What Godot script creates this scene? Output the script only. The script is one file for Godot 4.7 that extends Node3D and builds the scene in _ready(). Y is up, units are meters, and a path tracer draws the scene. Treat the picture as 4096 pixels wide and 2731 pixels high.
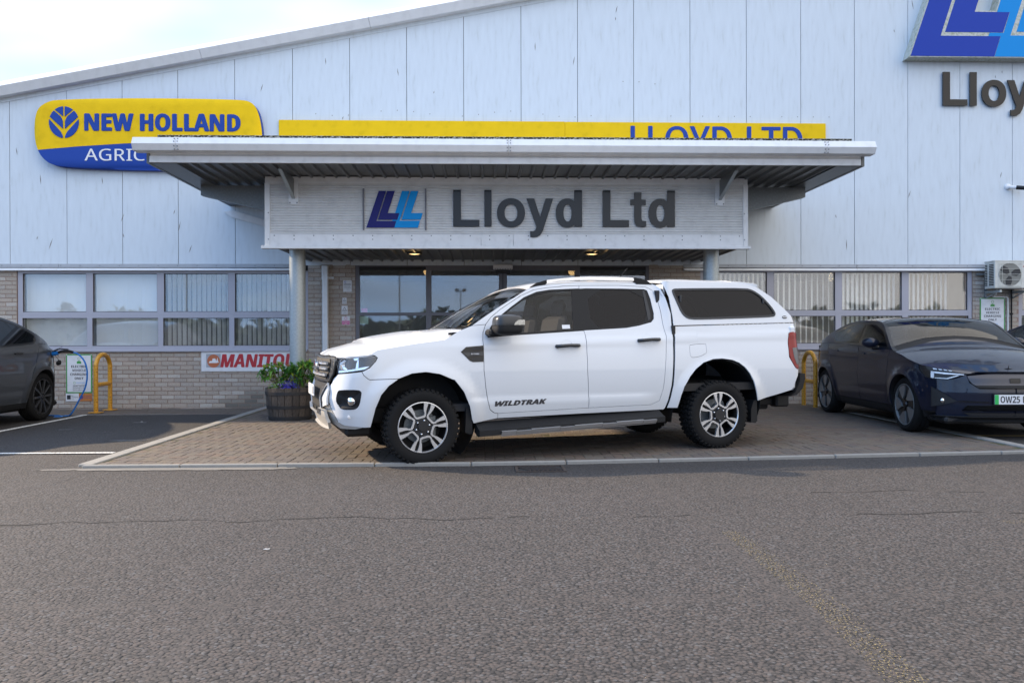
extends Node3D

# ---------------------------------------------------------------- mesh builder
class MB:
	var v := PackedVector3Array()
	var n := PackedVector3Array()
	var uv := PackedVector2Array()
	var c := PackedColorArray()
	var col := Color.WHITE
	var use_col := false
	var twin: MB = null
	func tri(a: Vector3, b: Vector3, d: Vector3, na: Vector3, nb: Vector3, nd: Vector3, ua := Vector2.ZERO, ub := Vector2.ZERO, ud := Vector2.ZERO) -> void:
		if (b - a).cross(d - a).dot(na + nb + nd) > 0.0:
			v.append_array([a, d, b]); n.append_array([na, nd, nb]); uv.append_array([ua, ud, ub])
		else:
			v.append_array([a, b, d]); n.append_array([na, nb, nd]); uv.append_array([ua, ub, ud])
		if use_col:
			c.append_array([col, col, col])
	func quad(a: Vector3, b: Vector3, d: Vector3, e: Vector3, nn: Vector3, ua := Vector2.ZERO, ub := Vector2.ZERO, ud := Vector2.ZERO, ue := Vector2.ZERO) -> void:
		tri(a, b, d, nn, nn, nn, ua, ub, ud)
		tri(a, d, e, nn, nn, nn, ua, ud, ue)
	func quads(a: Vector3, b: Vector3, d: Vector3, e: Vector3, na: Vector3, nb: Vector3, nd: Vector3, ne: Vector3) -> void:
		tri(a, b, d, na, nb, nd)
		tri(a, d, e, na, nd, ne)
	func hint_quad(a: Vector3, b: Vector3, d: Vector3, e: Vector3, hint: Vector3) -> void:
		var nn := (d - a).cross(e - b)
		if nn.length_squared() < 1e-16:
			return
		nn = nn.normalized()
		if nn.dot(hint) < 0.0: nn = -nn
		quad(a, b, d, e, nn)
	func add(o: MB, t := Transform3D.IDENTITY) -> MB:
		var nb := t.basis.inverse().transposed()
		var flip := t.basis.determinant() < 0.0
		for i in range(0, o.v.size(), 3):
			for k in ([0, 2, 1] if flip else [0, 1, 2]):
				v.append(t * o.v[i + k]); n.append((nb * o.n[i + k]).normalized()); uv.append(o.uv[i + k])
				if use_col: c.append(o.c[i + k] if o.use_col else col)
		return self
	func mesh() -> ArrayMesh:
		var a := []
		a.resize(Mesh.ARRAY_MAX)
		a[Mesh.ARRAY_VERTEX] = v; a[Mesh.ARRAY_NORMAL] = n; a[Mesh.ARRAY_TEX_UV] = uv
		if use_col: a[Mesh.ARRAY_COLOR] = c
		var m := ArrayMesh.new()
		m.add_surface_from_arrays(Mesh.PRIMITIVE_TRIANGLES, a)
		return m

const ID := Transform3D.IDENTITY
var taken := {}
var M := {}

func numbered(base: String) -> String:
	taken[base] = taken.get(base, -1) + 1
	return base if taken[base] == 0 else "%s_%03d" % [base, taken[base]]

func tag(o: Node, label: String, category: String, group := "") -> Node:
	o.set_meta("label", label); o.set_meta("category", category)
	if group: o.set_meta("group", group)
	return o

func thing(called: String, label: String, category: String, at := Vector3.ZERO, group := "") -> Node3D:
	var o := Node3D.new()
	o.name = numbered(called)
	add_child(o)
	o.position = at
	tag(o, label, category, group)
	return o

func put(called: String, m: Mesh, material: Material, parent: Node, t := Transform3D.IDENTITY) -> MeshInstance3D:
	var o := MeshInstance3D.new()
	o.mesh = m
	o.material_override = material
	o.name = numbered(called) if parent == self else called
	if parent != self:
		var k := 0
		while parent.has_node(NodePath(o.name)):
			k = int(parent.get_meta("_n_" + called, 0)) + 1
			parent.set_meta("_n_" + called, k)
			o.name = "%s_%03d" % [called, k]
	parent.add_child(o)
	o.transform = t
	return o

var twin_of := {}

# a part; when it has a twin on the far side, that one too
func part(called: String, mb: MB, material: Material, parent: Node, t := Transform3D.IDENTITY) -> MeshInstance3D:
	var o := put(called, mb.mesh(), material, parent, t)
	if mb.twin != null:
		twin_of[o] = put(called, mb.twin.mesh(), material, twin_of.get(parent, parent), t)
	return o

func group_node(called: String, parent: Node, t := Transform3D.IDENTITY) -> Node3D:
	var o := Node3D.new()
	o.name = called
	var k := 0
	while parent.has_node(NodePath(o.name)):
		k += 1
		o.name = "%s_%03d" % [called, k]
	parent.add_child(o)
	o.transform = t
	return o

func structure(o: Node) -> Node:
	o.set_meta("kind", "structure")
	return o

# ---------------------------------------------------------------- shapes
func shift(x: float, y: float, z: float) -> Transform3D:
	return Transform3D(Basis.IDENTITY, Vector3(x, y, z))

func box(mb: MB, p: Vector3, s: Vector3, ch := 0.0, t := Transform3D.IDENTITY) -> MB:
	var h := s * 0.5
	if ch <= 0.0:
		for ax in 3:
			var u := (ax + 1) % 3
			var w := (ax + 2) % 3
			for sg in [-1.0, 1.0]:
				var nn := Vector3.ZERO
				nn[ax] = sg
				var q := []
				var uvs := []
				for k in [[-1, -1], [1, -1], [1, 1], [-1, 1]]:
					var e := Vector3.ZERO
					e[ax] = sg * h[ax]; e[u] = k[0] * h[u]; e[w] = k[1] * h[w]
					q.append(t * (p + e))
					var g := p + e
					uvs.append(Vector2(g.x, -g.y) if ax == 2 else (Vector2(g.z, -g.y) if ax == 0 else Vector2(g.x, g.z)))
				mb.quad(q[0], q[1], q[2], q[3], (t.basis * nn).normalized(), uvs[0], uvs[1], uvs[2], uvs[3])
		return mb
	var pt := func(sx: float, sy: float, sz: float, ax: int) -> Vector3:
		var e := Vector3(sx * (h.x - ch), sy * (h.y - ch), sz * (h.z - ch))
		if ax == 0: e.x = sx * h.x
		if ax == 1: e.y = sy * h.y
		if ax == 2: e.z = sz * h.z
		return t * (p + e)
	var cc := t * p
	for ax in 3:
		for sg in [-1.0, 1.0]:
			var q := []
			for k in [[-1.0, -1.0], [1.0, -1.0], [1.0, 1.0], [-1.0, 1.0]]:
				var sgn := [0.0, 0.0, 0.0]
				sgn[ax] = sg; sgn[(ax + 1) % 3] = k[0]; sgn[(ax + 2) % 3] = k[1]
				q.append(pt.call(sgn[0], sgn[1], sgn[2], ax))
			mb.hint_quad(q[0], q[1], q[2], q[3], (q[0] + q[2]) * 0.5 - cc)
	for ax in 3:
		var a1 := (ax + 1) % 3
		var a2 := (ax + 2) % 3
		for s1 in [-1.0, 1.0]:
			for s2 in [-1.0, 1.0]:
				var sA := [0.0, 0.0, 0.0]
				sA[a1] = s1; sA[a2] = s2; sA[ax] = -1.0
				var sB := sA.duplicate()
				sB[ax] = 1.0
				var a: Vector3 = pt.call(sA[0], sA[1], sA[2], a1)
				var b: Vector3 = pt.call(sB[0], sB[1], sB[2], a1)
				var d: Vector3 = pt.call(sB[0], sB[1], sB[2], a2)
				var e: Vector3 = pt.call(sA[0], sA[1], sA[2], a2)
				mb.hint_quad(a, b, d, e, (a + d) * 0.5 - cc)
	for sx in [-1.0, 1.0]:
		for sy in [-1.0, 1.0]:
			for sz in [-1.0, 1.0]:
				var a: Vector3 = pt.call(sx, sy, sz, 0)
				var b: Vector3 = pt.call(sx, sy, sz, 1)
				var d: Vector3 = pt.call(sx, sy, sz, 2)
				var nn := (t.basis * Vector3(sx, sy, sz)).normalized()
				mb.tri(a, b, d, nn, nn, nn)
	return mb

func bx(x0: float, x1: float, y0: float, y1: float, z0: float, z1: float, ch := 0.0) -> MB:
	return box(MB.new(), Vector3((x0 + x1) / 2, (y0 + y1) / 2, (z0 + z1) / 2), Vector3(abs(x1 - x0), abs(y1 - y0), abs(z1 - z0)), ch)

func bxa(mb: MB, x0: float, x1: float, y0: float, y1: float, z0: float, z1: float, ch := 0.0) -> MB:
	return box(mb, Vector3((x0 + x1) / 2, (y0 + y1) / 2, (z0 + z1) / 2), Vector3(abs(x1 - x0), abs(y1 - y0), abs(z1 - z0)), ch)

func tube(mb: MB, pts: Array, r, seg := 10, caps := true) -> MB:
	var k := pts.size()
	var last := Vector3.UP
	var rings := []
	var nrm := []
	for i in k:
		var d: Vector3 = (pts[min(i + 1, k - 1)] - pts[max(i - 1, 0)]).normalized()
		if i == 0:
			last = Vector3.UP if abs(d.y) < 0.9 else Vector3.RIGHT
		var s := d.cross(last).normalized()
		last = s.cross(d).normalized()
		var rr: float = r[i] if r is Array else r
		var ring := []
		var rn := []
		for j in seg:
			var a := TAU * j / seg
			var nn := s * cos(a) + last * sin(a)
			ring.append(pts[i] + nn * rr); rn.append(nn)
		rings.append(ring); nrm.append(rn)
	for i in k - 1:
		for j in seg:
			var j2 := (j + 1) % seg
			mb.quads(rings[i][j], rings[i + 1][j], rings[i + 1][j2], rings[i][j2], nrm[i][j], nrm[i + 1][j], nrm[i + 1][j2], nrm[i][j2])
	if caps:
		for e in [0, k - 1]:
			var nn: Vector3 = (pts[0] - pts[1]).normalized() if e == 0 else (pts[k - 1] - pts[k - 2]).normalized()
			for j in range(1, seg - 1):
				mb.tri(rings[e][0], rings[e][j], rings[e][j + 1], nn, nn, nn)
	return mb

# profile of (radius, height) round the y axis
func lathe(mb: MB, prof: Array, seg: int, t := Transform3D.IDENTITY, smooth := false, a0 := 0.0, a1 := TAU) -> MB:
	var k := prof.size()
	var pn := []
	for i in k - 1:
		var d: Vector2 = prof[i + 1] - prof[i]
		pn.append(Vector2(d.y, -d.x).normalized())
	for i in k - 1:
		var n0: Vector2 = pn[i]
		var n1: Vector2 = pn[i]
		if smooth:
			if i > 0: n0 = (pn[i - 1] + pn[i]).normalized()
			if i < k - 2: n1 = (pn[i + 1] + pn[i]).normalized()
		for j in seg:
			var b0 := a0 + (a1 - a0) * j / seg
			var b1 := a0 + (a1 - a0) * (j + 1) / seg
			var f := func(q: Vector2, b: float) -> Vector3: return Vector3(q.x * cos(b), q.y, q.x * sin(b))
			mb.quads(t * f.call(prof[i], b0), t * f.call(prof[i + 1], b0), t * f.call(prof[i + 1], b1), t * f.call(prof[i], b1),
				(t.basis * f.call(n0, b0)).normalized(), (t.basis * f.call(n1, b0)).normalized(), (t.basis * f.call(n1, b1)).normalized(), (t.basis * f.call(n0, b1)).normalized())
	return mb

func pv(a: Array) -> PackedVector2Array:
	var o := PackedVector2Array()
	for i in range(0, a.size(), 2): o.append(Vector2(a[i], a[i + 1]))
	return o

# polygon in x and y, from z = 0 to z = d
func prism(mb: MB, poly: PackedVector2Array, d: float, t := Transform3D.IDENTITY, back := true) -> MB:
	var ix := Geometry2D.triangulate_polygon(poly)
	var fz := (t.basis * Vector3(0, 0, 1)).normalized()
	for i in range(0, ix.size(), 3):
		var q := []
		for k in 3: q.append(poly[ix[i + k]])
		mb.tri(t * Vector3(q[0].x, q[0].y, d), t * Vector3(q[1].x, q[1].y, d), t * Vector3(q[2].x, q[2].y, d), fz, fz, fz, Vector2(q[0].x, -q[0].y), Vector2(q[1].x, -q[1].y), Vector2(q[2].x, -q[2].y))
		if back:
			mb.tri(t * Vector3(q[0].x, q[0].y, 0), t * Vector3(q[1].x, q[1].y, 0), t * Vector3(q[2].x, q[2].y, 0), -fz, -fz, -fz)
	var cw := Geometry2D.is_polygon_clockwise(poly)
	for i in poly.size():
		var a := poly[i]
		var b := poly[(i + 1) % poly.size()]
		var e := b - a
		if e.length_squared() < 1e-12: continue
		var nn := Vector3(e.y, -e.x, 0) if not cw else Vector3(-e.y, e.x, 0)
		mb.quad(t * Vector3(a.x, a.y, 0), t * Vector3(b.x, b.y, 0), t * Vector3(b.x, b.y, d), t * Vector3(a.x, a.y, d), (t.basis * nn).normalized())
	return mb

# closed band between an outer and an inner outline of the same count
func ring(mb: MB, outer: PackedVector2Array, inner: PackedVector2Array, d: float, t := Transform3D.IDENTITY) -> MB:
	var fz := (t.basis * Vector3(0, 0, 1)).normalized()
	var k := outer.size()
	for i in k:
		var j := (i + 1) % k
		var a := outer[i]; var b := outer[j]; var e := inner[j]; var f := inner[i]
		mb.quad(t * Vector3(a.x, a.y, d), t * Vector3(b.x, b.y, d), t * Vector3(e.x, e.y, d), t * Vector3(f.x, f.y, d), fz)
		var m := (a + b) * 0.5 - (e + f) * 0.5
		mb.hint_quad(t * Vector3(a.x, a.y, 0), t * Vector3(b.x, b.y, 0), t * Vector3(b.x, b.y, d), t * Vector3(a.x, a.y, d), t.basis * Vector3(m.x, m.y, 0))
		mb.hint_quad(t * Vector3(f.x, f.y, 0), t * Vector3(e.x, e.y, 0), t * Vector3(e.x, e.y, d), t * Vector3(f.x, f.y, d), t.basis * Vector3(-m.x, -m.y, 0))
	return mb

func ellipse(cx: float, cy: float, rx: float, ry: float, k := 28, p := 2.0) -> PackedVector2Array:
	var o := PackedVector2Array()
	for i in k:
		var a := TAU * i / k
		o.append(Vector2(cx + rx * sign(cos(a)) * pow(abs(cos(a)), 2.0 / p), cy + ry * sign(sin(a)) * pow(abs(sin(a)), 2.0 / p)))
	return o

func rrect(x0: float, x1: float, y0: float, y1: float, r: float, k := 4) -> PackedVector2Array:
	var o := PackedVector2Array()
	for q in [[x1 - r, y0 + r, -PI / 2], [x1 - r, y1 - r, 0.0], [x0 + r, y1 - r, PI / 2], [x0 + r, y0 + r, PI]]:
		for i in k + 1:
			var a: float = q[2] + PI / 2 * i / k
			o.append(Vector2(q[0] + r * cos(a), q[1] + r * sin(a)))
	return o

# a smooth line through points
func curve(pts: Array, per := 6) -> Array:
	var o := []
	for i in pts.size() - 1:
		var p0: Vector3 = pts[max(i - 1, 0)]
		var p3: Vector3 = pts[min(i + 2, pts.size() - 1)]
		for k in per:
			o.append(pts[i].cubic_interpolate(pts[i + 1], p0, p3, float(k) / per))
	o.append(pts[-1])
	return o

func smooth2(poly: PackedVector2Array, rounds := 1) -> PackedVector2Array:
	var a := poly
	for r in rounds:
		var o := PackedVector2Array()
		for i in a.size():
			var b := a[(i + 1) % a.size()]
			o.append(a[i].lerp(b, 0.25)); o.append(a[i].lerp(b, 0.75))
		a = o
	return a

# a polygon in (u, v) laid on the surface that f gives, with a rim that turns in by thick
func panel(mb: MB, poly: PackedVector2Array, f: Callable, cell := 0.05, thick := 0.012, side := 1.0) -> MB:
	var lo := poly[0]
	var hi := poly[0]
	for p in poly:
		lo = lo.min(p); hi = hi.max(p)
	var e := 0.003
	var nf := func(p: Vector2) -> Vector3:
		var du: Vector3 = f.call(p.x + e, p.y) - f.call(p.x - e, p.y)
		var dv: Vector3 = f.call(p.x, p.y + e) - f.call(p.x, p.y - e)
		return du.cross(dv).normalized() * side
	var nx := int(max(1.0, ceil((hi.x - lo.x) / cell)))
	var ny := int(max(1.0, ceil((hi.y - lo.y) / cell)))
	var d := (hi - lo) / Vector2(nx, ny)
	var cache := {}
	var at := func(p: Vector2) -> Array:
		if not cache.has(p): cache[p] = [f.call(p.x, p.y), nf.call(p)]
		return cache[p]
	# cells that an edge of the outline touches
	var edge := {}
	for i in poly.size():
		var a := (poly[i] - lo) / d
		var b := (poly[(i + 1) % poly.size()] - lo) / d
		var steps := int(max(abs(b.x - a.x), abs(b.y - a.y)) * 4.0) + 2
		for k in steps + 1:
			var q := a.lerp(b, float(k) / steps)
			for ox in [-0.02, 0.02]:
				for oy in [-0.02, 0.02]:
					edge[Vector2i(int(floor(q.x + ox)), int(floor(q.y + oy)))] = true
	for i in nx:
		for j in ny:
			var a := lo + d * Vector2(i, j)
			var b := lo + d * Vector2(i + 1, j)
			var g := lo + d * Vector2(i + 1, j + 1)
			var h := lo + d * Vector2(i, j + 1)
			if edge.has(Vector2i(i, j)):
				for piece in Geometry2D.intersect_polygons(PackedVector2Array([a, b, g, h]), poly):
					var ix := Geometry2D.triangulate_polygon(piece)
					for k in range(0, ix.size(), 3):
						var p = at.call(piece[ix[k]]); var q = at.call(piece[ix[k + 1]]); var r = at.call(piece[ix[k + 2]])
						mb.tri(p[0], q[0], r[0], p[1], q[1], r[1], piece[ix[k]], piece[ix[k + 1]], piece[ix[k + 2]])
			elif Geometry2D.is_point_in_polygon((a + g) * 0.5, poly):
				var p = at.call(a); var q = at.call(b); var r = at.call(g); var s = at.call(h)
				mb.tri(p[0], q[0], r[0], p[1], q[1], r[1], a, b, g)
				mb.tri(p[0], r[0], s[0], p[1], r[1], s[1], a, g, h)
	if thick > 0.0:
		var cw := Geometry2D.is_polygon_clockwise(poly)
		for i in poly.size():
			var a := poly[i]
			var b := poly[(i + 1) % poly.size()]
			var steps := int((b - a).length() / cell) + 1
			var out2 := (b - a).orthogonal() * (1.0 if cw else -1.0)
			for k in steps:
				var p = at.call(a.lerp(b, float(k) / steps)); var q = at.call(a.lerp(b, float(k + 1) / steps))
				var mid := a.lerp(b, (k + 0.5) / steps)
				var o3: Vector3 = f.call(mid.x + out2.normalized().x * e, mid.y + out2.normalized().y * e) - f.call(mid.x, mid.y)
				mb.hint_quad(p[0], q[0], q[0] - q[1] * thick, p[0] - p[1] * thick, o3)
	return mb

# lettering fitted to a rectangle, its face looking along +z
func lettering(txt: String, bold: bool, x0: float, x1: float, y0: float, y1: float, depth := 0.01, shear := 0.0, fat := 0.0) -> MB:
	var fnt := SystemFont.new()
	fnt.font_names = PackedStringArray(["Droid Sans"])
	fnt.font_weight = 700 if bold else 400
	var tm := TextMesh.new()
	tm.font = fnt
	tm.text = txt
	tm.font_size = 64
	tm.pixel_size = 0.01
	tm.depth = 0.05
	tm.curve_step = 2.0
	var a := tm.get_mesh_arrays()
	var vv: PackedVector3Array = a[Mesh.ARRAY_VERTEX]
	var nn: PackedVector3Array = a[Mesh.ARRAY_NORMAL]
	var ix = a[Mesh.ARRAY_INDEX]
	if ix == null or ix.size() == 0: ix = PackedInt32Array(range(vv.size()))
	var mb := MB.new()
	if vv.size() == 0: return mb
	var lo := vv[0]
	var hi := vv[0]
	for p in vv:
		lo = lo.min(p); hi = hi.max(p)
	var s := Vector3((x1 - x0) / (hi.x - lo.x), (y1 - y0) / (hi.y - lo.y), depth / (hi.z - lo.z))
	for i in range(0, ix.size(), 3):
		var q := []
		var m := []
		for k in 3:
			var p := (vv[ix[i + k]] - lo) * s + Vector3(x0, y0, 0)
			p.x += shear * (p.y - y0)
			q.append(p)
			var w := nn[ix[i + k]] / s
			m.append(w.normalized())
		mb.tri(q[0], q[1], q[2], m[0], m[1], m[2])
	# heavier strokes: further copies set a little aside
	if fat > 0.0:
		var o := MB.new()
		var k := 0
		for d in [Vector2(-1, 0), Vector2(1, 0), Vector2(0, 1), Vector2(0, -1)]:
			k += 1
			o.add(mb, Transform3D(Basis.IDENTITY.scaled(Vector3(1, 1, 1.0 - 0.06 * k)), Vector3(d.x * fat, d.y * fat * 0.6, 0)))
		mb.add(o)
	return mb

# ---------------------------------------------------------------- materials
func lin(r: float, g: float, b: float, a := 1.0) -> Color:
	var c := Color(r, g, b).linear_to_srgb()
	c.a = a
	return c

func mat(r: float, g: float, b: float, rough := 0.6, metal := 0.0) -> StandardMaterial3D:
	var m := StandardMaterial3D.new()
	m.albedo_color = lin(r, g, b)
	m.roughness = rough
	m.metallic = metal
	return m

func coat(m: StandardMaterial3D, k := 1.0, rough := 0.03) -> StandardMaterial3D:
	m.clearcoat_enabled = true
	m.clearcoat = k
	m.clearcoat_roughness = rough
	return m

func dull(m: StandardMaterial3D, k: float) -> StandardMaterial3D:
	m.metallic_specular = k
	return m

func glass(r: float, g: float, b: float, a: float) -> StandardMaterial3D:
	var m := mat(r, g, b, 0.02)
	m.albedo_color.a = a
	m.transparency = BaseMaterial3D.TRANSPARENCY_ALPHA
	return m

func noise(kind: int, freq: float, octaves := 3, sd := 1) -> FastNoiseLite:
	var f := FastNoiseLite.new()
	f.noise_type = kind
	f.frequency = freq
	f.seed = sd
	f.fractal_type = FastNoiseLite.FRACTAL_FBM if octaves > 1 else FastNoiseLite.FRACTAL_NONE
	f.fractal_octaves = octaves
	return f

func ntex(f: FastNoiseLite, size := 512, stops: Array = [], seamless := true, normal := false, bump := 4.0) -> NoiseTexture2D:
	var t := NoiseTexture2D.new()
	t.width = size
	t.height = size
	t.seamless = seamless
	t.seamless_blend_skirt = 0.08
	t.noise = f
	if normal:
		t.as_normal_map = true
		t.bump_strength = bump
	if stops.size():
		var g := Gradient.new()
		var offs := PackedFloat32Array()
		var cols := PackedColorArray()
		for s in stops:
			offs.append(s[0])
			cols.append(s[1])
		g.offsets = offs
		g.colors = cols
		t.color_ramp = g
	return t

func grey(x: float) -> Color:
	return Color(x, x, x)

# grain laid over a material by its place in the object
func grain(m: StandardMaterial3D, tex: Texture2D, scale: float, bump: Texture2D = null, bump_cm := 0.1, world := true) -> StandardMaterial3D:
	m.uv1_triplanar = true
	m.uv1_world_triplanar = world
	m.uv1_scale = Vector3.ONE * scale
	if tex: m.albedo_texture = tex
	if bump:
		m.heightmap_enabled = true
		m.heightmap_texture = bump
		m.heightmap_scale = bump_cm
	return m

# ---------------------------------------------------------------- the scene
const ZW := -14.85      # face of the showroom wall
var rng := RandomNumberGenerator.new()

func _ready() -> void:
	rng.seed = 7
	# camera
	var cam := Camera3D.new()
	cam.name = "camera"
	cam.position = Vector3(0, 1.19, 0)
	cam.rotation_degrees = Vector3(-0.22, -1.9, -0.14)
	cam.fov = 44.9
	cam.near = 0.05
	cam.far = 800.0
	add_child(cam)
	# sky, sun, exposure
	var env := Environment.new()
	env.background_mode = Environment.BG_SKY
	var sky := Sky.new()
	sky.sky_material = sky_panorama()
	env.sky = sky
	env.tonemap_mode = Environment.TONE_MAPPER_LINEAR
	env.tonemap_exposure = 2.2
	env.ssao_enabled = true
	env.ssil_enabled = true
	env.sdfgi_enabled = true
	var we := WorldEnvironment.new()
	we.name = "world_environment"
	we.environment = env
	add_child(we)
	var sun := DirectionalLight3D.new()
	sun.name = "sun"
	sun.light_color = Color(1.0, 0.90, 0.76)
	sun.light_energy = 1.3
	sun.light_angular_distance = 1.2
	sun.shadow_enabled = true
	add_child(sun)
	sun.look_at_from_position(Vector3.ZERO, Vector3(1.75, -1.0, 0.55), Vector3.UP)
	materials()
	ground_and_paving()
	building()
	windows_and_entrance()
	canopy()
	signs()
	pickup()
	street_things()
	estate_cars()
	beyond()

func sky_panorama() -> PanoramaSkyMaterial:
	var w := 1024
	var h := 512
	var im := Image.create(w, h, false, Image.FORMAT_RGBF)
	var f1 := noise(FastNoiseLite.TYPE_SIMPLEX_SMOOTH, 0.55, 5, 11)
	var f2 := noise(FastNoiseLite.TYPE_SIMPLEX_SMOOTH, 1.6, 4, 5)
	var sund := Vector3(-1.75, 1.0, -0.55).normalized()
	for j in h:
		var el := PI * (0.5 - (j + 0.5) / h)
		for i in w:
			var az := ((i + 0.5) / w - 0.5) * TAU
			var d := Vector3(sin(az) * cos(el), sin(el), -cos(az) * cos(el))
			var up: float = max(d.y, 0.0)
			var c := Color(0.43, 0.68, 1.06).lerp(Color(0.17, 0.42, 1.0), pow(up, 0.55))
			var p := Vector3(d.x, 0, d.z) / (up + 0.22)
			var k := f1.get_noise_3d(p.x * 1.3, 3.0, p.z * 2.2) * 0.5 + 0.5
			var k2 := f2.get_noise_3d(p.x * 0.8, 9.0, p.z * 2.6) * 0.5 + 0.5
			var cover := smoothstep(0.34, 0.62, k * 0.72 + k2 * 0.28)
			var shade := smoothstep(0.45, 0.85, k)
			var cc := Color(0.58, 0.77, 1.04).lerp(Color(0.32, 0.44, 0.66), shade)
			c = c.lerp(cc, cover * 0.85)
			var ang := acos(clamp(d.dot(sund), -1.0, 1.0))
			var glow := smoothstep(1.42, 0.72, ang) * 0.97
			c = c.lerp(Color(0.95, 0.90, 0.85), glow)
			if el < 0.0:
				c = Color(0.16, 0.16, 0.16)
			im.set_pixel(i, j, Color(c.r, c.g, c.b))
	var m := PanoramaSkyMaterial.new()
	m.panorama = ImageTexture.create_from_image(im)
	return m

func materials() -> void:
	var SM := FastNoiseLite.TYPE_SIMPLEX_SMOOTH
	var fine := ntex(noise(SM, 0.06, 4, 3), 512, [[0.0, grey(0.88)], [1.0, grey(1.0)]])
	var mottle := ntex(noise(SM, 0.012, 5, 8), 512, [[0.0, grey(0.92)], [0.4, grey(0.975)], [1.0, grey(1.0)]])
	var streak := ntex(noise(SM, 0.02, 4, 21), 512, [[0.0, Color(0.93, 0.93, 0.92)], [0.3, grey(0.975)], [1.0, grey(1.0)]])
	var bump := ntex(noise(SM, 0.09, 4, 4), 512)
	M.bump = bump
	M.fine = fine
	M.mottle = mottle
	M.clad = grain(mat(0.61, 0.68, 0.74, 0.42), streak, 0.3)
	M.clad.uv1_scale = Vector3(0.9, 0.16, 0.9)
	M.trim_white = grain(mat(0.70, 0.72, 0.74, 0.38), mottle, 0.8)
	M.fascia = grain(mat(0.60, 0.61, 0.61, 0.4), mottle, 0.8)
	M.pale_green = mat(0.35, 0.52, 0.42, 0.6)
	M.skid = grain(mat(0.40, 0.39, 0.37, 0.45, 0.15), mottle, 2.0)
	M.trim_grey = grain(mat(0.36, 0.38, 0.41, 0.4), mottle, 0.8)
	M.dark = mat(0.012, 0.012, 0.013, 0.7)
	M.gap = mat(0.03, 0.03, 0.033, 0.8)
	M.brick = grain(mat(1, 1, 1, 0.9), ntex(noise(SM, 0.05, 5, 31), 512, [[0.0, Color(0.70, 0.68, 0.66)], [0.5, grey(0.92)], [1.0, Color(1.0, 0.99, 0.97)]]), 2.5, bump, 0.25)
	M.brick.vertex_color_use_as_albedo = true
	M.mortar = grain(mat(0.33, 0.235, 0.195, 0.95), fine, 3.0, bump, 0.2)
	M.frame = mat(0.36, 0.36, 0.41, 0.45)
	M.frame_dark = mat(0.13, 0.13, 0.15, 0.45)
	M.pane = glass(0.9, 0.95, 0.93, 0.02)
	M.blind = grain(mat(0.72, 0.76, 0.76, 0.7), fine, 4.0)
	M.blind.backlight_enabled = true
	M.blind.backlight = Color(0.3, 0.32, 0.32)
	M.room = mat(0.24, 0.235, 0.22, 0.85)
	M.room_dark = mat(0.10, 0.095, 0.09, 0.85)
	M.galv = grain(mat(0.40, 0.44, 0.45, 0.38, 0.35), ntex(noise(FastNoiseLite.TYPE_CELLULAR, 0.05, 3, 14), 512, [[0.0, grey(0.86)], [1.0, grey(1.0)]]), 1.4)
	M.galv_dark = grain(mat(0.20, 0.22, 0.23, 0.42, 0.3), M.galv.albedo_texture, 1.4)
	M.deck = grain(mat(0.115, 0.122, 0.125, 0.4, 0.2), streak, 0.5)
	var mold := ntex(noise(SM, 0.035, 5, 17), 512, [[0.0, Color(0.05, 0.06, 0.03)], [0.42, Color(0.10, 0.11, 0.06)], [0.52, Color(0.45, 0.46, 0.42)], [0.75, Color(0.86, 0.87, 0.86)], [1.0, Color(0.62, 0.63, 0.58)]])
	M.mold = grain(mat(0.6, 0.6, 0.6, 0.85), mold, 1.2)
	M.yellow = grain(dull(mat(0.84, 0.55, 0.012, 0.55), 0.2), mottle, 0.5)
	M.blue = dull(mat(0.022, 0.065, 0.33, 0.45), 0.25)
	M.navy_sign = dull(mat(0.020, 0.022, 0.15, 0.4), 0.25)
	M.royal = dull(mat(0.020, 0.055, 0.36, 0.45), 0.25)
	M.cyan = dull(mat(0.006, 0.26, 0.66, 0.45), 0.25)
	M.black_gloss = dull(coat(mat(0.010, 0.010, 0.011, 0.3), 0.35, 0.05), 0.3)
	M.white_plastic = mat(0.74, 0.74, 0.74, 0.45)
	M.white_sign = grain(mat(0.70, 0.71, 0.73, 0.4), mottle, 1.0)
	M.ink = mat(0.02, 0.02, 0.025, 0.5)
	M.red = coat(mat(0.42, 0.012, 0.02, 0.45), 0.3, 0.1)
	M.green = mat(0.06, 0.30, 0.07, 0.5)
	M.orange = mat(0.46, 0.17, 0.04, 0.6)
	M.pink = mat(0.62, 0.16, 0.34, 0.55)
	M.purple = mat(0.12, 0.05, 0.18, 0.6)
	M.hoop = grain(coat(mat(0.62, 0.30, 0.012, 0.5), 0.4, 0.25), ntex(noise(SM, 0.03, 5, 44), 512, [[0.0, Color(0.35, 0.30, 0.22)], [0.28, Color(0.75, 0.72, 0.68)], [0.4, grey(1.0)], [1.0, grey(0.95)]]), 2.0, bump, 0.03)
	M.rubber = grain(dull(mat(0.012, 0.012, 0.0125, 0.8), 0.3), fine, 6.0, null, 0.0, false)
	M.plastic = grain(dull(mat(0.014, 0.0145, 0.016, 0.6), 0.35), fine, 6.0, null, 0.0, false)
	M.plastic_grey = dull(mat(0.040, 0.042, 0.046, 0.45), 0.35)
	M.chrome = mat(0.75, 0.76, 0.78, 0.12, 1.0)
	M.alloy = coat(mat(0.62, 0.63, 0.65, 0.30, 0.75), 0.5, 0.08)
	M.alloy_dark = dull(coat(mat(0.035, 0.037, 0.041, 0.4, 0.4), 0.4, 0.1), 0.35)
	M.paint_white = dull(coat(mat(0.63, 0.65, 0.675, 0.4), 0.8, 0.02), 0.25)
	M.paint_navy = dull(coat(mat(0.006, 0.010, 0.024, 0.4, 0.1), 0.75, 0.02), 0.25)
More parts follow.
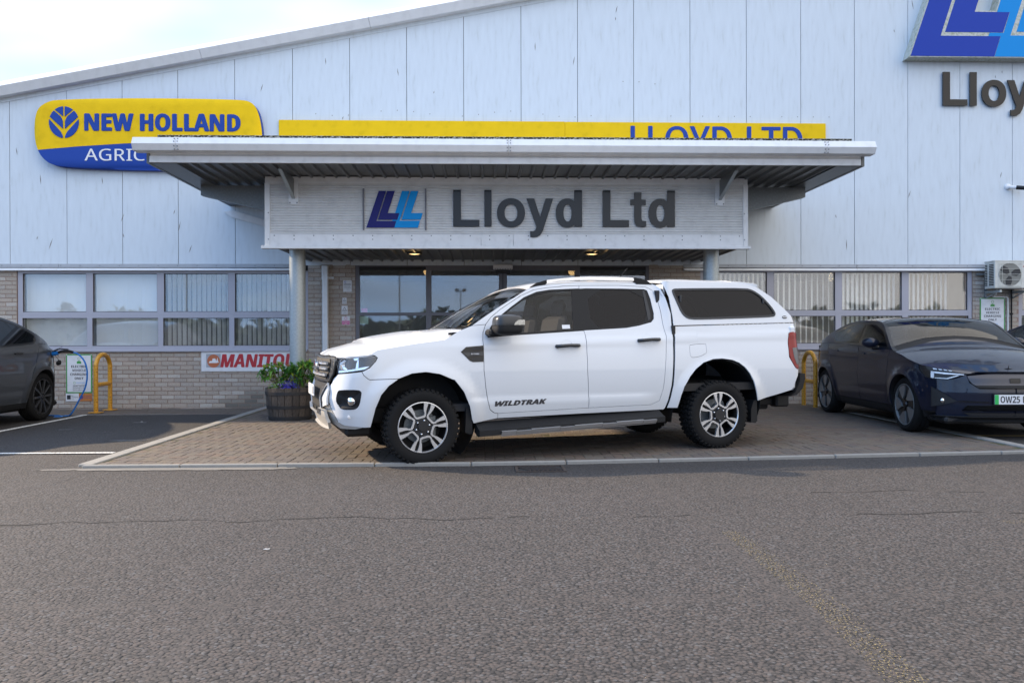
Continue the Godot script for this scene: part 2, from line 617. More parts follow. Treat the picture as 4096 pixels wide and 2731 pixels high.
	M.paint_grey = dull(coat(mat(0.058, 0.066, 0.080, 0.4, 0.3), 0.8, 0.03), 0.3)
	M.glass_clear = dull(glass(0.003, 0.008, 0.012, 0.34), 0.38)
	M.glass_dark = dull(glass(0.001, 0.002, 0.005, 0.90), 0.33)
	M.lens = glass(0.9, 0.92, 0.95, 0.08)
	M.lens_red = dull(coat(mat(0.20, 0.004, 0.006, 0.2), 0.4, 0.02), 0.3)
	M.seat = mat(0.02, 0.021, 0.025, 0.8)

# ---------------------------------------------------------------- ground, paving, kerbs, markings
func kerb_z(x: float) -> float:
	return -7.88 + max(0.0, x - 0.3) * -0.104 + 0.01 * (x + 3.7) * 0.2

func asphalt(dark: float, sd: int) -> StandardMaterial3D:
	var base := noise(FastNoiseLite.TYPE_CELLULAR, 0.085, 1, sd)
	base.cellular_return_type = FastNoiseLite.RETURN_CELL_VALUE
	base.cellular_jitter = 1.0
	var dist := noise(FastNoiseLite.TYPE_CELLULAR, 0.085, 1, sd)
	dist.cellular_return_type = FastNoiseLite.RETURN_DISTANCE
	dist.cellular_jitter = 1.0
	dist.domain_warp_enabled = true
	dist.domain_warp_amplitude = 4.0
	dist.domain_warp_frequency = 0.08
	base.domain_warp_enabled = true
	base.domain_warp_amplitude = 4.0
	base.domain_warp_frequency = 0.08
	var m := mat(dark, dark * 0.985, dark * 1.0, 0.82)
	m.albedo_texture = ntex(base, 2048, [[0.0, Color(0.52, 0.50, 0.50)], [0.3, Color(0.70, 0.67, 0.66)], [0.55, Color(0.82, 0.78, 0.76)], [0.8, Color(0.90, 0.82, 0.78)], [0.95, Color(0.92, 0.92, 0.94)], [1.0, Color(1.0, 1.0, 1.0)]])
	m.detail_enabled = true
	m.detail_blend_mode = BaseMaterial3D.BLEND_MODE_MUL
	m.detail_uv_layer = BaseMaterial3D.DETAIL_UV_1
	m.detail_albedo = ntex(dist, 2048, [[0.0, grey(1.0)], [0.38, grey(0.95)], [0.62, grey(0.62)], [0.85, grey(0.30)], [1.0, grey(0.22)]])
	m.heightmap_enabled = true
	m.heightmap_texture = ntex(dist, 2048, [[0.0, grey(1.0)], [0.4, grey(0.85)], [0.8, grey(0.1)], [1.0, grey(0.0)]])
	m.heightmap_scale = 0.45
	m.uv1_scale = Vector3(1.0 / 2.6, 1.0 / 2.6, 1.0)
	m.vertex_color_use_as_albedo = true
	return m

# a level sheet; its tint drifts slowly with place, as worn and patched asphalt does
func sheet(poly: PackedVector2Array, y: float, cell: float, lo: float, hi: float, f: FastNoiseLite) -> MB:
	var flat := MB.new()
	panel(flat, poly, func(a: float, b: float) -> Vector3: return Vector3(a, y, b), cell, 0.0, -1.0)
	var mb := MB.new()
	mb.use_col = true
	for i in flat.v.size():
		var p := flat.v[i]
		var k := f.get_noise_2d(p.x * 1.0, p.z * 1.7) * 0.5 + 0.5
		var k2 := f.get_noise_2d(p.x * 6.0 + 40.0, p.z * 6.0) * 0.5 + 0.5
		var s := lerpf(lo, hi, clamp(k * 0.7 + k2 * 0.3, 0.0, 1.0))
		# damp dirt gathers beside the kerb and the gully
		var dz := p.z - kerb_z(p.x)
		if y < -0.0195 and dz > 0.0 and dz < 0.9 and p.x > -0.9:
			s *= lerpf(1.0, 0.62, smoothstep(0.75 + 0.12 * k2, 0.35, dz) * smoothstep(-0.9, 0.1, p.x))
		mb.v.append(p); mb.n.append(Vector3.UP); mb.uv.append(Vector2(p.x, p.z)); mb.c.append(Color(s, s * 0.995, s * 0.98))
	return mb

func ground_and_paving() -> void:
	var drift := noise(FastNoiseLite.TYPE_SIMPLEX_SMOOTH, 0.22, 4, 6)
	M.asphalt = asphalt(0.092, 2)
	M.asphalt_bay = asphalt(0.058, 9)
	var far := MB.new()
	far.use_col = true
	far.quad(Vector3(-240, -0.05, 240), Vector3(240, -0.05, 240), Vector3(240, -0.05, -240), Vector3(-240, -0.05, -240), Vector3.UP, Vector2(-240, 240), Vector2(240, 240), Vector2(240, -240), Vector2(-240, -240))
	structure(tag(part("ground", far, M.asphalt, self), "grey asphalt yard that runs on all round the showroom", "ground"))
	structure(tag(part("road", sheet(pv([-16, 6, 16, 6, 16, -9.6, 5.62, -9.6, 5.62, -7.0, -3.6, -7.0, -3.6, -9.0, -16, -9.0]), -0.020, 0.22, 0.80, 1.18, drift), M.asphalt, self), "worn grey asphalt driveway across the whole foreground", "road"))
	# the road also runs up to the slanting kerb
	structure(tag(part("road", sheet(pv([-3.6, -6.99, 5.62, -6.99, 5.62, -8.6, 0.3, -8.0, -3.6, -8.0]), -0.021, 0.15, 0.80, 1.12, drift), M.asphalt, self), "strip of darker asphalt along the kerb beside the gully grate", "road"))
	structure(tag(part("parking_bay", sheet(pv([-16, -8.86, -3.84, -8.86, -3.84, -13.38, -16, -13.38]), -0.015, 0.25, 0.75, 1.2, drift), M.asphalt_bay, self), "dark smooth asphalt of the charging bay left of the paving", "parking bay"))
	structure(tag(part("parking_bay", sheet(pv([5.95, -8.5, 16, -8.9, 16, -14.85, 5.95, -14.85]), -0.015, 0.25, 0.7, 1.2, drift), M.asphalt_bay, self), "dark asphalt bay under the navy cars right of the paving", "parking bay"))
	M.concrete = grain(mat(0.25, 0.24, 0.22, 0.9), M.mottle, 1.5, M.bump, 0.15)
	M.paint_line = grain(mat(0.62, 0.62, 0.60, 0.7), ntex(noise(FastNoiseLite.TYPE_SIMPLEX_SMOOTH, 0.05, 5, 61), 512, [[0.0, grey(0.35)], [0.3, grey(0.75)], [0.5, grey(1.0)], [1.0, grey(1.0)]]), 1.3)
	# kerb edging: separate stones
	var kerbs := Node3D.new()
	kerbs.name = "kerb"
	add_child(kerbs)
	structure(tag(kerbs, "pale concrete edging stones round the block paving", "kerb"))
	var x := -3.78
	while x < 5.95:
		var x1: float = min(x + 0.912, 6.0)
		var a := Vector3(x, 0, kerb_z(x)); var b := Vector3(x1, 0, kerb_z(x1))
		var d := (b - a)
		var t := Transform3D(Basis(Vector3.UP, -atan2(d.z, d.x)), (a + b) * 0.5 + Vector3(0, -0.045 + rng.randf() * 0.004, 0.0))
		part("kerb_stone", box(MB.new(), Vector3.ZERO, Vector3(d.length() - 0.008, 0.11, 0.055), 0.008), M.concrete, kerbs, t)
		x = x1
	for side in [[-3.79, -7.95, -14.7, 0.14], [5.87, -8.62, -14.7, 0.14]]:
		var z: float = side[1]
		while z > side[2]:
			var z1: float = max(z - 0.912, side[2])
			part("kerb_stone", box(MB.new(), Vector3(side[0], -0.05 + rng.randf() * 0.004, (z + z1) / 2), Vector3(side[3], 0.112, z - z1 - 0.008), 0.008), M.concrete, kerbs)
			z = z1
	x = -3.95
	while x > -15.0:
		part("kerb_stone", box(MB.new(), Vector3(x - 0.456, -0.075 + rng.randf() * 0.004, -13.42), Vector3(0.904, 0.112, 0.06), 0.008), M.concrete, kerbs)
		x -= 0.912
	# painted lines
	for l in [["painted_line", "worn white line along the outer end of the charging bay", pv([-16, -8.98, -3.93, -8.93, -3.93, -8.84, -16, -8.88])], ["painted_line", "white bay line running to the wall beside the grey car", pv([-6.40, -8.99, -6.40, -13.37, -6.31, -13.37, -6.31, -8.99])]]:
		structure(tag(part(l[0], sheet(l[2], -0.010, 0.5, 0.9, 1.0, drift), M.paint_line, self), l[1], "painted line"))
	var worn := ntex(noise(FastNoiseLite.TYPE_SIMPLEX_SMOOTH, 0.09, 5, 70), 512, [[0.0, Color(1, 1, 1, 0)], [0.74, Color(1, 1, 1, 0)], [0.75, Color(1, 1, 1, 1)], [1.0, Color(1, 1, 1, 1)]])
	M.yellow_worn = mat(0.24, 0.19, 0.08, 0.8)
	M.yellow_worn.albedo_texture = worn
	M.yellow_worn.transparency = BaseMaterial3D.TRANSPARENCY_ALPHA_SCISSOR
	M.yellow_worn.alpha_scissor_threshold = 0.5
	M.yellow_worn.uv1_scale = Vector3(1.6, 1.6, 1)
	M.yellow_line = grain(mat(0.30, 0.22, 0.08, 0.75), M.mottle, 2.0)
	structure(tag(part("painted_line", sheet(pv([6.0, -9.93, 9.4, -9.62, 9.4, -9.53, 6.0, -9.84]), -0.010, 0.5, 0.9, 1.0, drift), M.yellow_line, self), "yellow line across the bay in front of the navy car", "painted line"))
	structure(tag(part("painted_line", sheet(pv([1.47, -5.1, 1.60, -5.1, 1.62, -3.6, 1.52, -2.3, 1.36, -2.3, 1.46, -3.6]), -0.016, 0.5, 0.9, 1.0, drift), M.yellow_worn, self), "almost worn off yellow line on the foreground asphalt", "painted line"))
	structure(tag(part("painted_line", sheet(pv([3.4, -5.32, 8.0, -5.75, 8.0, -5.66, 3.4, -5.23]), -0.016, 0.5, 0.9, 1.0, drift), M.yellow_worn, self), "faint yellow cross line on the asphalt at the right edge", "painted line"))
	paving()
	# seam and cracks across the driveway, oil drips in the bay, spilt concrete at the kerb corner
	var road: Node = get_node("road")
	var crk := MB.new()
	var wander := noise(FastNoiseLite.TYPE_SIMPLEX_SMOOTH, 1.1, 3, 12)
	for c in [[-7.0, 7.5, -5.55, 0.010], [-1.2, 1.9, -2.75, 0.008], [2.0, 7.0, -6.35, 0.007]]:
		var cx: float = c[0]
		while cx < c[1]:
			var g1: float = c[2] + 0.16 * wander.get_noise_1d(cx)
			var g2: float = c[2] + 0.16 * wander.get_noise_1d(cx + 0.05)
			var wd: float = c[3] * (0.25 + max(0.0, wander.get_noise_1d(cx * 2.0 + 30.0) + 0.45))
			if wander.get_noise_1d(cx * 0.7 + 90.0) > -0.25:
				crk.quad(Vector3(cx, -0.0175, g1 - wd), Vector3(cx + 0.052, -0.0175, g2 - wd), Vector3(cx + 0.052, -0.0175, g2 + wd), Vector3(cx, -0.0175, g1 + wd), Vector3.UP)
			cx += 0.05
	part("cracks", crk, mat(0.022, 0.021, 0.021, 0.95), road).set_meta("kind", "stuff")
	var oil := MB.new()
	for c in [[-4.25, -9.95, 0.22, 0.07], [-5.0, -12.1, 0.12, 0.05], [-5.6, -11.2, 0.10, 0.06], [-4.9, -10.9, 0.06, 0.03], [7.4, -9.2, 0.1, 0.06]]:
		var q := PackedVector2Array()
		for k in 18:
			var rr := 1.0 + 0.45 * wander.get_noise_2d(c[0] * 9.0 + cos(TAU * k / 18.0) * 0.8, c[1] + sin(TAU * k / 18.0) * 0.8)
			q.append(Vector2(c[0] + c[2] * rr * cos(TAU * k / 18.0), -(c[1] + c[3] * rr * sin(TAU * k / 18.0))))
		prism(oil, q, 0.0005, Transform3D(Basis(Vector3(1, 0, 0), Vector3(0, 0, -1), Vector3(0, 1, 0)), Vector3(0, -0.0125, 0)), false)
	part("oil_stains", oil, mat(0.022, 0.022, 0.023, 0.45), get_node("parking_bay")).set_meta("kind", "stuff")
	var spill := PackedVector2Array()
	for k in 60:
		var a := TAU * k / 60.0
		spill.append(Vector2(-2.9 + 1.25 * cos(a) + 0.12 * wander.get_noise_1d(k * 1.7), 7.78 + 0.085 * sin(a) + 0.05 * wander.get_noise_1d(k * 2.3 + 9.0)))
	var sp := MB.new()
	prism(sp, spill, 0.0005, Transform3D(Basis(Vector3(1, 0, 0), Vector3(0, 0, -1), Vector3(0, 1, 0)), Vector3(0, -0.0165, 0)), false)
	part("concrete_haunch", sp, grain(mat(0.16, 0.152, 0.14, 0.9), M.mottle, 1.5, M.bump, 0.2), road)
	# gully grate
	var g := thing("drain_grate", "rusty iron gully grate set in asphalt against the kerb", "drain grate", Vector3(0.51, -0.022, -7.62))
	M.iron = grain(mat(0.055, 0.042, 0.036, 0.7, 0.3), M.mottle, 3.0)
	part("pit", bx(-0.21, 0.21, -0.05, 0.003, -0.15, 0.15), M.dark, g)
	var fr := MB.new()
	bxa(fr, -0.23, 0.23, -0.02, 0.012, -0.17, -0.15); bxa(fr, -0.23, 0.23, -0.02, 0.012, 0.15, 0.17)
	bxa(fr, -0.23, -0.205, -0.02, 0.012, -0.15, 0.15); bxa(fr, 0.205, 0.23, -0.02, 0.012, -0.15, 0.15)
	part("frame", fr, M.iron, g)
	for i in 9:
		part("bar", box(MB.new(), Vector3.ZERO, Vector3(0.014, 0.02, 0.32), 0.002), M.iron, g, Transform3D(Basis(Vector3.UP, 0.5), Vector3(-0.16 + 0.04 * i, 0.004, 0)).scaled_local(Vector3(1, 1, 0.86)))
	# small litter on the asphalt
	for l in [[-1.25, -4.76, 0.035], [-7.1, -11.9, 0.04], [-5.0, -12.2, 0.03]]:
		var mb := MB.new()
		prism(mb, pv([-0.5, 0.0, -0.2, 0.16, 0.15, 0.02, 0.5, 0.2, 0.45, 0.02, 0.1, -0.14, -0.2, 0.02]), 0.1, Transform3D(Basis(Vector3.RIGHT, -PI / 2).scaled(Vector3.ONE * l[2]), Vector3(l[0], -0.012, l[1])))
		tag(part("paper_scrap", mb, M.white_plastic, self), ["crumpled white paper scrap on the foreground asphalt", "tiny white scrap beside the white bay line", "tiny white scrap in the middle of the charging bay"][0 if l[1] > -5.0 else (1 if l[0] < -6.0 else 2)], "litter")

const PAVER := [[0.150, 0.122, 0.098], [0.138, 0.115, 0.098], [0.155, 0.116, 0.093], [0.124, 0.105, 0.094], [0.145, 0.125, 0.102], [0.132, 0.104, 0.088]]

func paving() -> void:
	var bed := Node3D.new()
	bed.name = "block_paving"
	add_child(bed)
	structure(tag(bed, "block paving of brown and reddish pavers under the pickup", "paving"))
	M.paver = grain(mat(1, 1, 1, 0.85), M.brick.albedo_texture, 3.0, M.bump, 0.18)
	M.paver.vertex_color_use_as_albedo = true
	M.joint = grain(mat(0.11, 0.095, 0.07, 0.95), ntex(noise(FastNoiseLite.TYPE_SIMPLEX_SMOOTH, 0.02, 4, 91), 512, [[0.0, Color(0.55, 0.75, 0.35)], [0.35, Color(0.75, 0.8, 0.6)], [0.6, Color(0.9, 0.85, 0.8)], [1.0, grey(1.0)]]), 0.7)
	var b := MB.new()
	prism(b, pv([-3.72, 7.9, 0.3, 7.9, 5.8, 8.46, 5.8, 14.9, -3.72, 14.9]), 0.1, Transform3D(Basis(Vector3(1, 0, 0), Vector3(0, 0, -1), Vector3(0, 1, 0)), Vector3(0, -0.108, 0)), false)
	part("bedding", b, M.joint, bed)
	part("bedding", bx(-15, -3.86, -0.12, -0.052, -14.9, -13.45), M.joint, bed)
	var meshes := []
	for c in PAVER:
		for s in [[0.1965, 0.0965], [0.0965, 0.1965]]:
			var mb := MB.new()
			mb.use_col = true
			mb.col = Color(c[0], c[1], c[2])
			var raw := box(MB.new(), Vector3(0, -0.03, 0), Vector3(s[0], 0.06, s[1]), 0.004)
			mb.add(raw)
			meshes.append(mb.mesh())
	var spots := []
	for i in range(-38, 60):
		for j in range(78, 150):
			var k := posmod(i - j, 4)
			if k == 1 or k == 3: continue
			var cx := (i + 1) * 0.1 if k == 0 else (i + 0.5) * 0.1
			var cz := -(j + 0.5) * 0.1 if k == 0 else -j * 0.1
			if cx < -3.66 or cx > 5.74 or cz < -14.8 or cz > kerb_z(cx) - 0.20: continue
			spots.append([cx, 0.0, cz, 0 if k == 0 else 1])
	var x := -3.66
	while x < 5.78:
		spots.append([x, 0.0, kerb_z(x) - 0.132, 1])
		x += 0.1
	for i in range(0, 55):
		for j in 7:
			spots.append([-3.98 - i * 0.2 - (0.1 if j % 2 else 0.0), -0.04, -13.52 - j * 0.1, 0])
			spots.append([-3.98 - i * 0.2 - (0.1 if j % 2 else 0.0), -0.04, -14.22 - j * 0.1, 0])
	var seen := []
	for s in spots:
		var d: float = s[2]
		seen.append([-d + (0.0 if s[0] > -3.2 and s[0] < 5.0 else 3.0) + (2.0 if s[0] > -0.2 and s[0] < 2.8 and d < -8.6 else 0.0), s])
	seen.sort_custom(func(a, c): return a[0] < c[0])
	var rest := []
	for i in meshes.size(): rest.append([])
	for i in seen.size():
		var s = seen[i][1]
		var t := Transform3D(Basis(Vector3(rng.randfn() * 0.012, 0, 1).normalized(), rng.randfn() * 0.010), Vector3(s[0], s[1] - 0.004 + rng.randfn() * 0.0014, s[2]))
		var k: int = (rng.randi() % PAVER.size()) * 2 + s[3]
		if i < 300:
			put("paver", meshes[k], M.paver, bed, t)
		else:
			rest[k].append(t)
	var whole := MB.new()
	whole.use_col = true
	for k in meshes.size():
		var src := MB.new()
		var a: Array = meshes[k].surface_get_arrays(0)
		src.v = a[Mesh.ARRAY_VERTEX]; src.n = a[Mesh.ARRAY_NORMAL]
		var keep := []
		for i in range(0, src.v.size(), 3):
			if src.n[i].y > -0.5 and src.v[i].y > -0.02 and src.v[i + 1].y > -0.02 and src.v[i + 2].y > -0.02: keep.append(i)
		whole.col = Color(PAVER[k / 2][0], PAVER[k / 2][1], PAVER[k / 2][2])
		for t in rest[k]:
			for i in keep:
				for q in 3:
					whole.v.append(t * src.v[i + q]); whole.n.append(t.basis * src.n[i + q]); whole.uv.append(Vector2.ZERO); whole.c.append(whole.col)
	var o := part("pavers", whole, M.paver, bed)
	o.set_meta("kind", "stuff")

# ---------------------------------------------------------------- the showroom
var shop: Node3D
var shop_bricks := []      # where each brick of the walls goes: [x, y, length]

func roof_y(x: float) -> float:
	return 7.333 + 0.1965 * x if x < 12.0 else 7.333 + 0.1965 * (24.0 - x)

func lay_bricks(x0: float, x1: float, y0: float, y1: float, first := false) -> void:
	var row := int(round((y0 + 0.1) / 0.075))
	var y := y0
	while y < y1 - 0.02:
		var h: float = min(0.065, y1 - y - 0.004)
		var off := 0.1125 if row % 2 else 0.0
		var x: float = floor((x0 - off) / 0.225) * 0.225 + off
		while x < x1:
			var a: float = max(x, x0)
			var b: float = min(x + 0.215, x1)
			if b - a > 0.03:
				shop_bricks.append([(a + b) / 2, y + h / 2, b - a, h, first])
			x += 0.225
		y += 0.075
		row += 1

func building() -> void:
	shop = thing("showroom_building", "large pale clad showroom with brick base, window bands and sloping roof edge", "building", Vector3.ZERO)
	var js := [-14.2, -13.25, -12.3, -11.3, -10.32, -9.35, -8.361, -7.373, -6.404, -5.43, -4.43, -3.41, -2.397, -1.383, -0.364, 0.667, 1.687, 2.704, 3.73, 4.76, 5.76, 6.75, 7.74, 8.71, 9.69, 10.7, 11.7, 12.7, 13.7, 14.7]
	# backing behind the panel joints
	var back := MB.new()
	prism(back, pv([-14.2, 2.42, 14.7, 2.42, 14.7, roof_y(14.7) - 0.1, 12.0, roof_y(12.0) - 0.1, -14.2, roof_y(-14.2) - 0.1]), 0.10, shift(0, 0, ZW - 0.115))
	part("wall", back, M.gap, shop)
	for i in js.size() - 1:
		var a: float = js[i] + 0.0045
		var b: float = js[i + 1] - 0.0045
		var mb := MB.new()
		prism(mb, pv([a, 2.50, b, 2.50, b, roof_y(b) - 0.16, a, roof_y(a) - 0.16]), 0.014, shift(0, 0, ZW - 0.014 + rng.randf() * 0.002), false)
		part("cladding_panel", mb, M.clad, shop)
	# scuffs: bare scratches in the coating and rows of old fixing holes
	var sc := MB.new()
	for k in 46:
		var x := rng.randf_range(-8.3, 9.5)
		var y := rng.randf_range(2.7, roof_y(x) - 0.6)
		var l := rng.randf_range(0.04, 0.22)
		prism(sc, pv([0, 0, 0.008, l * 0.4, 0.004, l, -0.006, l * 0.55]), 0.0012, Transform3D(Basis(Vector3(0, 0, 1), rng.randf_range(-0.35, 0.35)), Vector3(x, y, ZW + 0.0022)), false)
	for k in 34:
		var x := -3.0 + k * 0.29
		if k % 5 == 3: continue
		prism(sc, ellipse(x, (5.77 if x > 2.2 else 5.22) + 0.05 * sin(x * 3.0) if k < 22 else 5.20, 0.009, 0.009, 6), 0.0012, shift(0, 0, ZW + 0.0022), false)
	M.scuff = mat(0.20, 0.19, 0.18, 0.8)
	part("scuffs", sc, M.scuff, shop).set_meta("kind", "stuff")
	# sloping verge
	var sl := atan(0.1965)
	var prof := pv([0.0, 0.02, 0.10, 0.03, 0.21, -0.085, 0.15, -0.235, 0.0, -0.235])
	var ln := 1.0 / cos(sl)
	var runs := [[-14.3, -10.2], [-10.2, -5.0], [-5.0, -2.05], [-2.05, 2.0], [2.0, 7.0], [7.0, 12.0]]
	for r in runs:
		var mb := MB.new()
		prism(mb, prof, (r[1] - r[0]) * ln - 0.006, Transform3D(Basis(Vector3(0, 0, 1), Vector3(-sin(sl), cos(sl), 0), Vector3(cos(sl), sin(sl), 0)), Vector3(r[0], roof_y(r[0]), ZW)))
		part("verge_capping", mb, M.trim_white, shop)
	var fl := MB.new()
	prism(fl, pv([-14.3, roof_y(-14.3) - 0.31, 12, roof_y(12) - 0.31, 12, roof_y(12) - 0.2, -14.3, roof_y(-14.3) - 0.2]), 0.012, shift(0, 0, ZW + 0.002))
	part("flashing", fl, M.clad, shop)
	# roof slopes and the other walls
	var rf := MB.new()
	prism(rf, pv([-14.3, roof_y(-14.3) - 0.06, 12, roof_y(12) - 0.06, 38.3, roof_y(38.3) - 0.06, 38.3, roof_y(38.3) - 0.2, 12, roof_y(12) - 0.2, -14.3, roof_y(-14.3) - 0.2]), 34.0, shift(0, 0, ZW - 34.0))
	part("roof", rf, M.trim_grey, shop)
	var sw := bx(-14.3, -14.15, -0.1, roof_y(-14.2) - 0.1, ZW - 34, ZW - 0.12)
	bxa(sw, 38.0, 38.2, -0.1, roof_y(38) - 0.1, ZW - 34, ZW - 0.12)
	bxa(sw, -14.2, 38.2, -0.1, 4.4, ZW - 34, ZW - 33.8)
	bxa(sw, 14.7, 38.2, -0.1, 4.6, ZW - 0.15, ZW)
	part("rear_walls", sw, M.clad, shop)
	# flashing and drip along the foot of the cladding
	for r in [[-14.2, -7.52], [-7.52, -3.2], [3.6, 6.78], [6.78, 14.7]]:
		var mb := bx(r[0] + 0.003, r[1] - 0.003, 2.462, 2.522, ZW - 0.01, ZW + 0.012)
		part("flashing", mb, M.trim_grey, shop)
		var dp := MB.new()
		prism(dp, pv([0.0, 2.452, 0.07, 2.44, 0.078, 2.402, 0.0, 2.402]), r[1] - r[0] - 0.006, Transform3D(Basis(Vector3(0, 0, 1), Vector3(0, 1, 0), Vector3(1, 0, 0)), Vector3(r[0] + 0.003, 0, ZW - 0.005)))
		part("drip_trim", dp, M.trim_white, shop)
	var st := MB.new()
	for x in range(-41, 46):
		var xx := x * 0.34
		if xx > -3.2 and xx < 3.6: continue
		prism(st, ellipse(xx, 2.492, 0.008, 0.008, 6), 0.006, shift(0, 0, ZW + 0.012), false)
	part("screws", st, M.galv_dark, shop).set_meta("kind", "stuff")
	# brickwork
	var bw := group_node("brick_wall", shop)
	for r in [[-14.2, -8.25, -0.1, 2.41], [-8.25, -3.15, -0.1, 0.985], [-3.15, -2.31, -0.1, 2.53], [2.976, 3.915, -0.1, 2.53], [3.915, 8.945, -0.1, 0.985], [8.945, 9.815, -0.1, 2.41], [9.815, 14.7, -0.1, 0.985]]:
		part("mortar", bx(r[0], r[1], r[2], r[3], ZW - 0.25, ZW - 0.008), M.mortar, bw)
		lay_bricks(r[0] + 0.004, r[1] - 0.004, r[2], r[3] - 0.004, r[0] == -8.25)
	var tones := [[0.50, 0.44, 0.375], [0.47, 0.415, 0.355], [0.535, 0.485, 0.43], [0.44, 0.395, 0.345], [0.51, 0.44, 0.375], [0.485, 0.44, 0.395], [0.57, 0.53, 0.48], [0.20, 0.19, 0.165], [0.32, 0.295, 0.255]]
	var ms := []
	for c in tones:
		var mb := MB.new()
		mb.use_col = true
		mb.col = Color(c[0], c[1], c[2])
		mb.add(box(MB.new(), Vector3.ZERO, Vector3(0.215, 0.065, 0.05), 0.004))
		ms.append(mb.mesh())
	var n := 0
	var rest := MB.new()
	rest.use_col = true
	var damp := noise(FastNoiseLite.TYPE_SIMPLEX_SMOOTH, 0.9, 3, 77)
	for pass_no in 2:
		for b in shop_bricks:
			if b[4] != (pass_no == 0): continue
			var t := Transform3D(Basis.IDENTITY.scaled(Vector3(b[2] / 0.215, b[3] / 0.065, 1.0)), Vector3(b[0], b[1], ZW - 0.025 + rng.randfn() * 0.0014))
			var k: int = [0, 0, 1, 1, 2, 3, 4, 4, 5, 5, 6][rng.randi() % 11]
			var wet: float = damp.get_noise_2d(b[0] * 1.3, b[1] * 2.0) * 0.25 + b[1] * 0.9 + 0.35 * pow((b[0] + 4.15) / 0.6, 2.0)
			if wet < 0.13: k = 7
			elif wet < 0.24 or (b[1] < -0.02 and rng.randf() < 0.6): k = 8
			if n < 300 and b[4] and b[0] > -8.2:
				n += 1
				put("brick", ms[k], M.brick, bw, t)
			else:
				var a: Array = ms[k].surface_get_arrays(0)
				var vv: PackedVector3Array = a[Mesh.ARRAY_VERTEX]
				var nn: PackedVector3Array = a[Mesh.ARRAY_NORMAL]
				for i in range(0, vv.size(), 3):
					if nn[i].z < -0.3: continue
					for q in 3:
						rest.v.append(t * vv[i + q]); rest.n.append(nn[i + q]); rest.uv.append(Vector2.ZERO)
						rest.c.append(Color(tones[k][0], tones[k][1], tones[k][2]))
	part("bricks", rest, M.brick, bw).set_meta("kind", "stuff")
	# rooms behind the glass
	var rm := bx(-14.1, 14.6, -0.15, 0.02, ZW - 6.0, ZW - 0.25)
	part("floor", rm, M.room_dark, shop)
	part("ceiling", bx(-14.1, 14.6, 2.62, 2.75, ZW - 6.0, ZW - 0.05), M.room, shop)
	part("back_wall", bx(-14.1, 14.6, 0.0, 2.65, ZW - 6.1, ZW - 5.95), M.room, shop)
	var pw := bx(-3.2, -3.05, 0, 2.65, ZW - 6.0, ZW - 0.2)
	bxa(pw, 3.72, 3.87, 0, 2.65, ZW - 6.0, ZW - 0.2)
	bxa(pw, -8.6, -8.45, 0, 2.65, ZW - 6.0, ZW - 0.2)
	bxa(pw, 9.2, 9.35, 0, 2.65, ZW - 6.0, ZW - 0.2)
	part("partition", pw, M.room, shop)

# a window of the band: frame, pane
func window(x0: float, x1: float, y0: float, y1: float, l: float, r: float, b: float, t: float) -> Node3D:
	var w := group_node("window", shop)
	var fr := MB.new()
	bxa(fr, x0, x0 + l, y0, y1, ZW - 0.09, ZW - 0.02)
	bxa(fr, x1 - r, x1, y0, y1, ZW - 0.09, ZW - 0.02)
	bxa(fr, x0 + l, x1 - r, y0, y0 + b, ZW - 0.088, ZW - 0.022)
	bxa(fr, x0 + l, x1 - r, y1 - t, y1, ZW - 0.088, ZW - 0.022)
	part("frame", fr, M.frame, w)
	part("pane", bx(x0 + l, x1 - r, y0 + b, y1 - t, ZW - 0.056, ZW - 0.052), M.pane, w)
	part("inner_pane", bx(x0 + l, x1 - r, y0 + b, y1 - t, ZW - 0.072, ZW - 0.068), M.pane, w)
	var gk := MB.new()
	var i := 0.008
	bxa(gk, x0 + l, x0 + l + i, y0 + b, y1 - t, ZW - 0.05, ZW - 0.034)
	bxa(gk, x1 - r - i, x1 - r, y0 + b, y1 - t, ZW - 0.05, ZW - 0.034)
	bxa(gk, x0 + l, x1 - r, y1 - t - i, y1 - t, ZW - 0.049, ZW - 0.033)
	bxa(gk, x0 + l, x1 - r, y0 + b, y0 + b + i, ZW - 0.049, ZW - 0.033)
	part("gasket", gk, M.dark, w)
	return w

func blind(x0: float, x1: float, label: String, turn: float, wide: float, pitch: float, stop: float) -> void:
	var b := thing("vertical_blind", label, "blind", Vector3((x0 + x1) / 2, 0, ZW - 0.24), "vertical blinds in the window bands")
	part("head_rail", bx(x0 - (x0 + x1) / 2, x1 - (x0 + x1) / 2, 2.37, 2.41, -0.02, 0.02), M.white_plastic, b)
	var slat := bx(-wide / 2, wide / 2, 1.03, 2.37, -0.0006, 0.0006).mesh()
	var x := x0 + pitch / 2
	while x < x1 - stop:
		put("slat", slat, M.blind, b, Transform3D(Basis(Vector3.UP, turn + rng.randfn() * 0.05), Vector3(x - (x0 + x1) / 2, 0, 0)))
		x += pitch

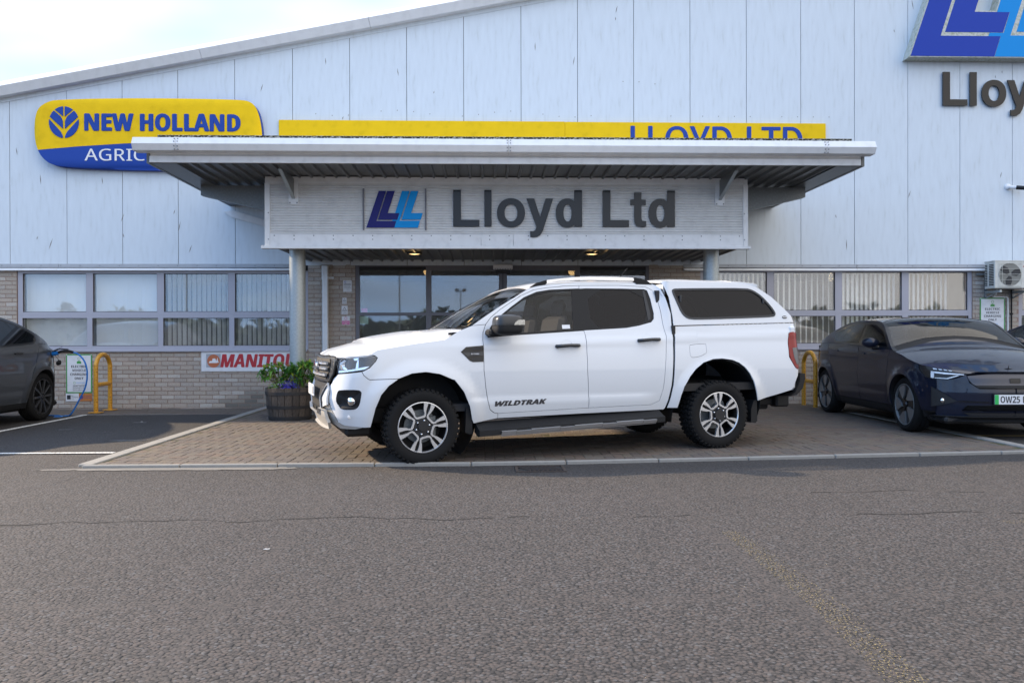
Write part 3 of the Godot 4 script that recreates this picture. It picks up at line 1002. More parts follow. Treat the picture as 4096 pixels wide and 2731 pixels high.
func windows_and_entrance() -> void:
	var lc := [-8.242, -6.996, -5.755, -4.505, -3.15]
	for i in 4:
		window(lc[i], lc[i + 1], 1.618, 2.405, 0.085 if i == 0 else 0.06, 0.06, 0.056, 0.05)
		window(lc[i], lc[i + 1], 1.0, 1.617, 0.075 if i == 0 else 0.045, 0.045, 0.072, 0.05)
	var rc := [3.915, 5.208, 6.466, 7.705, 8.942]
	for i in 4:
		window(rc[i], rc[i + 1], 1.636, 2.415, 0.06, 0.078 if i == 3 else 0.066, 0.05, 0.034)
		window(rc[i], rc[i + 1], 1.0, 1.635, 0.05, 0.06, 0.085, 0.05)
	window(9.818, 11.1, 1.636, 2.415, 0.075, 0.06, 0.05, 0.034)
	window(9.818, 11.1, 1.0, 1.635, 0.06, 0.06, 0.085, 0.05)
	part("sill", bx(-8.25, -3.16, 0.966, 1.002, ZW - 0.1, ZW + 0.045, 0.004), M.frame, shop)
	part("sill", bx(3.92, 8.943, 0.966, 1.002, ZW - 0.1, ZW + 0.045, 0.004), M.frame, shop)
	part("sill", bx(9.82, 11.1, 0.966, 1.002, ZW - 0.1, ZW + 0.045, 0.004), M.frame, shop)
	blind(-8.2, -7.02, "closed pale vertical blind behind the leftmost window of the left band", 0.10, 0.089, 0.078, 0.0)
	blind(-6.97, -5.8, "closed pale vertical blind behind the window above the yellow hoop", 0.16, 0.089, 0.080, 0.0)
	blind(-5.72, -4.55, "half open vertical blind with dark gaps above the red lettered board", 1.18, 0.089, 0.088, 0.0)
	blind(-4.47, -3.2, "half open vertical blind behind the window beside the left column", 1.12, 0.089, 0.088, 0.0)
	blind(3.97, 5.15, "half open vertical blind behind the window beside the right column", 0.85, 0.089, 0.086, 0.0)
	blind(5.27, 6.41, "open vertical blind with wide gaps behind the canopy of the pickup", 0.9, 0.089, 0.105, 0.0)
	blind(6.52, 7.65, "half open vertical blind with a lit ceiling lamp above it", 0.65, 0.089, 0.086, 0.0)
	blind(7.76, 8.88, "vertical blind drawn part way, dark gap at its right end", 0.7, 0.089, 0.086, 0.24)
	# lit ceiling lamps of the office, seen between the slats
	M.tube_light = mat(0.9, 0.85, 0.7, 0.5)
	M.tube_light.emission_enabled = true
	M.tube_light.emission = Color(1.0, 0.86, 0.55)
	M.tube_light.emission_energy_multiplier = 1.6
	for l in [[7.1, -16.6, 1.5, "lit strip lamp on the office ceiling behind the half open blind"], [4.6, -16.9, 1.3, "lit strip lamp on the office ceiling beside the right column"]]:
		var o := thing("ceiling_lamp", l[3], "lamp", Vector3(l[0], 2.56, l[1]), "lit lamps in the office")
		part("housing", bx(-l[2] / 2, l[2] / 2, 0.02, 0.06, -0.1, 0.1), M.white_plastic, o)
		part("lamp_tube", bx(-l[2] / 2 + 0.02, l[2] / 2 - 0.02, -0.02, 0.02, -0.08, 0.08), M.tube_light, o)
		var al := OmniLight3D.new()
		al.name = "lamp_light"
		al.light_color = Color(1.0, 0.9, 0.7)
		al.light_energy = 0.25
		al.light_size = 0.1
		al.omni_range = 12.0
		al.omni_attenuation = 2.0
		al.shadow_enabled = true
		o.add_child(al)
		al.position = Vector3(0, -0.12, 0)
	# glazed entrance
	var e := group_node("entrance_screen", shop)
	var fr := MB.new()
	for v in [[-2.308, -2.24], [-1.05, -0.956], [0.259, 0.326], [0.338, 0.406], [1.633, 1.725], [2.921, 2.976]]:
		bxa(fr, v[0], v[1], 0.0, 2.53, ZW - 0.10, ZW - 0.01)
	part("frame", fr, M.frame_dark, e)
	var bars := [[-2.24, -1.05, 2.478], [-0.956, 0.259, 2.41], [0.406, 1.633, 2.41], [1.725, 2.921, 2.478]]
	for b in bars:
		var mb := bx(b[0], b[1], b[2], 2.528, ZW - 0.098, ZW - 0.012)
		bxa(mb, b[0], b[1], 1.60, 1.657, ZW - 0.098, ZW - 0.012)
		bxa(mb, b[0], b[1], 0.0, 0.10, ZW - 0.098, ZW - 0.012)
		part("rail", mb, M.frame_dark, e)
		for y in [[0.10, 1.60], [1.657, b[2]]]:
			part("pane", bx(b[0], b[1], y[0], y[1], ZW - 0.055, ZW - 0.050), M.pane, e)
			part("inner_pane", bx(b[0], b[1], y[0], y[1], ZW - 0.072, ZW - 0.067), M.pane, e)
	part("door_gap", bx(0.326, 0.338, 0.0, 2.53, ZW - 0.09, ZW - 0.03), M.dark, e)
	# lobby furniture glimpsed through the glass
	var cn := thing("reception_counter", "dark reception counter inside the glazed entrance", "counter", Vector3(-0.2, 0.02, -18.4))
	part("front_panel", bx(-1.6, 1.6, 0, 1.05, -0.3, 0.3, 0.01), M.room_dark, cn)
	part("worktop", bx(-1.7, 1.7, 1.05, 1.09, -0.36, 0.36, 0.006), M.plastic_grey, cn)
	var pp := thing("notice_sheet", "pale green sheet stuck inside the lower left entrance pane", "notice", Vector3(-2.16, 1.525, ZW - 0.078))
	part("sheet", bx(-0.08, 0.07, -0.075, 0.07, -0.001, 0.001), M.pale_green, pp)
	var pk := thing("pink_sticker", "small pink sticker inside the upper left entrance pane", "sticker", Vector3(-2.16, 1.695, ZW - 0.078))
	part("sheet", bx(-0.055, 0.055, -0.03, 0.04, -0.001, 0.001), M.pink, pk)
	# downpipe
	var d := group_node("downpipe", shop)
	part("pipe", bx(-2.879, -2.780, -0.03, 2.36, ZW + 0.02, ZW + 0.10, 0.012), M.trim_white, d)
	part("shoe", bx(-2.885, -2.774, 2.33, 2.49, ZW + 0.012, ZW + 0.108, 0.012), M.trim_white, d)
	var br := bx(-2.905, -2.690, 2.255, 2.295, ZW + 0.002, ZW + 0.016)
	bxa(br, -2.884, -2.775, 2.255, 2.295, ZW + 0.016, ZW + 0.104)
	part("bracket", br, M.trim_white, d)
	# emergency light and sensor over the doors
	var s := thing("emergency_light", "clear striped bulkhead lamp fixed over the entrance doors", "lamp", Vector3(0.33, 2.47, ZW + 0.02))
	part("base", bx(-0.13, 0.13, -0.115, -0.065, 0, 0.07, 0.006), M.plastic_grey, s)
	part("diffuser", bx(-0.175, 0.175, -0.05, 0.04, 0.0, 0.12, 0.012), M.white_plastic, s)
	for i in 7:
		part("rib", bx(-0.15 + i * 0.046, -0.13 + i * 0.046, -0.055, -0.035, 0.118, 0.126), M.frame, s)

# ---------------------------------------------------------------- the entrance canopy
func ribbed(x0: float, x1: float, z0: float, z1: float, y: float, pitch: float) -> MB:
	var mb := MB.new()
	var x := x0
	while x < x1 - 0.01:
		var a := x
		var b: float = min(x + pitch * 0.70, x1)
		var c: float = min(x + pitch * 0.78, x1)
		var d: float = min(x + pitch * 0.92, x1)
		var e: float = min(x + pitch, x1)
		for q in [[a, b, 0.0, 0.0], [b, c, 0.0, -0.035], [c, d, -0.035, -0.035], [d, e, -0.035, 0.0]]:
			if q[1] - q[0] < 0.001: continue
			mb.hint_quad(Vector3(q[0], y + q[2], z0), Vector3(q[1], y + q[3], z0), Vector3(q[1], y + q[3], z1), Vector3(q[0], y + q[2], z1), Vector3.DOWN)
		x += pitch
	return mb

func canopy() -> void:
	var c := thing("entrance_canopy", "flat metal entrance canopy on two columns with a ribbed white fascia", "canopy")
	var zf := -12.31
	# columns
	for x in [-2.885, 3.557]:
		var col := MB.new()
		lathe(col, [Vector2(0.122, -0.1), Vector2(0.122, 2.6)], 32, shift(x, 0, -12.85), true)
		part("column", col, M.galv, c)
		part("base_plate", bx(x - 0.2, x + 0.2, 0.0, 0.02, -13.05, -12.65), M.galv_dark, c)
	# lower soffit and the box above it
	part("lower_soffit", ribbed(-3.24, 3.96, ZW + 0.02, zf - 0.02, 2.60, 0.18), M.deck, c)
	part("soffit_deck", bx(-3.24, 3.96, 2.61, 2.66, ZW + 0.01, zf - 0.03), M.deck, c)
	var fas := MB.new()
	var y := 2.745
	while y < 3.485:
		var yy := y
		for q in [[0.0, 0.022, 0.0, 0.0], [0.022, 0.027, 0.0, -0.013], [0.027, 0.033, -0.013, -0.013], [0.033, 0.038, -0.013, 0.0]]:
			fas.hint_quad(Vector3(-3.17, yy + q[0], zf + q[2]), Vector3(3.9, yy + q[0], zf + q[2]), Vector3(3.9, yy + q[1], zf + q[3]), Vector3(-3.17, yy + q[1], zf + q[3]), Vector3(0, 0, 1))
		y += 0.038
	part("fascia_sheet", fas, M.fascia, c)
	part("fascia_box", bx(-3.23, 3.955, 2.67, 3.56, ZW + 0.02, zf - 0.018), M.trim_white, c)
	part("top_trim", bx(-3.235, 3.96, 3.49, 3.585, zf - 0.012, zf + 0.006), M.trim_white, c)
	part("corner_trim", bx(-3.24, -3.165, 2.566, 3.488, zf - 0.03, zf + 0.009), M.trim_white, c)
	part("corner_trim", bx(3.895, 3.965, 2.566, 3.488, zf - 0.03, zf + 0.009), M.trim_white, c)
	for s in [[-3.163, -0.05], [-0.046, 0.43], [0.434, 3.893]]:
		part("lower_band", bx(s[0], s[1], 2.568, 2.74, zf - 0.01, zf + 0.006), M.trim_white, c)
	part("drip_trim", bx(-3.285, 4.0, 2.52, 2.564, zf - 0.06, zf + 0.045, 0.003), M.trim_white, c)
	var sc := MB.new()
	for i in 25:
		for yy in ([2.715, 2.66] if i % 2 else [2.715]):
			prism(sc, ellipse(-3.1 + i * 0.289, yy, 0.009, 0.009, 8), 0.005, shift(0, 0, zf + 0.006), false)
	for x in [-3.185, 3.912]:
		for yy in [2.66, 3.05]:
			prism(sc, ellipse(x, yy, 0.009, 0.009, 8), 0.005, shift(0, 0, zf + 0.009), false)
	part("screws", sc, M.galv_dark, c).set_meta("kind", "stuff")
	# upper roof
	part("upper_soffit", ribbed(-4.50, 5.20, ZW + 0.02, -11.24, 3.60, 0.18), M.deck, c)
	part("roof_deck", bx(-4.50, 5.20, 3.62, 3.80, ZW + 0.01, -11.24), M.trim_grey, c)
	for x in [-4.52, 5.20]:
		part("side_trim", bx(x - 0.0, x + 0.04, 3.545, 3.80, ZW + 0.02, -11.22), M.deck, c)
		part("edge_plate", bx(x + (0.04 if x < 0 else -0.34), x + (0.38 if x < 0 else 0.0), 3.551, 3.557, ZW + 0.03, -11.26), M.deck, c)
	part("front_trim", bx(-4.48, 5.19, 3.555, 3.640, -11.24, -11.21, 0.004), M.trim_white, c)
	var gp := pv([-0.16, 0.08, 0.0, 0.085, 0.045, -0.005, 0.0, -0.085, -0.16, -0.09])
	for s in [[-4.62, -4.05], [-4.05, 0.33], [0.33, 4.62], [4.62, 5.30]]:
		var g := MB.new()
		prism(g, gp, s[1] - s[0] - 0.004, Transform3D(Basis(Vector3(0, 0, 1), Vector3(0, 1, 0), Vector3(1, 0, 0)), Vector3(s[0], 3.76, -11.02)))
		part("gutter", g, M.trim_white, c)
	for x in [-4.05, 0.33, 4.62]:
		var rv := MB.new()
		for q in [[0.012, 0.07], [0.03, 0.03], [0.03, -0.03], [0.012, -0.07]]:
			for dx in [-0.022, 0.022]:
				box(rv, Vector3(x + dx, 3.755 + q[1], -11.02 + q[0]), Vector3(0.012, 0.012, 0.02))
		part("rivets", rv, M.galv_dark, c).set_meta("kind", "stuff")
	part("parapet", bx(-4.44, 5.14, 3.80, 3.965, -11.5, -11.38, 0.006), M.mold, c)
	part("parapet_side", bx(-4.44, -4.38, 3.80, 3.96, ZW + 0.02, -11.5), M.mold, c)
	part("parapet_side", bx(5.08, 5.14, 3.80, 3.96, ZW + 0.02, -11.5), M.mold, c)
	# cross beam under the upper soffit, seen past both ends of the box
	for s in [[-3.24, -4.36, -1.0], [3.96, 5.06, 1.0]]:
		var bm := MB.new()
		prism(bm, pv([s[0], 3.14, s[0], 3.55, s[1], 3.55, s[1], 3.40]), 0.14, shift(0, 0, -13.0))
		part("beam", bm, M.galv_dark, c)
	# gusset brackets on the fascia
	for s in [[-2.815, 1.0], [3.54, -1.0]]:
		var b := group_node("bracket", c)
		part("plate", bx(s[0] - 0.072, s[0] + 0.072, 3.175, 3.488, zf + 0.007, zf + 0.016), M.trim_white, b)
		var gu := MB.new()
		prism(gu, pv([0.0, 3.26, 0.0, 3.555, 0.82, 3.555, 0.80, 3.53]), 0.014, Transform3D(Basis(Vector3(0, 0, 1), Vector3(0, 1, 0), Vector3(1, 0, 0)), Vector3(s[0] - 0.007, 0, zf + 0.012)))
		part("gusset", gu, M.galv_dark, b)
		part("flange", box(MB.new(), Vector3.ZERO, Vector3(0.05, 0.012, 0.86), 0.002), M.galv, b, Transform3D(Basis(Vector3.RIGHT, -0.322), Vector3(s[0], 3.395, zf + 0.42)))
		for dx in [-0.052, 0.052]:
			part("bolt", box(MB.new(), Vector3(s[0] + dx, 3.197, zf + 0.02), Vector3(0.018, 0.018, 0.012), 0.003), M.galv_dark, b)
	# abutment flashing of the lower roof on the left
	var ab := MB.new()
	prism(ab, pv([-4.62, 3.44, -4.46, 3.47, -3.2, 3.10, -3.2, 2.98, -4.48, 3.35]), 0.05, shift(0, 0, ZW + 0.003))
	part("abutment_flashing", ab, M.trim_white, c)
	# two lit downlights
	M.downlight = mat(0.9, 0.85, 0.7, 0.5)
	M.downlight.emission_enabled = true
	M.downlight.emission = Color(1.0, 0.84, 0.58)
	M.downlight.emission_energy_multiplier = 0.5
	for x in [-1.13, 1.75]:
		var l := group_node("downlight", c)
		var rimm := MB.new()
		lathe(rimm, [Vector2(0.10, 0.0), Vector2(0.118, -0.012), Vector2(0.125, 0.03)], 28, shift(x, 2.562, -13.4))
		part("rim", rimm, M.plastic_grey, l)
		var ln := MB.new()
		lathe(ln, [Vector2(0.0, -0.014), Vector2(0.07, -0.011), Vector2(0.10, 0.0), Vector2(0.0, 0.02)], 28, shift(x, 2.562, -13.4), true)
		part("lamp_lens", ln, M.downlight, l)
		var o := OmniLight3D.new()
		o.name = "downlight_light"
		o.light_color = Color(1.0, 0.82, 0.55)
		o.light_energy = 0.012
		o.light_size = 0.08
		o.omni_range = 10.0
		o.omni_attenuation = 2.0
		o.shadow_enabled = true
		l.add_child(o)
		o.position = Vector3(x, 2.52, -13.4)

# ---------------------------------------------------------------- signs
const LOGO := {
	"outer_dark": [90, 265, 142, 265, 72, 48, 216, 48, 201, 0, 0, 0],
	"inner_dark": [151, 265, 206, 265, 154, 105, 238, 105, 222, 57, 83, 57],
	"outer_light": [258, 265, 312, 265, 240, 50, 388, 50, 373, 0, 202, 0, 217, 48, 187, 48, 190, 56, 224, 56, 239, 105, 208, 105],
	"inner_light": [321, 265, 376, 265, 324, 106, 407, 106, 393, 59, 255, 59],
}

func scaled(a: Array, k: float, ox := 0.0, oy := 0.0) -> PackedVector2Array:
	var o := pv(a)
	for i in o.size(): o[i] = Vector2(o[i].x * k + ox, o[i].y * k + oy)
	return o

# capital-height letters for the company name; x and y in metres
func sign_letter(ch: String, x0: float, x1: float, yb: float, cap: float) -> MB:
	var mb := MB.new()
	var d := 0.025
	var st := cap * 0.213
	var xh := cap * 0.77
	if ch == "L":
		prism(mb, pv([x0, yb, x1, yb, x1, yb + cap * 0.185, x0 + st, yb + cap * 0.185, x0 + st, yb + cap, x0, yb + cap]), d)
	elif ch == "l":
		prism(mb, pv([x0, yb, x1, yb, x1, yb + cap, x0, yb + cap]), d)
	elif ch == "o":
		var cx := (x0 + x1) / 2
		var cy := yb + xh / 2 - cap * 0.01
		ring(mb, ellipse(cx, cy, (x1 - x0) / 2, xh / 2 + cap * 0.015, 40, 2.15), ellipse(cx, cy, (x1 - x0) / 2 - st * 0.97, xh / 2 - st * 0.72, 40, 2.1), d)
	elif ch == "d":
		var bx1 := x1 - st * 0.45
		var cx := (x0 + bx1) / 2
		var cy := yb + xh / 2 - cap * 0.01
		ring(mb, ellipse(cx, cy, (bx1 - x0) / 2, xh / 2 + cap * 0.015, 40, 2.15), ellipse(cx + 0.01 * cap, cy, (bx1 - x0) / 2 - st * 0.95, xh / 2 - st * 0.72, 40, 2.1), d)
		prism(mb, pv([x1 - st, yb, x1, yb, x1, yb + cap, x1 - st, yb + cap]), d + 0.001)
	elif ch == "y":
		var w := x1 - x0
		prism(mb, pv([x0, yb + xh, x0 + w * 0.29, yb + xh, x0 + w * 0.51, yb + cap * 0.27, x0 + w * 0.72, yb + xh, x1, yb + xh, x0 + w * 0.62, yb - cap * 0.10, x0 + w * 0.52, yb - cap * 0.23, x0 + w * 0.40, yb - cap * 0.285, x0 + w * 0.24, yb - cap * 0.295, x0 + w * 0.14, yb - cap * 0.285, x0 + w * 0.14, yb - cap * 0.12, x0 + w * 0.25, yb - cap * 0.125, x0 + w * 0.33, yb - cap * 0.09, x0 + w * 0.37, yb - cap * 0.005]), d)
	elif ch == "t":
		var w := x1 - x0
		var a := x0 + w * 0.24
		var b := a + st * 0.93
		prism(mb, pv([a, yb + cap * 0.945, b, yb + cap * 0.945, b, yb + xh * 0.975, x1 - w * 0.02, yb + xh * 0.975, x1 - w * 0.02, yb + cap * 0.595, b, yb + cap * 0.595, b, yb + cap * 0.24, b + w * 0.05, yb + cap * 0.17, x1, yb + cap * 0.16, x1, yb + cap * 0.005, x1 - w * 0.25, yb - cap * 0.012, a + w * 0.14, yb + cap * 0.02, a + w * 0.02, yb + cap * 0.12, a, yb + cap * 0.25, a, yb + cap * 0.595, x0, yb + cap * 0.595, x0, yb + xh * 0.975, a, yb + xh * 0.975]), d)
	return mb

func signs() -> void:
	# company name and logo on the canopy fascia
	var zf := -12.305
	var s := thing("fascia_sign", "black company name and blue and cyan slanted logo on the ribbed fascia", "sign", Vector3(0, 0, zf))
	for l in [["L", -0.462, -0.073], ["l", 0.002, 0.108], ["o", 0.189, 0.606], ["y", 0.628, 1.026], ["d", 1.065, 1.459], ["L", 1.768, 2.163], ["t", 2.186, 2.420], ["d", 2.459, 2.854]]:
		part("letter", sign_letter(l[0], l[1], l[2], 2.850, 0.543), M.black_gloss, s)
	for k in LOGO:
		var mb := MB.new()
		prism(mb, scaled(LOGO[k], 0.832 / 407.0, -1.746, 2.832), 0.02)
		part("logo_piece", mb, M.navy_sign if k.ends_with("dark") else M.cyan, s)
	part("bar", bx(-1.799, -1.777, 2.796, 3.41, 0, 0.02), M.frame_dark, s)
	part("bar", bx(-0.881, -0.859, 2.796, 3.41, 0, 0.02), M.frame_dark, s)
	# the same logo, large, on the wall
	var k := 2.02 / 265.0
	var g := thing("logo_sign", "huge blue and cyan slanted logo box high on the wall, cut by the photo's corner", "sign", Vector3(7.66, 6.24, ZW))
	var bk := MB.new()
	var outline := scaled([88, 267, 208, 267, 158, 108, 206, 108, 256, 267, 378, 267, 328, 108, 410, 108, 395, 57, 390, 48, 375, -2, -3, -2], k)
	prism(bk, outline, 0.25)
	M.sign_box = grain(mat(0.52, 0.53, 0.49, 0.5), ntex(noise(FastNoiseLite.TYPE_SIMPLEX_SMOOTH, 0.03, 4, 52), 512, [[0.0, Color(0.70, 0.73, 0.60)], [0.35, Color(0.92, 0.93, 0.88)], [0.6, grey(1.0)], [1.0, grey(1.0)]]), 0.9)
	part("box", bk, M.sign_box, g)
	for q in LOGO:
		var mb := MB.new()
		prism(mb, scaled(LOGO[q], k), 0.006, shift(0, 0, 0.25), false)
		part("logo_piece", mb, M.royal if q.ends_with("dark") else M.cyan, g)
	var f := thing("wall_lettering", "black raised company lettering on the cladding under the huge logo", "sign", Vector3(0, 0, ZW + 0.03))
	for l in [["L", 8.366, 8.820], ["l", 8.868, 8.994], ["o", 9.088, 9.544], ["y", 9.562, 10.02], ["d", 10.05, 10.50]]:
		part("letter", sign_letter(l[0], l[1], l[2], 5.412, 0.612), M.black_gloss, f)
	# long yellow board behind the canopy
	var y := thing("name_board", "long yellow board with blue capitals, half hidden behind the canopy roof", "sign", Vector3(0, 0, ZW + 0.003))
	for b in [[-3.645, 1.45], [1.453, 6.2]]:
		part("board", bx(b[0], b[1], 4.40, 5.075 - 0.003 * max(b[0], 0.0), 0, 0.05, 0.004), M.yellow, y)
	part("lettering", lettering("LLOYD LTD", false, 2.645, 5.76, 4.48, 5.0, 0.008, 0.0, 0.010), M.blue, y, shift(0, 0, 0.05))
	# oval brand sign
	var o := thing("oval_sign", "rounded yellow and blue illuminated box sign left of the canopy", "sign", Vector3(-5.885, 4.80, ZW))
	var shape := pv([-1.70, 0.545, -1.55, 0.57, -0.9, 0.60, 0.0, 0.615, 0.9, 0.61, 1.55, 0.595, 1.74, 0.575, 1.85, 0.50, 1.92, 0.36, 1.965, 0.12, 1.975, -0.1, 1.95, -0.28, 1.90, -0.42, 1.83, -0.53, 1.72, -0.60, 1.2, -0.635, 0.3, -0.65, -0.6, -0.635, -1.45, -0.60, -1.68, -0.555, -1.80, -0.46, -1.88, -0.35, -1.94, -0.20, -1.975, 0.0, -1.965, 0.18, -1.93, 0.33, -1.87, 0.44])
	shape = smooth2(shape, 2)
	var low := Geometry2D.intersect_polygons(shape, pv([-3, -2, 3, -2, 3, -0.24, 1.2, -0.17, 0.3, -0.165, -0.4, -0.19, -1.2, -0.245, -1.96, -0.315, -3, -0.36]))[0]
	var top := Geometry2D.clip_polygons(shape, pv([-3, -2, 3, -2, 3, -0.238, 1.2, -0.168, 0.3, -0.163, -0.4, -0.188, -1.2, -0.243, -1.96, -0.313, -3, -0.358]))[0]
	# the face bulges like moulded acrylic: it turns back towards its edge
	var bulge := func(a: float, b: float) -> Vector3:
		var e: float = clamp(min(1.98 - abs(a), 0.63 - abs(b)) / 0.16, 0.0, 1.0)
		return Vector3(a, b, 0.12 + 0.06 * sqrt(1.0 - (1.0 - e) * (1.0 - e)))
	part("upper_face", panel(MB.new(), top, bulge, 0.05, 0.0), M.yellow, o)
	part("lower_face", panel(MB.new(), low, bulge, 0.05, 0.0), M.blue, o)
	var sd := MB.new()
	prism(sd, shape, 0.119)
	part("casing", sd, M.blue, o)
	part("lettering", lettering("NEW HOLLAND", true, -1.08, 1.595, 0.035, 0.33, 0.016, 0.0, 0.012), M.blue, o, shift(0, 0, 0.176))
	part("lettering", lettering("AGRICULTURE", false, -1.09, 1.25, -0.495, -0.285, 0.016), M.white_plastic, o, shift(0, 0, 0.172))
	# leaf emblem: a disc cut by six slanting gaps
	var disc := ellipse(0, 0, 0.256, 0.275, 40)
	var leaf := [pv([-0.014, 0.10, -0.014, 0.3, -0.25, 0.33, -0.172, 0.232]), pv([-0.19, 0.215, -0.4, 0.4, -0.4, 0.02, -0.25, 0.10, -0.018, -0.115, -0.020, 0.02, -0.055, 0.10]), pv([-0.262, 0.065, -0.3, -0.3, -0.02, -0.3, -0.02, -0.24, -0.06, -0.16])]
	for lf in leaf:
		for sg in [1.0, -1.0]:
			var p := PackedVector2Array()
			for q in lf: p.append(Vector2(q.x * sg, q.y))
			for r in Geometry2D.intersect_polygons(disc, p):
				var mb := MB.new()
				prism(mb, r, 0.016, shift(-1.44, 0.175, 0.176), false)
				part("leaf_emblem", mb, M.blue, o)
	# white board with red lettering under the left windows
	var m := thing("brand_board", "white board with red slanted capitals fixed to the brick under the windows", "sign", Vector3(0, 0, ZW + 0.004))
	part("board", bx(-5.031, -3.22, 0.615, 0.972, 0, 0.012, 0.002), M.white_sign, m)
	part("lettering", lettering("MANITOU", true, -4.69, -3.40, 0.692, 0.920, 0.004, 0.16, 0.008), M.red, m, shift(0, 0, 0.012))
	M.emblem = mat(0.45, 0.13, 0.05, 0.35)
	part("emblem_ground", bx(-4.945, -4.69, 0.685, 0.925, 0.012, 0.014), M.trim_grey, m)
	var em := MB.new()
	prism(em, ellipse(-4.815, 0.80, 0.112, 0.116, 32), 0.003, shift(0, 0, 0.014), false)
	part("emblem_disc", em, M.emblem, m)
	var ma := MB.new()
	prism(ma, pv([-4.90, 0.765, -4.88, 0.80, -4.84, 0.80, -4.83, 0.845, -4.785, 0.845, -4.765, 0.795, -4.745, 0.86, -4.735, 0.80, -4.72, 0.775, -4.76, 0.765]), 0.003, shift(0, 0, 0.017), false)
	part("emblem_machine", ma, M.white_plastic, m)
	ev_sign(-7.396, -6.945, 0.240, 0.929, "green bordered charging sign low on the brick beside the yellow hoop")
	ev_sign(9.078, 9.547, 1.262, 1.910, "green bordered charging sign on the brick pier below the air conditioner")
	# bay plate under the left charging sign
	var b := thing("bay_plate", "small white and orange parking plate below the left charging sign", "sign", Vector3(0, 0, ZW + 0.004))
	part("white_half", bx(-7.40, -7.176, 0.098, 0.236, 0, 0.006), M.white_sign, b)
	part("orange_half", bx(-7.175, -6.951, 0.098, 0.236, 0, 0.006), M.orange, b)
	part("pictogram", bx(-7.382, -7.318, 0.13, 0.205, 0.006, 0.008), M.ink, b)
	part("lettering", lettering("For", false, -7.305, -7.27, 0.188, 0.205, 0.001), M.ink, b, shift(0, 0, 0.006))
	part("lettering", lettering("recharging", false, -7.305, -7.19, 0.158, 0.178, 0.001), M.ink, b, shift(0, 0, 0.006))
	part("lettering", lettering("only", false, -7.305, -7.26, 0.128, 0.148, 0.001), M.ink, b, shift(0, 0, 0.006))
	var nd := MB.new()
	prism(nd, ellipse(-7.13, 0.168, 0.034, 0.036, 24), 0.002, shift(0, 0, 0.006), false)
	part("no_parking_disc", nd, M.purple, b)
	part("lettering", lettering("No parking", true, -7.085, -6.96, 0.172, 0.194, 0.001), M.purple, b, shift(0, 0, 0.006))
	part("lettering", lettering("at any time", true, -7.085, -6.96, 0.142, 0.162, 0.001), M.purple, b, shift(0, 0, 0.006))
	# notices on the brick beside the entrance
	var w := thing("warning_notice", "white warning notice high on the brick beside the downpipe", "notice", Vector3(0, 0, ZW + 0.003))
	part("plate", bx(-2.524, -2.372, 2.026, 2.229, 0, 0.004), M.white_sign, w)
	part("lettering", lettering("WARNING!", true, -2.512, -2.384, 2.150, 2.172, 0.001), M.ink, w, shift(0, 0, 0.004))
	part("lettering", lettering("Security systems", false, -2.46, -2.39, 2.196, 2.207, 0.001), M.ink, w, shift(0, 0, 0.004))
	for q in [["These premises", 2.132], ["are under 24 hour", 2.116], ["CCTV surveillance", 2.100], ["for your protection", 2.082]]:
		part("lettering", lettering(q[0], false, -2.505, -2.391, q[1], q[1] + 0.011, 0.001), M.ink, w, shift(0, 0, 0.004))
	var rg := MB.new()
	ring(rg, ellipse(-2.487, 2.203, 0.018, 0.018, 16), ellipse(-2.487, 2.203, 0.012, 0.012, 16), 0.001, shift(0, 0, 0.004))
	part("badge", rg, M.blue, w)
	for q in [[-2.539, -2.464, 1.811, 1.920, "smaller of the two white ramp warning plates on the brick"], [-2.554, -2.447, 1.623, 1.777, "larger white ramp warning plate, below the smaller one"]]:
		var t := thing("ramp_notice", q[4], "notice", Vector3(0, 0, ZW + 0.003), "ramp warning plates beside the entrance")
		part("plate", bx(q[0], q[1], q[2], q[3], 0, 0.004), M.white_sign, t)
		var wd: float = q[1] - q[0]
		var cx: float = (q[0] + q[1]) / 2
		var b0: float = q[2] + (q[3] - q[2]) * 0.40
		var tri := MB.new()
		ring(tri, pv([cx - wd * 0.38, b0, cx + wd * 0.38, b0, cx, b0 + wd * 0.68]), pv([cx - wd * 0.29, b0 + wd * 0.055, cx + wd * 0.29, b0 + wd * 0.055, cx, b0 + wd * 0.57]), 0.001, shift(0, 0, 0.004))
		part("triangle", tri, M.ink, t)
		var rp := MB.new()
		prism(rp, pv([cx - wd * 0.2, b0 + wd * 0.1, cx + wd * 0.2, b0 + wd * 0.24, cx + wd * 0.2, b0 + wd * 0.2, cx - wd * 0.05, b0 + wd * 0.1]), 0.001, shift(0, 0, 0.004), false)
		part("ramp_symbol", rp, M.ink, t)
		part("lettering", lettering("CAUTION", false, cx - wd * 0.28, cx + wd * 0.28, q[2] + wd * 0.30, q[2] + wd * 0.40, 0.001), M.ink, t, shift(0, 0, 0.004))
		part("lettering", lettering("STEEP RAMP", true, cx - wd * 0.38, cx + wd * 0.38, q[2] + wd * 0.12, q[2] + wd * 0.22, 0.001), M.ink, t, shift(0, 0, 0.004))
	var n := thing("no_smoking_notice", "white and pink no smoking notice, lowest on the brick", "notice", Vector3(0, 0, ZW + 0.003))
	part("plate", bx(-2.549, -2.407, 1.437, 1.588, 0, 0.004), M.white_sign, n)
	part("pink_half", bx(-2.545, -2.411, 1.442, 1.512, 0.004, 0.005), M.pink, n)
	var ns := MB.new()
	ring(ns, ellipse(-2.478, 1.552, 0.025, 0.030, 24), ellipse(-2.478, 1.552, 0.018, 0.023, 24), 0.001, shift(0, 0, 0.004))
	part("symbol", ns, M.pink, n)
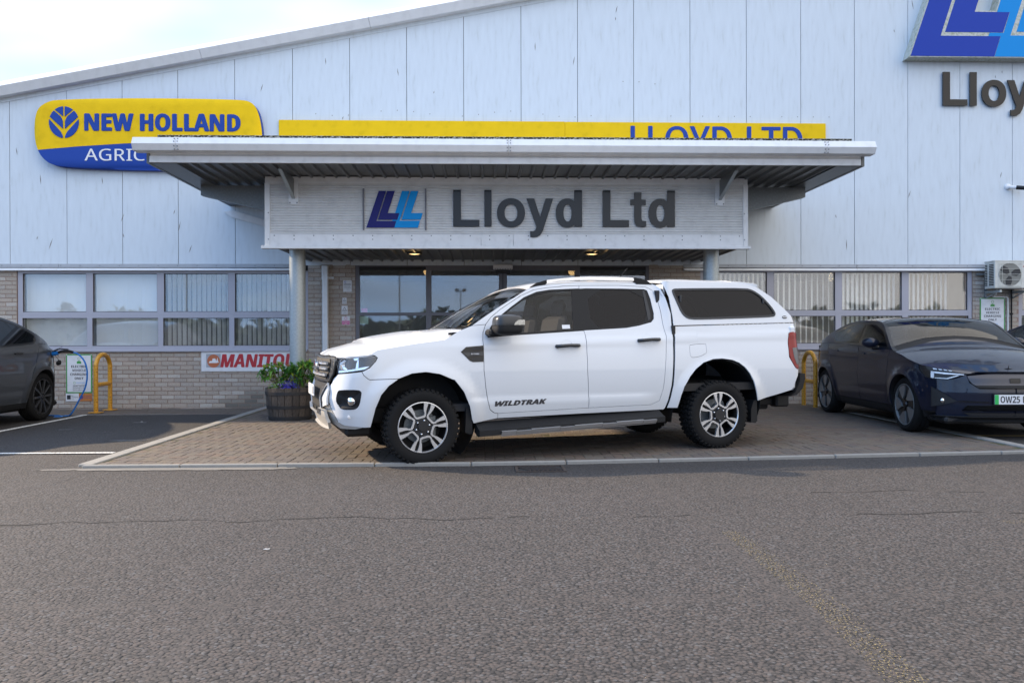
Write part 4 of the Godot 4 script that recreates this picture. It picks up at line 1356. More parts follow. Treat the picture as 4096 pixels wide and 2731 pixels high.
	for q in [["This is a", 1.492], ["No smoking", 1.470], ["site", 1.448]]:
		part("lettering", lettering(q[0], true, -2.478 - 0.005 * q[0].length(), -2.478 + 0.005 * q[0].length(), q[1], q[1] + 0.014, 0.001), M.white_sign, n, shift(0, 0, 0.005))

func ev_sign(x0: float, x1: float, y0: float, y1: float, label: String) -> void:
	var e := thing("charging_sign", label, "sign", Vector3(0, 0, ZW + 0.004), "charging bay signs")
	var w := x1 - x0
	var h := y1 - y0
	var cx := (x0 + x1) / 2
	part("border", bx(x0, x1, y0, y1, 0, 0.005), M.green, e)
	part("plate", bx(x0 + w * 0.045, x1 - w * 0.045, y0 + h * 0.03, y1 - h * 0.03, 0.0, 0.007), M.white_sign, e)
	var z := shift(0, 0, 0.007)
	for q in [["ELECTRIC", 0.665, 0.60], ["VEHICLE", 0.565, 0.53], ["CHARGING", 0.465, 0.68], ["ONLY", 0.362, 0.34]]:
		part("lettering", lettering(q[0], true, cx - w * q[2] / 2, cx + w * q[2] / 2, y0 + h * (q[1] - 0.012), y0 + h * (q[1] + 0.05), 0.0015), M.ink, e, z)
	var ic := MB.new()
	ring(ic, ellipse(cx, y1 - h * 0.115, w * 0.055, w * 0.055, 24), ellipse(cx, y1 - h * 0.115, w * 0.042, w * 0.042, 24), 0.001, z)
	bxa(ic, cx - w * 0.006, cx + w * 0.006, y1 - h * 0.175, y1 - h * 0.155, 0.007, 0.008)
	prism(ic, pv([cx - w * 0.085, y1 - h * 0.245, cx + w * 0.085, y1 - h * 0.245, cx + w * 0.085, y1 - h * 0.20, cx + w * 0.05, y1 - h * 0.175, cx - w * 0.05, y1 - h * 0.175, cx - w * 0.085, y1 - h * 0.20]), 0.001, z, false)
	part("car_symbol", ic, M.green, e)
	part("lettering", lettering("POWERPOINT", false, cx - w * 0.10, cx + w * 0.22, y0 + h * 0.255, y0 + h * 0.278, 0.001), M.cyan, e, z)
	var rg := MB.new()
	ring(rg, ellipse(cx - w * 0.18, y0 + h * 0.266, w * 0.045, w * 0.045, 20), ellipse(cx - w * 0.18, y0 + h * 0.266, w * 0.034, w * 0.034, 20), 0.001, z)
	part("badge", rg, M.green, e)
	var bo := MB.new()
	ring(bo, pv([cx - w * 0.23, y0 + h * 0.06, cx + w * 0.23, y0 + h * 0.06, cx + w * 0.23, y0 + h * 0.21, cx - w * 0.23, y0 + h * 0.21]), pv([cx - w * 0.222, y0 + h * 0.065, cx + w * 0.222, y0 + h * 0.065, cx + w * 0.222, y0 + h * 0.205, cx - w * 0.222, y0 + h * 0.205]), 0.001, z)
	part("contact_box", bo, M.ink, e)
	for q in [["03301 333132", 0.165], ["info@eopp.co.uk", 0.120], ["www.eopp.co.uk", 0.075]]:
		part("lettering", lettering(q[0], true, cx - w * 0.205, cx + w * 0.205, y0 + h * q[1], y0 + h * (q[1] + 0.028), 0.001), M.ink, e, z)
	for sx in [x0 + w * 0.03, x1 - w * 0.03]:
		var sc := MB.new()
		prism(sc, ellipse(sx, y1 - h * 0.015, 0.008, 0.008, 10), 0.003, z, false)
		part("screw", sc, M.white_plastic, e)

# outlines of the pickup's panels, in metres along and up its side
const TP := {
	"hood_edge": [-0.789, 1.011, -0.487, 1.036, -0.466, 1.065, -0.436, 1.077, -0.255, 1.106, -0.069, 1.135, 0.214, 1.170, 0.267, 1.186, 0.211, 1.169, 0.270, 1.194, 0.352, 1.249],
	"bumper": [-0.770, 0.855, -0.573, 0.882, -0.557, 0.849, -0.517, 0.813, -0.500, 0.806, -0.233, 0.813, -0.329, 0.747, -0.399, 0.664, -0.449, 0.539, -0.473, 0.424, -0.487, 0.356, -0.549, 0.353, -0.710, 0.365, -0.764, 0.395, -0.820, 0.516, -0.846, 0.575, -0.864, 0.596, -0.864, 0.698, -0.824, 0.764, -0.804, 0.814],
	"headlight": [-0.790, 1.000, -0.496, 1.031, -0.452, 1.032, -0.428, 1.011, -0.445, 0.979, -0.499, 0.920, -0.545, 0.894, -0.667, 0.876, -0.767, 0.859, -0.775, 0.911],
	"fog": [-0.780, 0.691, -0.758, 0.709, -0.602, 0.712, -0.578, 0.692, -0.579, 0.665, -0.592, 0.575, -0.616, 0.536, -0.654, 0.525, -0.745, 0.526, -0.772, 0.558, -0.794, 0.612],
	"arch_f": [-0.487, 0.356, -0.473, 0.424, -0.449, 0.539, -0.399, 0.664, -0.329, 0.747, -0.233, 0.813, -0.111, 0.859, 0.024, 0.871, 0.160, 0.849, 0.286, 0.795, 0.305, 0.791, 0.399, 0.672, 0.461, 0.531, 0.492, 0.401, 0.509, 0.372],
	"fender_back": [0.511, 0.360, 0.766, 0.402, 0.761, 0.450, 0.721, 0.459, 0.679, 0.491, 0.654, 0.568, 0.628, 0.709, 0.609, 0.881, 0.612, 1.171, 0.623, 1.246, 0.659, 1.328, 0.719, 1.399, 0.828, 1.480],
	"a_pillar_out": [0.352, 1.249, 0.412, 1.278, 0.513, 1.315, 0.668, 1.414, 0.832, 1.515, 0.992, 1.605, 1.125, 1.678],
	"door_line": [0.828, 1.480, 0.952, 1.556, 1.063, 1.623, 1.209, 1.685, 1.352, 1.710, 1.496, 1.723, 1.537, 1.731, 1.725, 1.741, 2.185, 1.751, 2.502, 1.740, 2.573, 1.708, 2.618, 1.625, 2.634, 1.479, 2.636, 1.321, 2.651, 1.219, 2.634, 1.098, 2.605, 0.851, 2.589, 0.667, 2.552, 0.525, 2.451, 0.489, 1.737, 0.477, 0.761, 0.450],
	"roof_edge": [1.133, 1.687, 1.248, 1.722, 1.392, 1.745, 1.684, 1.771, 1.980, 1.777, 2.357, 1.784, 2.586, 1.777, 2.637, 1.757, 2.667, 1.722, 2.701, 1.617, 2.734, 1.451, 2.728, 1.321, 2.724, 1.199, 2.718, 1.097, 2.698, 0.850, 2.686, 0.693, 2.655, 0.524, 2.629, 0.447],
	"sill": [0.511, 0.360, 0.766, 0.402, 1.689, 0.420, 2.617, 0.432],
	"door_gap": [1.725, 1.741, 1.721, 1.703, 1.708, 1.269, 1.718, 1.220, 1.715, 1.103, 1.711, 0.864, 1.737, 0.477],
	"black_f": [0.668, 1.202, 0.693, 1.278, 0.755, 1.361, 0.820, 1.411, 0.946, 1.504, 1.095, 1.603, 1.241, 1.662, 1.384, 1.686, 1.636, 1.701, 1.721, 1.705, 1.708, 1.269, 1.014, 1.227],
	"black_r": [1.721, 1.705, 1.801, 1.710, 2.194, 1.715, 2.481, 1.713, 2.517, 1.700, 2.539, 1.610, 2.551, 1.451, 2.541, 1.396, 2.504, 1.358, 2.349, 1.320, 2.196, 1.296, 1.708, 1.269],
	"glass_f": [0.721, 1.240, 0.765, 1.335, 0.844, 1.412, 0.980, 1.507, 1.099, 1.582, 1.237, 1.635, 1.381, 1.664, 1.633, 1.684, 1.592, 1.282, 1.030, 1.246],
	"glass_r": [1.810, 1.698, 2.468, 1.700, 2.469, 1.375, 2.276, 1.327, 2.125, 1.313, 1.801, 1.296],
	"bed": [2.750, 1.314, 2.751, 1.314, 3.244, 1.327, 4.308, 1.356, 4.322, 1.311, 4.331, 1.260, 4.337, 1.196, 4.292, 0.767, 4.268, 0.725, 4.234, 0.632, 4.211, 0.604, 4.023, 0.558, 3.758, 0.497, 3.721, 0.617, 3.688, 0.716, 3.642, 0.800, 3.583, 0.870, 3.514, 0.919, 3.530, 0.899, 3.430, 0.948, 3.302, 0.965, 3.190, 0.960, 3.068, 0.925, 2.945, 0.847, 2.988, 0.865, 2.892, 0.778, 2.824, 0.671, 2.792, 0.577, 2.763, 0.446, 2.643, 0.447, 2.665, 0.523, 2.698, 0.693, 2.712, 0.929, 2.729, 1.097],
	"canopy": [2.750, 1.322, 2.750, 1.424, 2.733, 1.617, 2.696, 1.749, 2.666, 1.795, 2.672, 1.804, 3.072, 1.807, 3.590, 1.801, 3.721, 1.790, 3.867, 1.755, 4.036, 1.649, 4.186, 1.520, 4.274, 1.434, 4.312, 1.361, 3.245, 1.333],
	"canwin": [2.773, 1.693, 2.792, 1.717, 2.824, 1.724, 3.141, 1.733, 3.714, 1.745, 3.811, 1.723, 3.911, 1.661, 4.019, 1.547, 4.065, 1.475, 4.062, 1.443, 4.033, 1.423, 3.829, 1.413, 3.173, 1.390, 2.967, 1.388, 2.908, 1.409, 2.860, 1.459, 2.819, 1.569],
	"tail": [4.198, 1.239, 4.226, 1.255, 4.329, 1.259, 4.337, 1.196, 4.301, 0.889, 4.299, 0.826, 4.283, 0.840, 4.249, 0.853, 4.236, 0.875, 4.174, 0.975, 4.180, 1.125],
	"fuel": [2.913, 1.103, 2.931, 1.118, 3.105, 1.131, 3.123, 1.119, 3.123, 1.037, 3.107, 1.020, 3.033, 0.988, 2.946, 0.977, 2.920, 0.986, 2.910, 1.021],
	"vent": [0.380, 1.061, 0.434, 1.107, 0.610, 1.121, 0.604, 0.963, 0.498, 0.961, 0.466, 0.974],
	"handle_f": [1.381, 1.108, 1.630, 1.116],
	"handle_r": [2.310, 1.163, 2.558, 1.175],
	"badge": [0.701, 0.529, 1.266, 0.575, 0.756, 0.518, 1.269, 0.527],
	"oval": [4.150, 1.422, 4.210, 1.419],
	"spoiler": [3.591, 1.804, 3.775, 1.809, 3.874, 1.800, 3.898, 1.781, 3.876, 1.758],
	"mark": [-0.676, 0.455],
}

# ---------------------------------------------------------------- the white pickup
func tp(name: String) -> PackedVector2Array:
	return pv(TP[name])

func sub(a: PackedVector2Array, i0: int, i1: int) -> PackedVector2Array:
	var o := PackedVector2Array()
	if i0 <= i1:
		for i in range(i0, i1 + 1): o.append(a[i])
	else:
		for i in range(i0, i1 - 1, -1): o.append(a[i])
	return o

func shrink(p: PackedVector2Array, d: float) -> PackedVector2Array:
	var r := Geometry2D.offset_polygon(p, -d)
	return r[0] if r.size() else p

func lerp_table(x: float, xs: Array, ys: Array) -> float:
	if x <= xs[0]: return ys[0]
	for i in xs.size() - 1:
		if x <= xs[i + 1]:
			return lerpf(ys[i], ys[i + 1], (x - xs[i]) / (xs[i + 1] - xs[i]))
	return ys[-1]

func truck_front(h: float) -> float:
	return lerp_table(h, [0.3, 0.45, 0.62, 0.75, 1.0, 1.05, 1.2], [-0.83, -0.90, -0.915, -0.89, -0.855, -0.83, -0.76])

# how far out the side stands at a place along and up it
func truck_z(s: float, h: float) -> float:
	var hh: float = min(h, 1.12)
	var z := -0.012 - 0.10 * pow((hh - 0.82) / 0.5, 2.0)
	if h > 1.12:
		z -= lerpf(0.34, 0.22, smoothstep(2.6, 2.75, s)) * (h - 1.12)
	z += 0.016 * (1.0 - smoothstep(0.55, 0.63, h)) * smoothstep(0.35, 0.6, s) * (1.0 - smoothstep(2.3, 2.6, s))
	# a soft crease along the shoulder
	z += 0.010 * smoothstep(0.07, 0.0, abs(h - 1.10 - 0.03 * s)) * smoothstep(0.2, 0.6, s)
	for cx in [0.0, 3.265]:
		var d := Vector2(s - cx, h - 0.36).length()
		z += 0.035 * (1.0 - smoothstep(0.50, 0.66, d))
	var sr := -0.30
	if s < sr:
		var t: float = min((sr - s) / (sr - truck_front(h)), 1.0)
		z -= 0.93 * (1.0 - pow(1.0 - pow(t, 3.2), 1.0 / 3.2))
	if s > 4.24:
		var t: float = min((s - 4.24) / 0.09, 1.0)
		z -= 0.06 * (1.0 - sqrt(1.0 - t * t))
	return z

func mirrored(mb: MB, zc: float) -> MB:
	var o := MB.new()
	o.add(mb)
	o.twin = mirrored_only(mb, zc)
	return o

func pickup() -> void:
	var e := Vector3(0.95595, 0, -0.29353)
	var n := Vector3(0.29353, 0, 0.95595)
	var p := thing("pickup_truck", "white double cab pickup with hard canopy, black side trims and chunky tyres", "pickup truck", Vector3(-0.5844, 0, -7.8605))
	p.transform.basis = Basis(e, Vector3.UP, n)
	var ZC := -0.93
	var f := func(s: float, h: float) -> Vector3: return Vector3(s, h, truck_z(s, h))
	var fin := func(s: float, h: float) -> Vector3: return Vector3(s, h, truck_z(s, h) - 0.006)
	var fout := func(s: float, h: float) -> Vector3: return Vector3(s, h, truck_z(s, h) + 0.005)
	var G := 0.003
	var he := tp("hood_edge")
	var dl := tp("door_line")
	var fb := tp("fender_back")
	var ar := tp("arch_f")
	var ap := tp("a_pillar_out")
	var re := tp("roof_edge")
	var hl := tp("headlight")
	var dg := tp("door_gap")
	var bu := tp("bumper")
	# dark shell under the panels
	var arch_f := ellipse(0.0, 0.36, 0.525, 0.525, 40)
	var arch_r := ellipse(3.265, 0.40, 0.53, 0.555, 40)
	var under := pv([-0.78, 0.45, -0.78, 0.99, -0.48, 1.01, 0.25, 1.15, 0.42, 1.25, 0.55, 1.25, 0.62, 1.15, 2.60, 1.20, 2.75, 1.30, 4.25, 1.33, 4.24, 0.66, 3.9, 0.56, 2.6, 0.47, 0.5, 0.42, -0.5, 0.40])
	for a in [arch_f, arch_r]: under = Geometry2D.clip_polygons(under, a)[0]
	var fs := func(s: float, h: float) -> Vector3: return Vector3(s, h, truck_z(s, h) - 0.035)
	part("inner_shell", mirrored(panel(MB.new(), under, fs, 0.1, 0.02), ZC), M.dark, p)
	# front wing
	var wing := sub(he, 1, 6)
	wing.append(he[10])
	wing.append_array(sub(ap, 1, 2))
	wing.append_array(pv([0.659, 1.328]))
	wing.append_array(sub(fb, 9, 0))
	wing.append_array(sub(ar, 13, 5))
	wing.append_array(pv([-0.500, 0.806, -0.517, 0.813, -0.557, 0.849, -0.573, 0.882]))
	wing.append_array(pv([-0.545, 0.894, -0.499, 0.92, -0.445, 0.979, -0.428, 1.011, -0.452, 1.032]))
	part("front_wing", mirrored(panel(MB.new(), shrink(wing, G), f, 0.04), ZC), M.paint_white, p)
	# bumper skin, wrapping round the corner
	var bs := pv([-0.77, 0.857, -0.573, 0.882, -0.557, 0.849, -0.517, 0.813, -0.5, 0.806, -0.233, 0.813, -0.329, 0.747, -0.399, 0.664, -0.449, 0.539, -0.473, 0.424, -0.487, 0.356, -0.549, 0.353, -0.71, 0.365, -0.764, 0.395, -0.815, 0.500, -0.842, 0.575, -0.862, 0.596, -0.864, 0.698, -0.824, 0.764, -0.806, 0.814])
	var fog := tp("fog")
	var halves := [Geometry2D.intersect_polygons(shrink(bs, G), pv([-2, 0, -0.68, 0, -0.68, 2, -2, 2]))[0], Geometry2D.intersect_polygons(shrink(bs, G), pv([-0.68, 0, 1, 0, 1, 2, -0.68, 2]))[0]]
	var bmb := MB.new()
	for q in halves:
		for r in Geometry2D.clip_polygons(q, shrink(smooth2(fog), -0.002)): panel(bmb, r, f, 0.03)
	var bumper := part("front_bumper", mirrored(bmb, ZC), M.paint_white, p)
	part("fog_bezel", mirrored(panel(MB.new(), smooth2(fog), func(s: float, h: float) -> Vector3:
		var d: float = clamp(min(min(s + 0.79, -0.583 - s), min(h - 0.53, 0.705 - h)) / 0.05, 0.0, 1.0)
		return Vector3(s, h, truck_z(s, h) + 0.003 - 0.035 * d), 0.02), ZC), M.plastic, bumper)
	var fl := MB.new()
	lathe(fl, [Vector2(0.0, 0.030), Vector2(0.034, 0.022), Vector2(0.042, 0.0), Vector2(0.042, -0.03)], 20, Transform3D(Basis(Vector3(0, 1, 0), Vector3(-0.75, 0, 0.66), Vector3(0.66, 0, 0.75)), Vector3(-0.665, 0.605, truck_z(-0.665, 0.605) - 0.01)), true)
	part("fog_lamp", mirrored(fl, ZC), M.chrome, bumper)
	var se := MB.new()
	lathe(se, [Vector2(0.0, 0.004), Vector2(0.016, 0.003), Vector2(0.019, 0.0)], 16, Transform3D(Basis(Vector3(1, 0, 0), Vector3(0, 0, 1), Vector3(0, -1, 0)), Vector3(-0.676, 0.455, truck_z(-0.676, 0.455))), true)
	part("parking_sensor", mirrored(se, ZC), M.white_plastic, bumper)
	# headlight: bowl, reflectors, clear lens
	var lamp := group_node("headlight", p)
	var hp := shrink(smooth2(hl), 0.002)
	M.bowl = mat(0.10, 0.105, 0.115, 0.3, 0.5)
	part("bowl", mirrored(panel(MB.new(), hp, func(s: float, h: float) -> Vector3: return Vector3(s, h, truck_z(s, h) - 0.05), 0.03, 0.0), ZC), M.bowl, lamp)
	var rf := MB.new()
	for q in [[-0.70, 0.945, 0.062], [-0.57, 0.965, 0.045]]:
		lathe(rf, [Vector2(0.012, -0.04), Vector2(q[2] * 0.7, -0.02), Vector2(q[2], 0.012)], 20, Transform3D(Basis(Vector3(0, 1, 0), Vector3(-0.5, 0, 0.86), Vector3(0.86, 0, 0.5)), Vector3(q[0], q[1], truck_z(q[0], q[1]) - 0.022)), true)
	part("reflector", mirrored(rf, ZC), M.chrome, lamp)
	var st := MB.new()
	panel(st, pv([-0.765, 0.868, -0.66, 0.885, -0.545, 0.903, -0.50, 0.93, -0.55, 0.925, -0.66, 0.90, -0.765, 0.885]), func(s: float, h: float) -> Vector3: return Vector3(s, h, truck_z(s, h) - 0.02), 0.03, 0.004)
	panel(st, pv([-0.625, 0.91, -0.60, 0.915, -0.595, 1.01, -0.64, 1.005, -0.635, 0.985, -0.61, 0.985]), func(s: float, h: float) -> Vector3: return Vector3(s, h, truck_z(s, h) - 0.018), 0.03, 0.01)
	panel(st, pv([-0.78, 0.94, -0.73, 0.90, -0.69, 0.90, -0.74, 0.95, -0.77, 0.99]), func(s: float, h: float) -> Vector3: return Vector3(s, h, truck_z(s, h) - 0.016), 0.03, 0.01)
	part("chrome_strip", mirrored(st, ZC), M.chrome, lamp)
	part("lens", mirrored(panel(MB.new(), hp, func(s: float, h: float) -> Vector3: return Vector3(s, h, truck_z(s, h) - 0.001), 0.03, 0.008), ZC), M.lens, lamp)
	# nose between the corners: grille, plate panel, intake, skid plate
	var fn := func(z: float, h: float, back: float) -> Vector3:
		var s0 := truck_front(h)
		var k: float = pow(max(1.0 - pow(min(abs(z) / 0.93, 1.0), 3.2), 0.0), 1.0 / 3.2)
		return Vector3(-0.30 - (-0.30 - s0) * k + back, h, ZC + z)
	var gr := group_node("grille", p)
	part("surround", panel(MB.new(), pv([-0.62, 0.78, 0.62, 0.78, 0.68, 0.86, 0.70, 0.98, 0.66, 1.02, -0.66, 1.02, -0.70, 0.98, -0.68, 0.86]), func(z: float, h: float) -> Vector3: return fn.call(z, h, 0.0), 0.05, 0.02, -1.0), M.alloy_dark, gr)
	part("mesh", panel(MB.new(), pv([-0.50, 0.80, 0.50, 0.80, 0.56, 0.87, 0.57, 0.97, 0.54, 1.0, -0.54, 1.0, -0.57, 0.97, -0.56, 0.87]), func(z: float, h: float) -> Vector3: return fn.call(z, h, -0.006), 0.05, 0.0, -1.0), M.dark, gr)
	for y in [0.845, 0.905, 0.955]:
		part("bar", panel(MB.new(), pv([-0.55, y - 0.014, 0.55, y - 0.014, 0.55, y + 0.014, -0.55, y + 0.014]), func(z: float, h: float) -> Vector3: return fn.call(z, h, -0.016), 0.05, 0.02, -1.0), M.alloy, gr)
	var oval := MB.new()
	prism(oval, ellipse(0, 0, 0.10, 0.045, 24), 0.03, Transform3D(Basis(Vector3(0, 0, 1), Vector3(0, 1, 0), Vector3(-1, 0, 0)), Vector3(truck_front(0.92) - 0.02, 0.92, ZC)))
	part("badge", oval, M.chrome, gr)
	var vl := part("lower_grille", panel(MB.new(), pv([-0.46, 0.52, 0.46, 0.52, 0.46, 0.62, 0.60, 0.775, -0.60, 0.775, -0.46, 0.62]), func(z: float, h: float) -> Vector3: return fn.call(z, h, 0.004), 0.05, 0.02, -1.0), M.plastic_grey, p)
	part("intake", panel(MB.new(), pv([-0.46, 0.53, 0.46, 0.53, 0.48, 0.59, -0.48, 0.59]), func(z: float, h: float) -> Vector3: return fn.call(z, h, -0.008), 0.05, 0.0, -1.0), M.dark, vl)
	for sg in [-1.0, 1.0]:
		var wc := PackedVector2Array()
		for q in [[0.455, 0.525], [0.63, 0.565], [0.635, 0.70], [0.60, 0.77], [0.455, 0.63]]: wc.append(Vector2(sg * q[0], q[1]))
		part("bumper_corner", panel(MB.new(), wc, func(z: float, h: float) -> Vector3: return fn.call(z, h, -0.003), 0.04, 0.02, -1.0), M.paint_white, p)
	part("skid_plate", panel(MB.new(), pv([-0.58, 0.34, 0.58, 0.34, 0.62, 0.40, 0.60, 0.515, 0.40, 0.525, 0.34, 0.47, -0.34, 0.47, -0.40, 0.525, -0.60, 0.515, -0.62, 0.40]), func(z: float, h: float) -> Vector3: return fn.call(z, h, -0.008), 0.05, 0.03, -1.0), M.skid, p)
	part("skid_corner", mirrored(panel(MB.new(), pv([-0.875, 0.53, -0.845, 0.57, -0.818, 0.505, -0.768, 0.398, -0.71, 0.366, -0.56, 0.353, -0.62, 0.335, -0.74, 0.335, -0.83, 0.40]), func(s: float, h: float) -> Vector3: return Vector3(s, h, truck_z(s, h) - 0.004), 0.03, 0.02), ZC), M.skid, p)
	var plate := group_node("number_plate", p)
	part("plate", bx(-0.955, -0.945, 0.625, 0.735, ZC - 0.26, ZC + 0.26, 0.002), M.white_sign, plate)
	part("lettering", lettering("H", true, 0.0, 0.05, 0.645, 0.715, 0.002), M.ink, plate, Transform3D(Basis(Vector3(0, 0, 1), Vector3(0, 1, 0), Vector3(-1, 0, 0)), Vector3(-0.955, 0, ZC + 0.19)))
	part("under_guard", bx(-0.70, -0.44, 0.25, 0.37, ZC - 0.66, ZC + 0.66, 0.03), M.plastic, p)
	# bonnet
	var xs := [-0.86, -0.789, -0.487, -0.436, -0.255, -0.069, 0.214, 0.352, 0.5]
	var ys := [1.005, 1.011, 1.036, 1.077, 1.106, 1.135, 1.17, 1.20, 1.22]
	var hood := func(s: float, w: float) -> Vector3:
		var sl := lerpf(s, s * 1.0 + 0.0, abs(w))
		var y := lerp_table(sl, xs, ys)
		var zh: float = 0.93 + truck_z(max(sl, -0.79), y)
		var cr := lerp_table(s, [-0.84, -0.75, -0.55, -0.30, 0.0, 0.25, 0.6], [0.018, 0.07, 0.115, 0.125, 0.125, 0.105, 0.06])
		var ridge := 0.012 * smoothstep(0.50, 0.60, abs(w)) * smoothstep(0.82, 0.62, abs(w))
		return Vector3(s, y + cr * (1.0 - pow(abs(w), 2.4)) + ridge, ZC + w * zh)
	part("bonnet", panel(MB.new(), pv([-0.785, -0.995, -0.48, -0.995, 0.30, -0.995, 0.42, -0.86, 0.52, -0.5, 0.55, 0.0, 0.52, 0.5, 0.42, 0.86, 0.30, 0.995, -0.48, 0.995, -0.785, 0.995, -0.815, 0.7, -0.835, 0.35, -0.84, 0.0, -0.835, -0.35, -0.815, -0.7]), hood, 0.05, 0.015, -1.0), M.paint_white, p)
	# doors
	var fd := sub(fb, 9, 12)
	fd.append_array(sub(dl, 1, 7))
	fd.append_array(sub(dg, 1, 6))
	fd.append_array(sub(fb, 2, 8))
	var rd := sub(dg, 6, 1)
	rd.append_array(sub(dl, 7, 20))
	var bf := tp("black_f")
	var br := tp("black_r")
	var dkey := [["door", fd, bf], ["door", rd, br]]
	var handles := [[1.381, 1.630, 1.108, 1.116], [2.310, 2.558, 1.163, 1.175]]
	var doors := []
	for i in 2:
		var mb := MB.new()
		for r in Geometry2D.clip_polygons(shrink(dkey[i][1], G), shrink(dkey[i][2], -0.004 if i == 0 else -0.001)):
			if not Geometry2D.is_polygon_clockwise(r): panel(mb, r, f, 0.04)
		var door := part("door", mirrored(mb, ZC), M.paint_white, p)
		doors.append(door)
		var h = handles[i]
		var hm := MB.new()
		var y0: float = h[2]
		var y1: float = h[3]
		tube(hm, curve([Vector3(h[0], y0, truck_z(h[0], y0)), Vector3(h[0] + 0.03, y0 + 0.002, truck_z(h[0], y0) + 0.040), Vector3((h[0] + h[1]) / 2, (y0 + y1) / 2 + 0.004, truck_z(h[0], y0) + 0.048), Vector3(h[1] - 0.03, y1, truck_z(h[1], y1) + 0.040), Vector3(h[1], y1, truck_z(h[1], y1))], 5), 0.0185, 10)
		part("handle", mirrored(hm, ZC), M.alloy_dark, door)
		var cup := MB.new()
		var cx: float = h[0] + 0.115
		panel(cup, ellipse(cx, (y0 + y1) / 2, 0.062, 0.062, 24), func(s: float, hh: float) -> Vector3:
			var q := Vector2(s - cx, hh - (y0 + y1) / 2).length() / 0.062
			return Vector3(s, hh, truck_z(s, hh) + 0.0012 - 0.020 * (1.0 - q * q)), 0.012, 0.0)
		part("handle_cup", mirrored(cup, ZC), M.paint_white, door)
	# black trims with the panes let in
	for i in 2:
		var blk: PackedVector2Array = [bf, br][i]
		var gl := smooth2(tp(["glass_f", "glass_r"][i]), 1) if i == 1 else tp("glass_f")
		var cut: float = [1.25, 2.10][i]
		var mb := MB.new()
		for hpoly in [pv([-1, 0, cut, 0, cut, 3, -1, 3]), pv([cut, 0, 5, 0, 5, 3, cut, 3])]:
			for q in Geometry2D.intersect_polygons(blk, hpoly):
				for r in Geometry2D.clip_polygons(q, gl):
					if not Geometry2D.is_polygon_clockwise(r): panel(mb, r, fin, 0.05)
		part("window_trim", mirrored(mb, ZC), M.plastic, doors[i])
		part("pane", mirrored(panel(MB.new(), gl, func(s: float, h: float) -> Vector3: return Vector3(s, h, truck_z(s, h) - 0.010), 0.08, 0.0), ZC), [M.glass_clear, M.glass_dark][i], doors[i])
	part("window_seal", mirrored(panel(MB.new(), pv([2.462, 1.700, 2.485, 1.705, 2.512, 1.45, 2.500, 1.385, 2.472, 1.378]), func(s: float, h: float) -> Vector3: return Vector3(s, h, truck_z(s, h) - 0.003), 0.05, 0.004), ZC), M.plastic_grey, doors[1])
	var lab := MB.new()
	panel(lab, pv([1.475, 1.285, 1.562, 1.288, 1.562, 1.328, 1.475, 1.325]), fin, 0.05, 0.001)
	part("window_sticker", lab, M.white_sign, doors[0])
	# cab frame: pillars, roof rail, sill
	var cf := sub(ap, 2, 5)
	cf.append_array(re)
	cf.append_array(sub(tp("sill"), 3, 1))
	cf.append_array(sub(dl, 21, 0))
	cf.append_array(pv([0.719, 1.399, 0.659, 1.328]))
	var cmb := MB.new()
	for r in Geometry2D.offset_polygon(cf, -0.002): panel(cmb, r, f, 0.04)
	part("cab_frame", mirrored(cmb, ZC), M.paint_white, p)
	# roof
	var rx := [1.05, 1.133, 1.248, 1.392, 1.684, 1.98, 2.357, 2.586, 2.637, 2.667, 2.70]
	var ry := [1.645, 1.690, 1.722, 1.745, 1.771, 1.777, 1.784, 1.777, 1.757, 1.722, 1.62]
	var roof := func(s: float, w: float) -> Vector3:
		var y := lerp_table(s, rx, ry)
		return Vector3(s, y + lerp_table(s, [1.05, 1.3, 2.5, 2.7], [0.03, 0.045, 0.045, 0.03]) * (1.0 - pow(abs(w), 3.0)), ZC + w * (0.93 + truck_z(s, y)))
	part("roof", panel(MB.new(), pv([1.137, -1, 2.69, -1, 2.69, 1, 1.137, 1, 1.165, 0.5, 1.17, 0, 1.165, -0.5]), roof, 0.06, 0.02, -1.0), M.paint_white, p)
	# windscreen
	var ws := func(t: float, w: float) -> Vector3:
		var a := Vector3(0.60 - 0.20 * w * w, 1.285 - 0.028 * w * w, ZC + w * 0.815)
		var b := Vector3(1.168 - 0.035 * w * w, 1.727 - 0.042 * w * w, ZC + w * 0.685)
		return a.lerp(b, t) + Vector3(-0.02, 0.03, 0) * sin(PI * t) * 0.6
	part("windscreen", panel(MB.new(), pv([0.02, -0.95, 0.98, -0.95, 0.98, 0.95, 0.02, 0.95]), ws, 0.08, 0.0, 1.0), M.glass_clear, p)
	var fr := MB.new()
	for q in [pv([-0.01, -1, 1, -1, 1, -0.94, -0.01, -0.94]), pv([-0.01, 0.94, 1, 0.94, 1, 1, -0.01, 1]), pv([0.93, -0.94, 1.0, -0.94, 1.0, 0.94, 0.93, 0.94]), pv([-0.03, -0.94, 0.05, -0.94, 0.05, 0.94, -0.03, 0.94])]:
		panel(fr, q, func(a: float, b: float) -> Vector3: return ws.call(a, b) + Vector3(-0.002, 0.003, 0), 0.08, 0.0, 1.0)
	part("windscreen_border", fr, M.black_gloss, p)
	part("scuttle", panel(MB.new(), pv([0.28, -1, 0.58, -1, 0.66, 0, 0.58, 1, 0.28, 1, 0.50, 0.5, 0.53, 0, 0.50, -0.5]), func(s: float, w: float) -> Vector3: return Vector3(s, 1.245 + 0.02 * (1 - w * w), ZC + w * 0.80), 0.06, 0.02, -1.0), M.plastic, p)
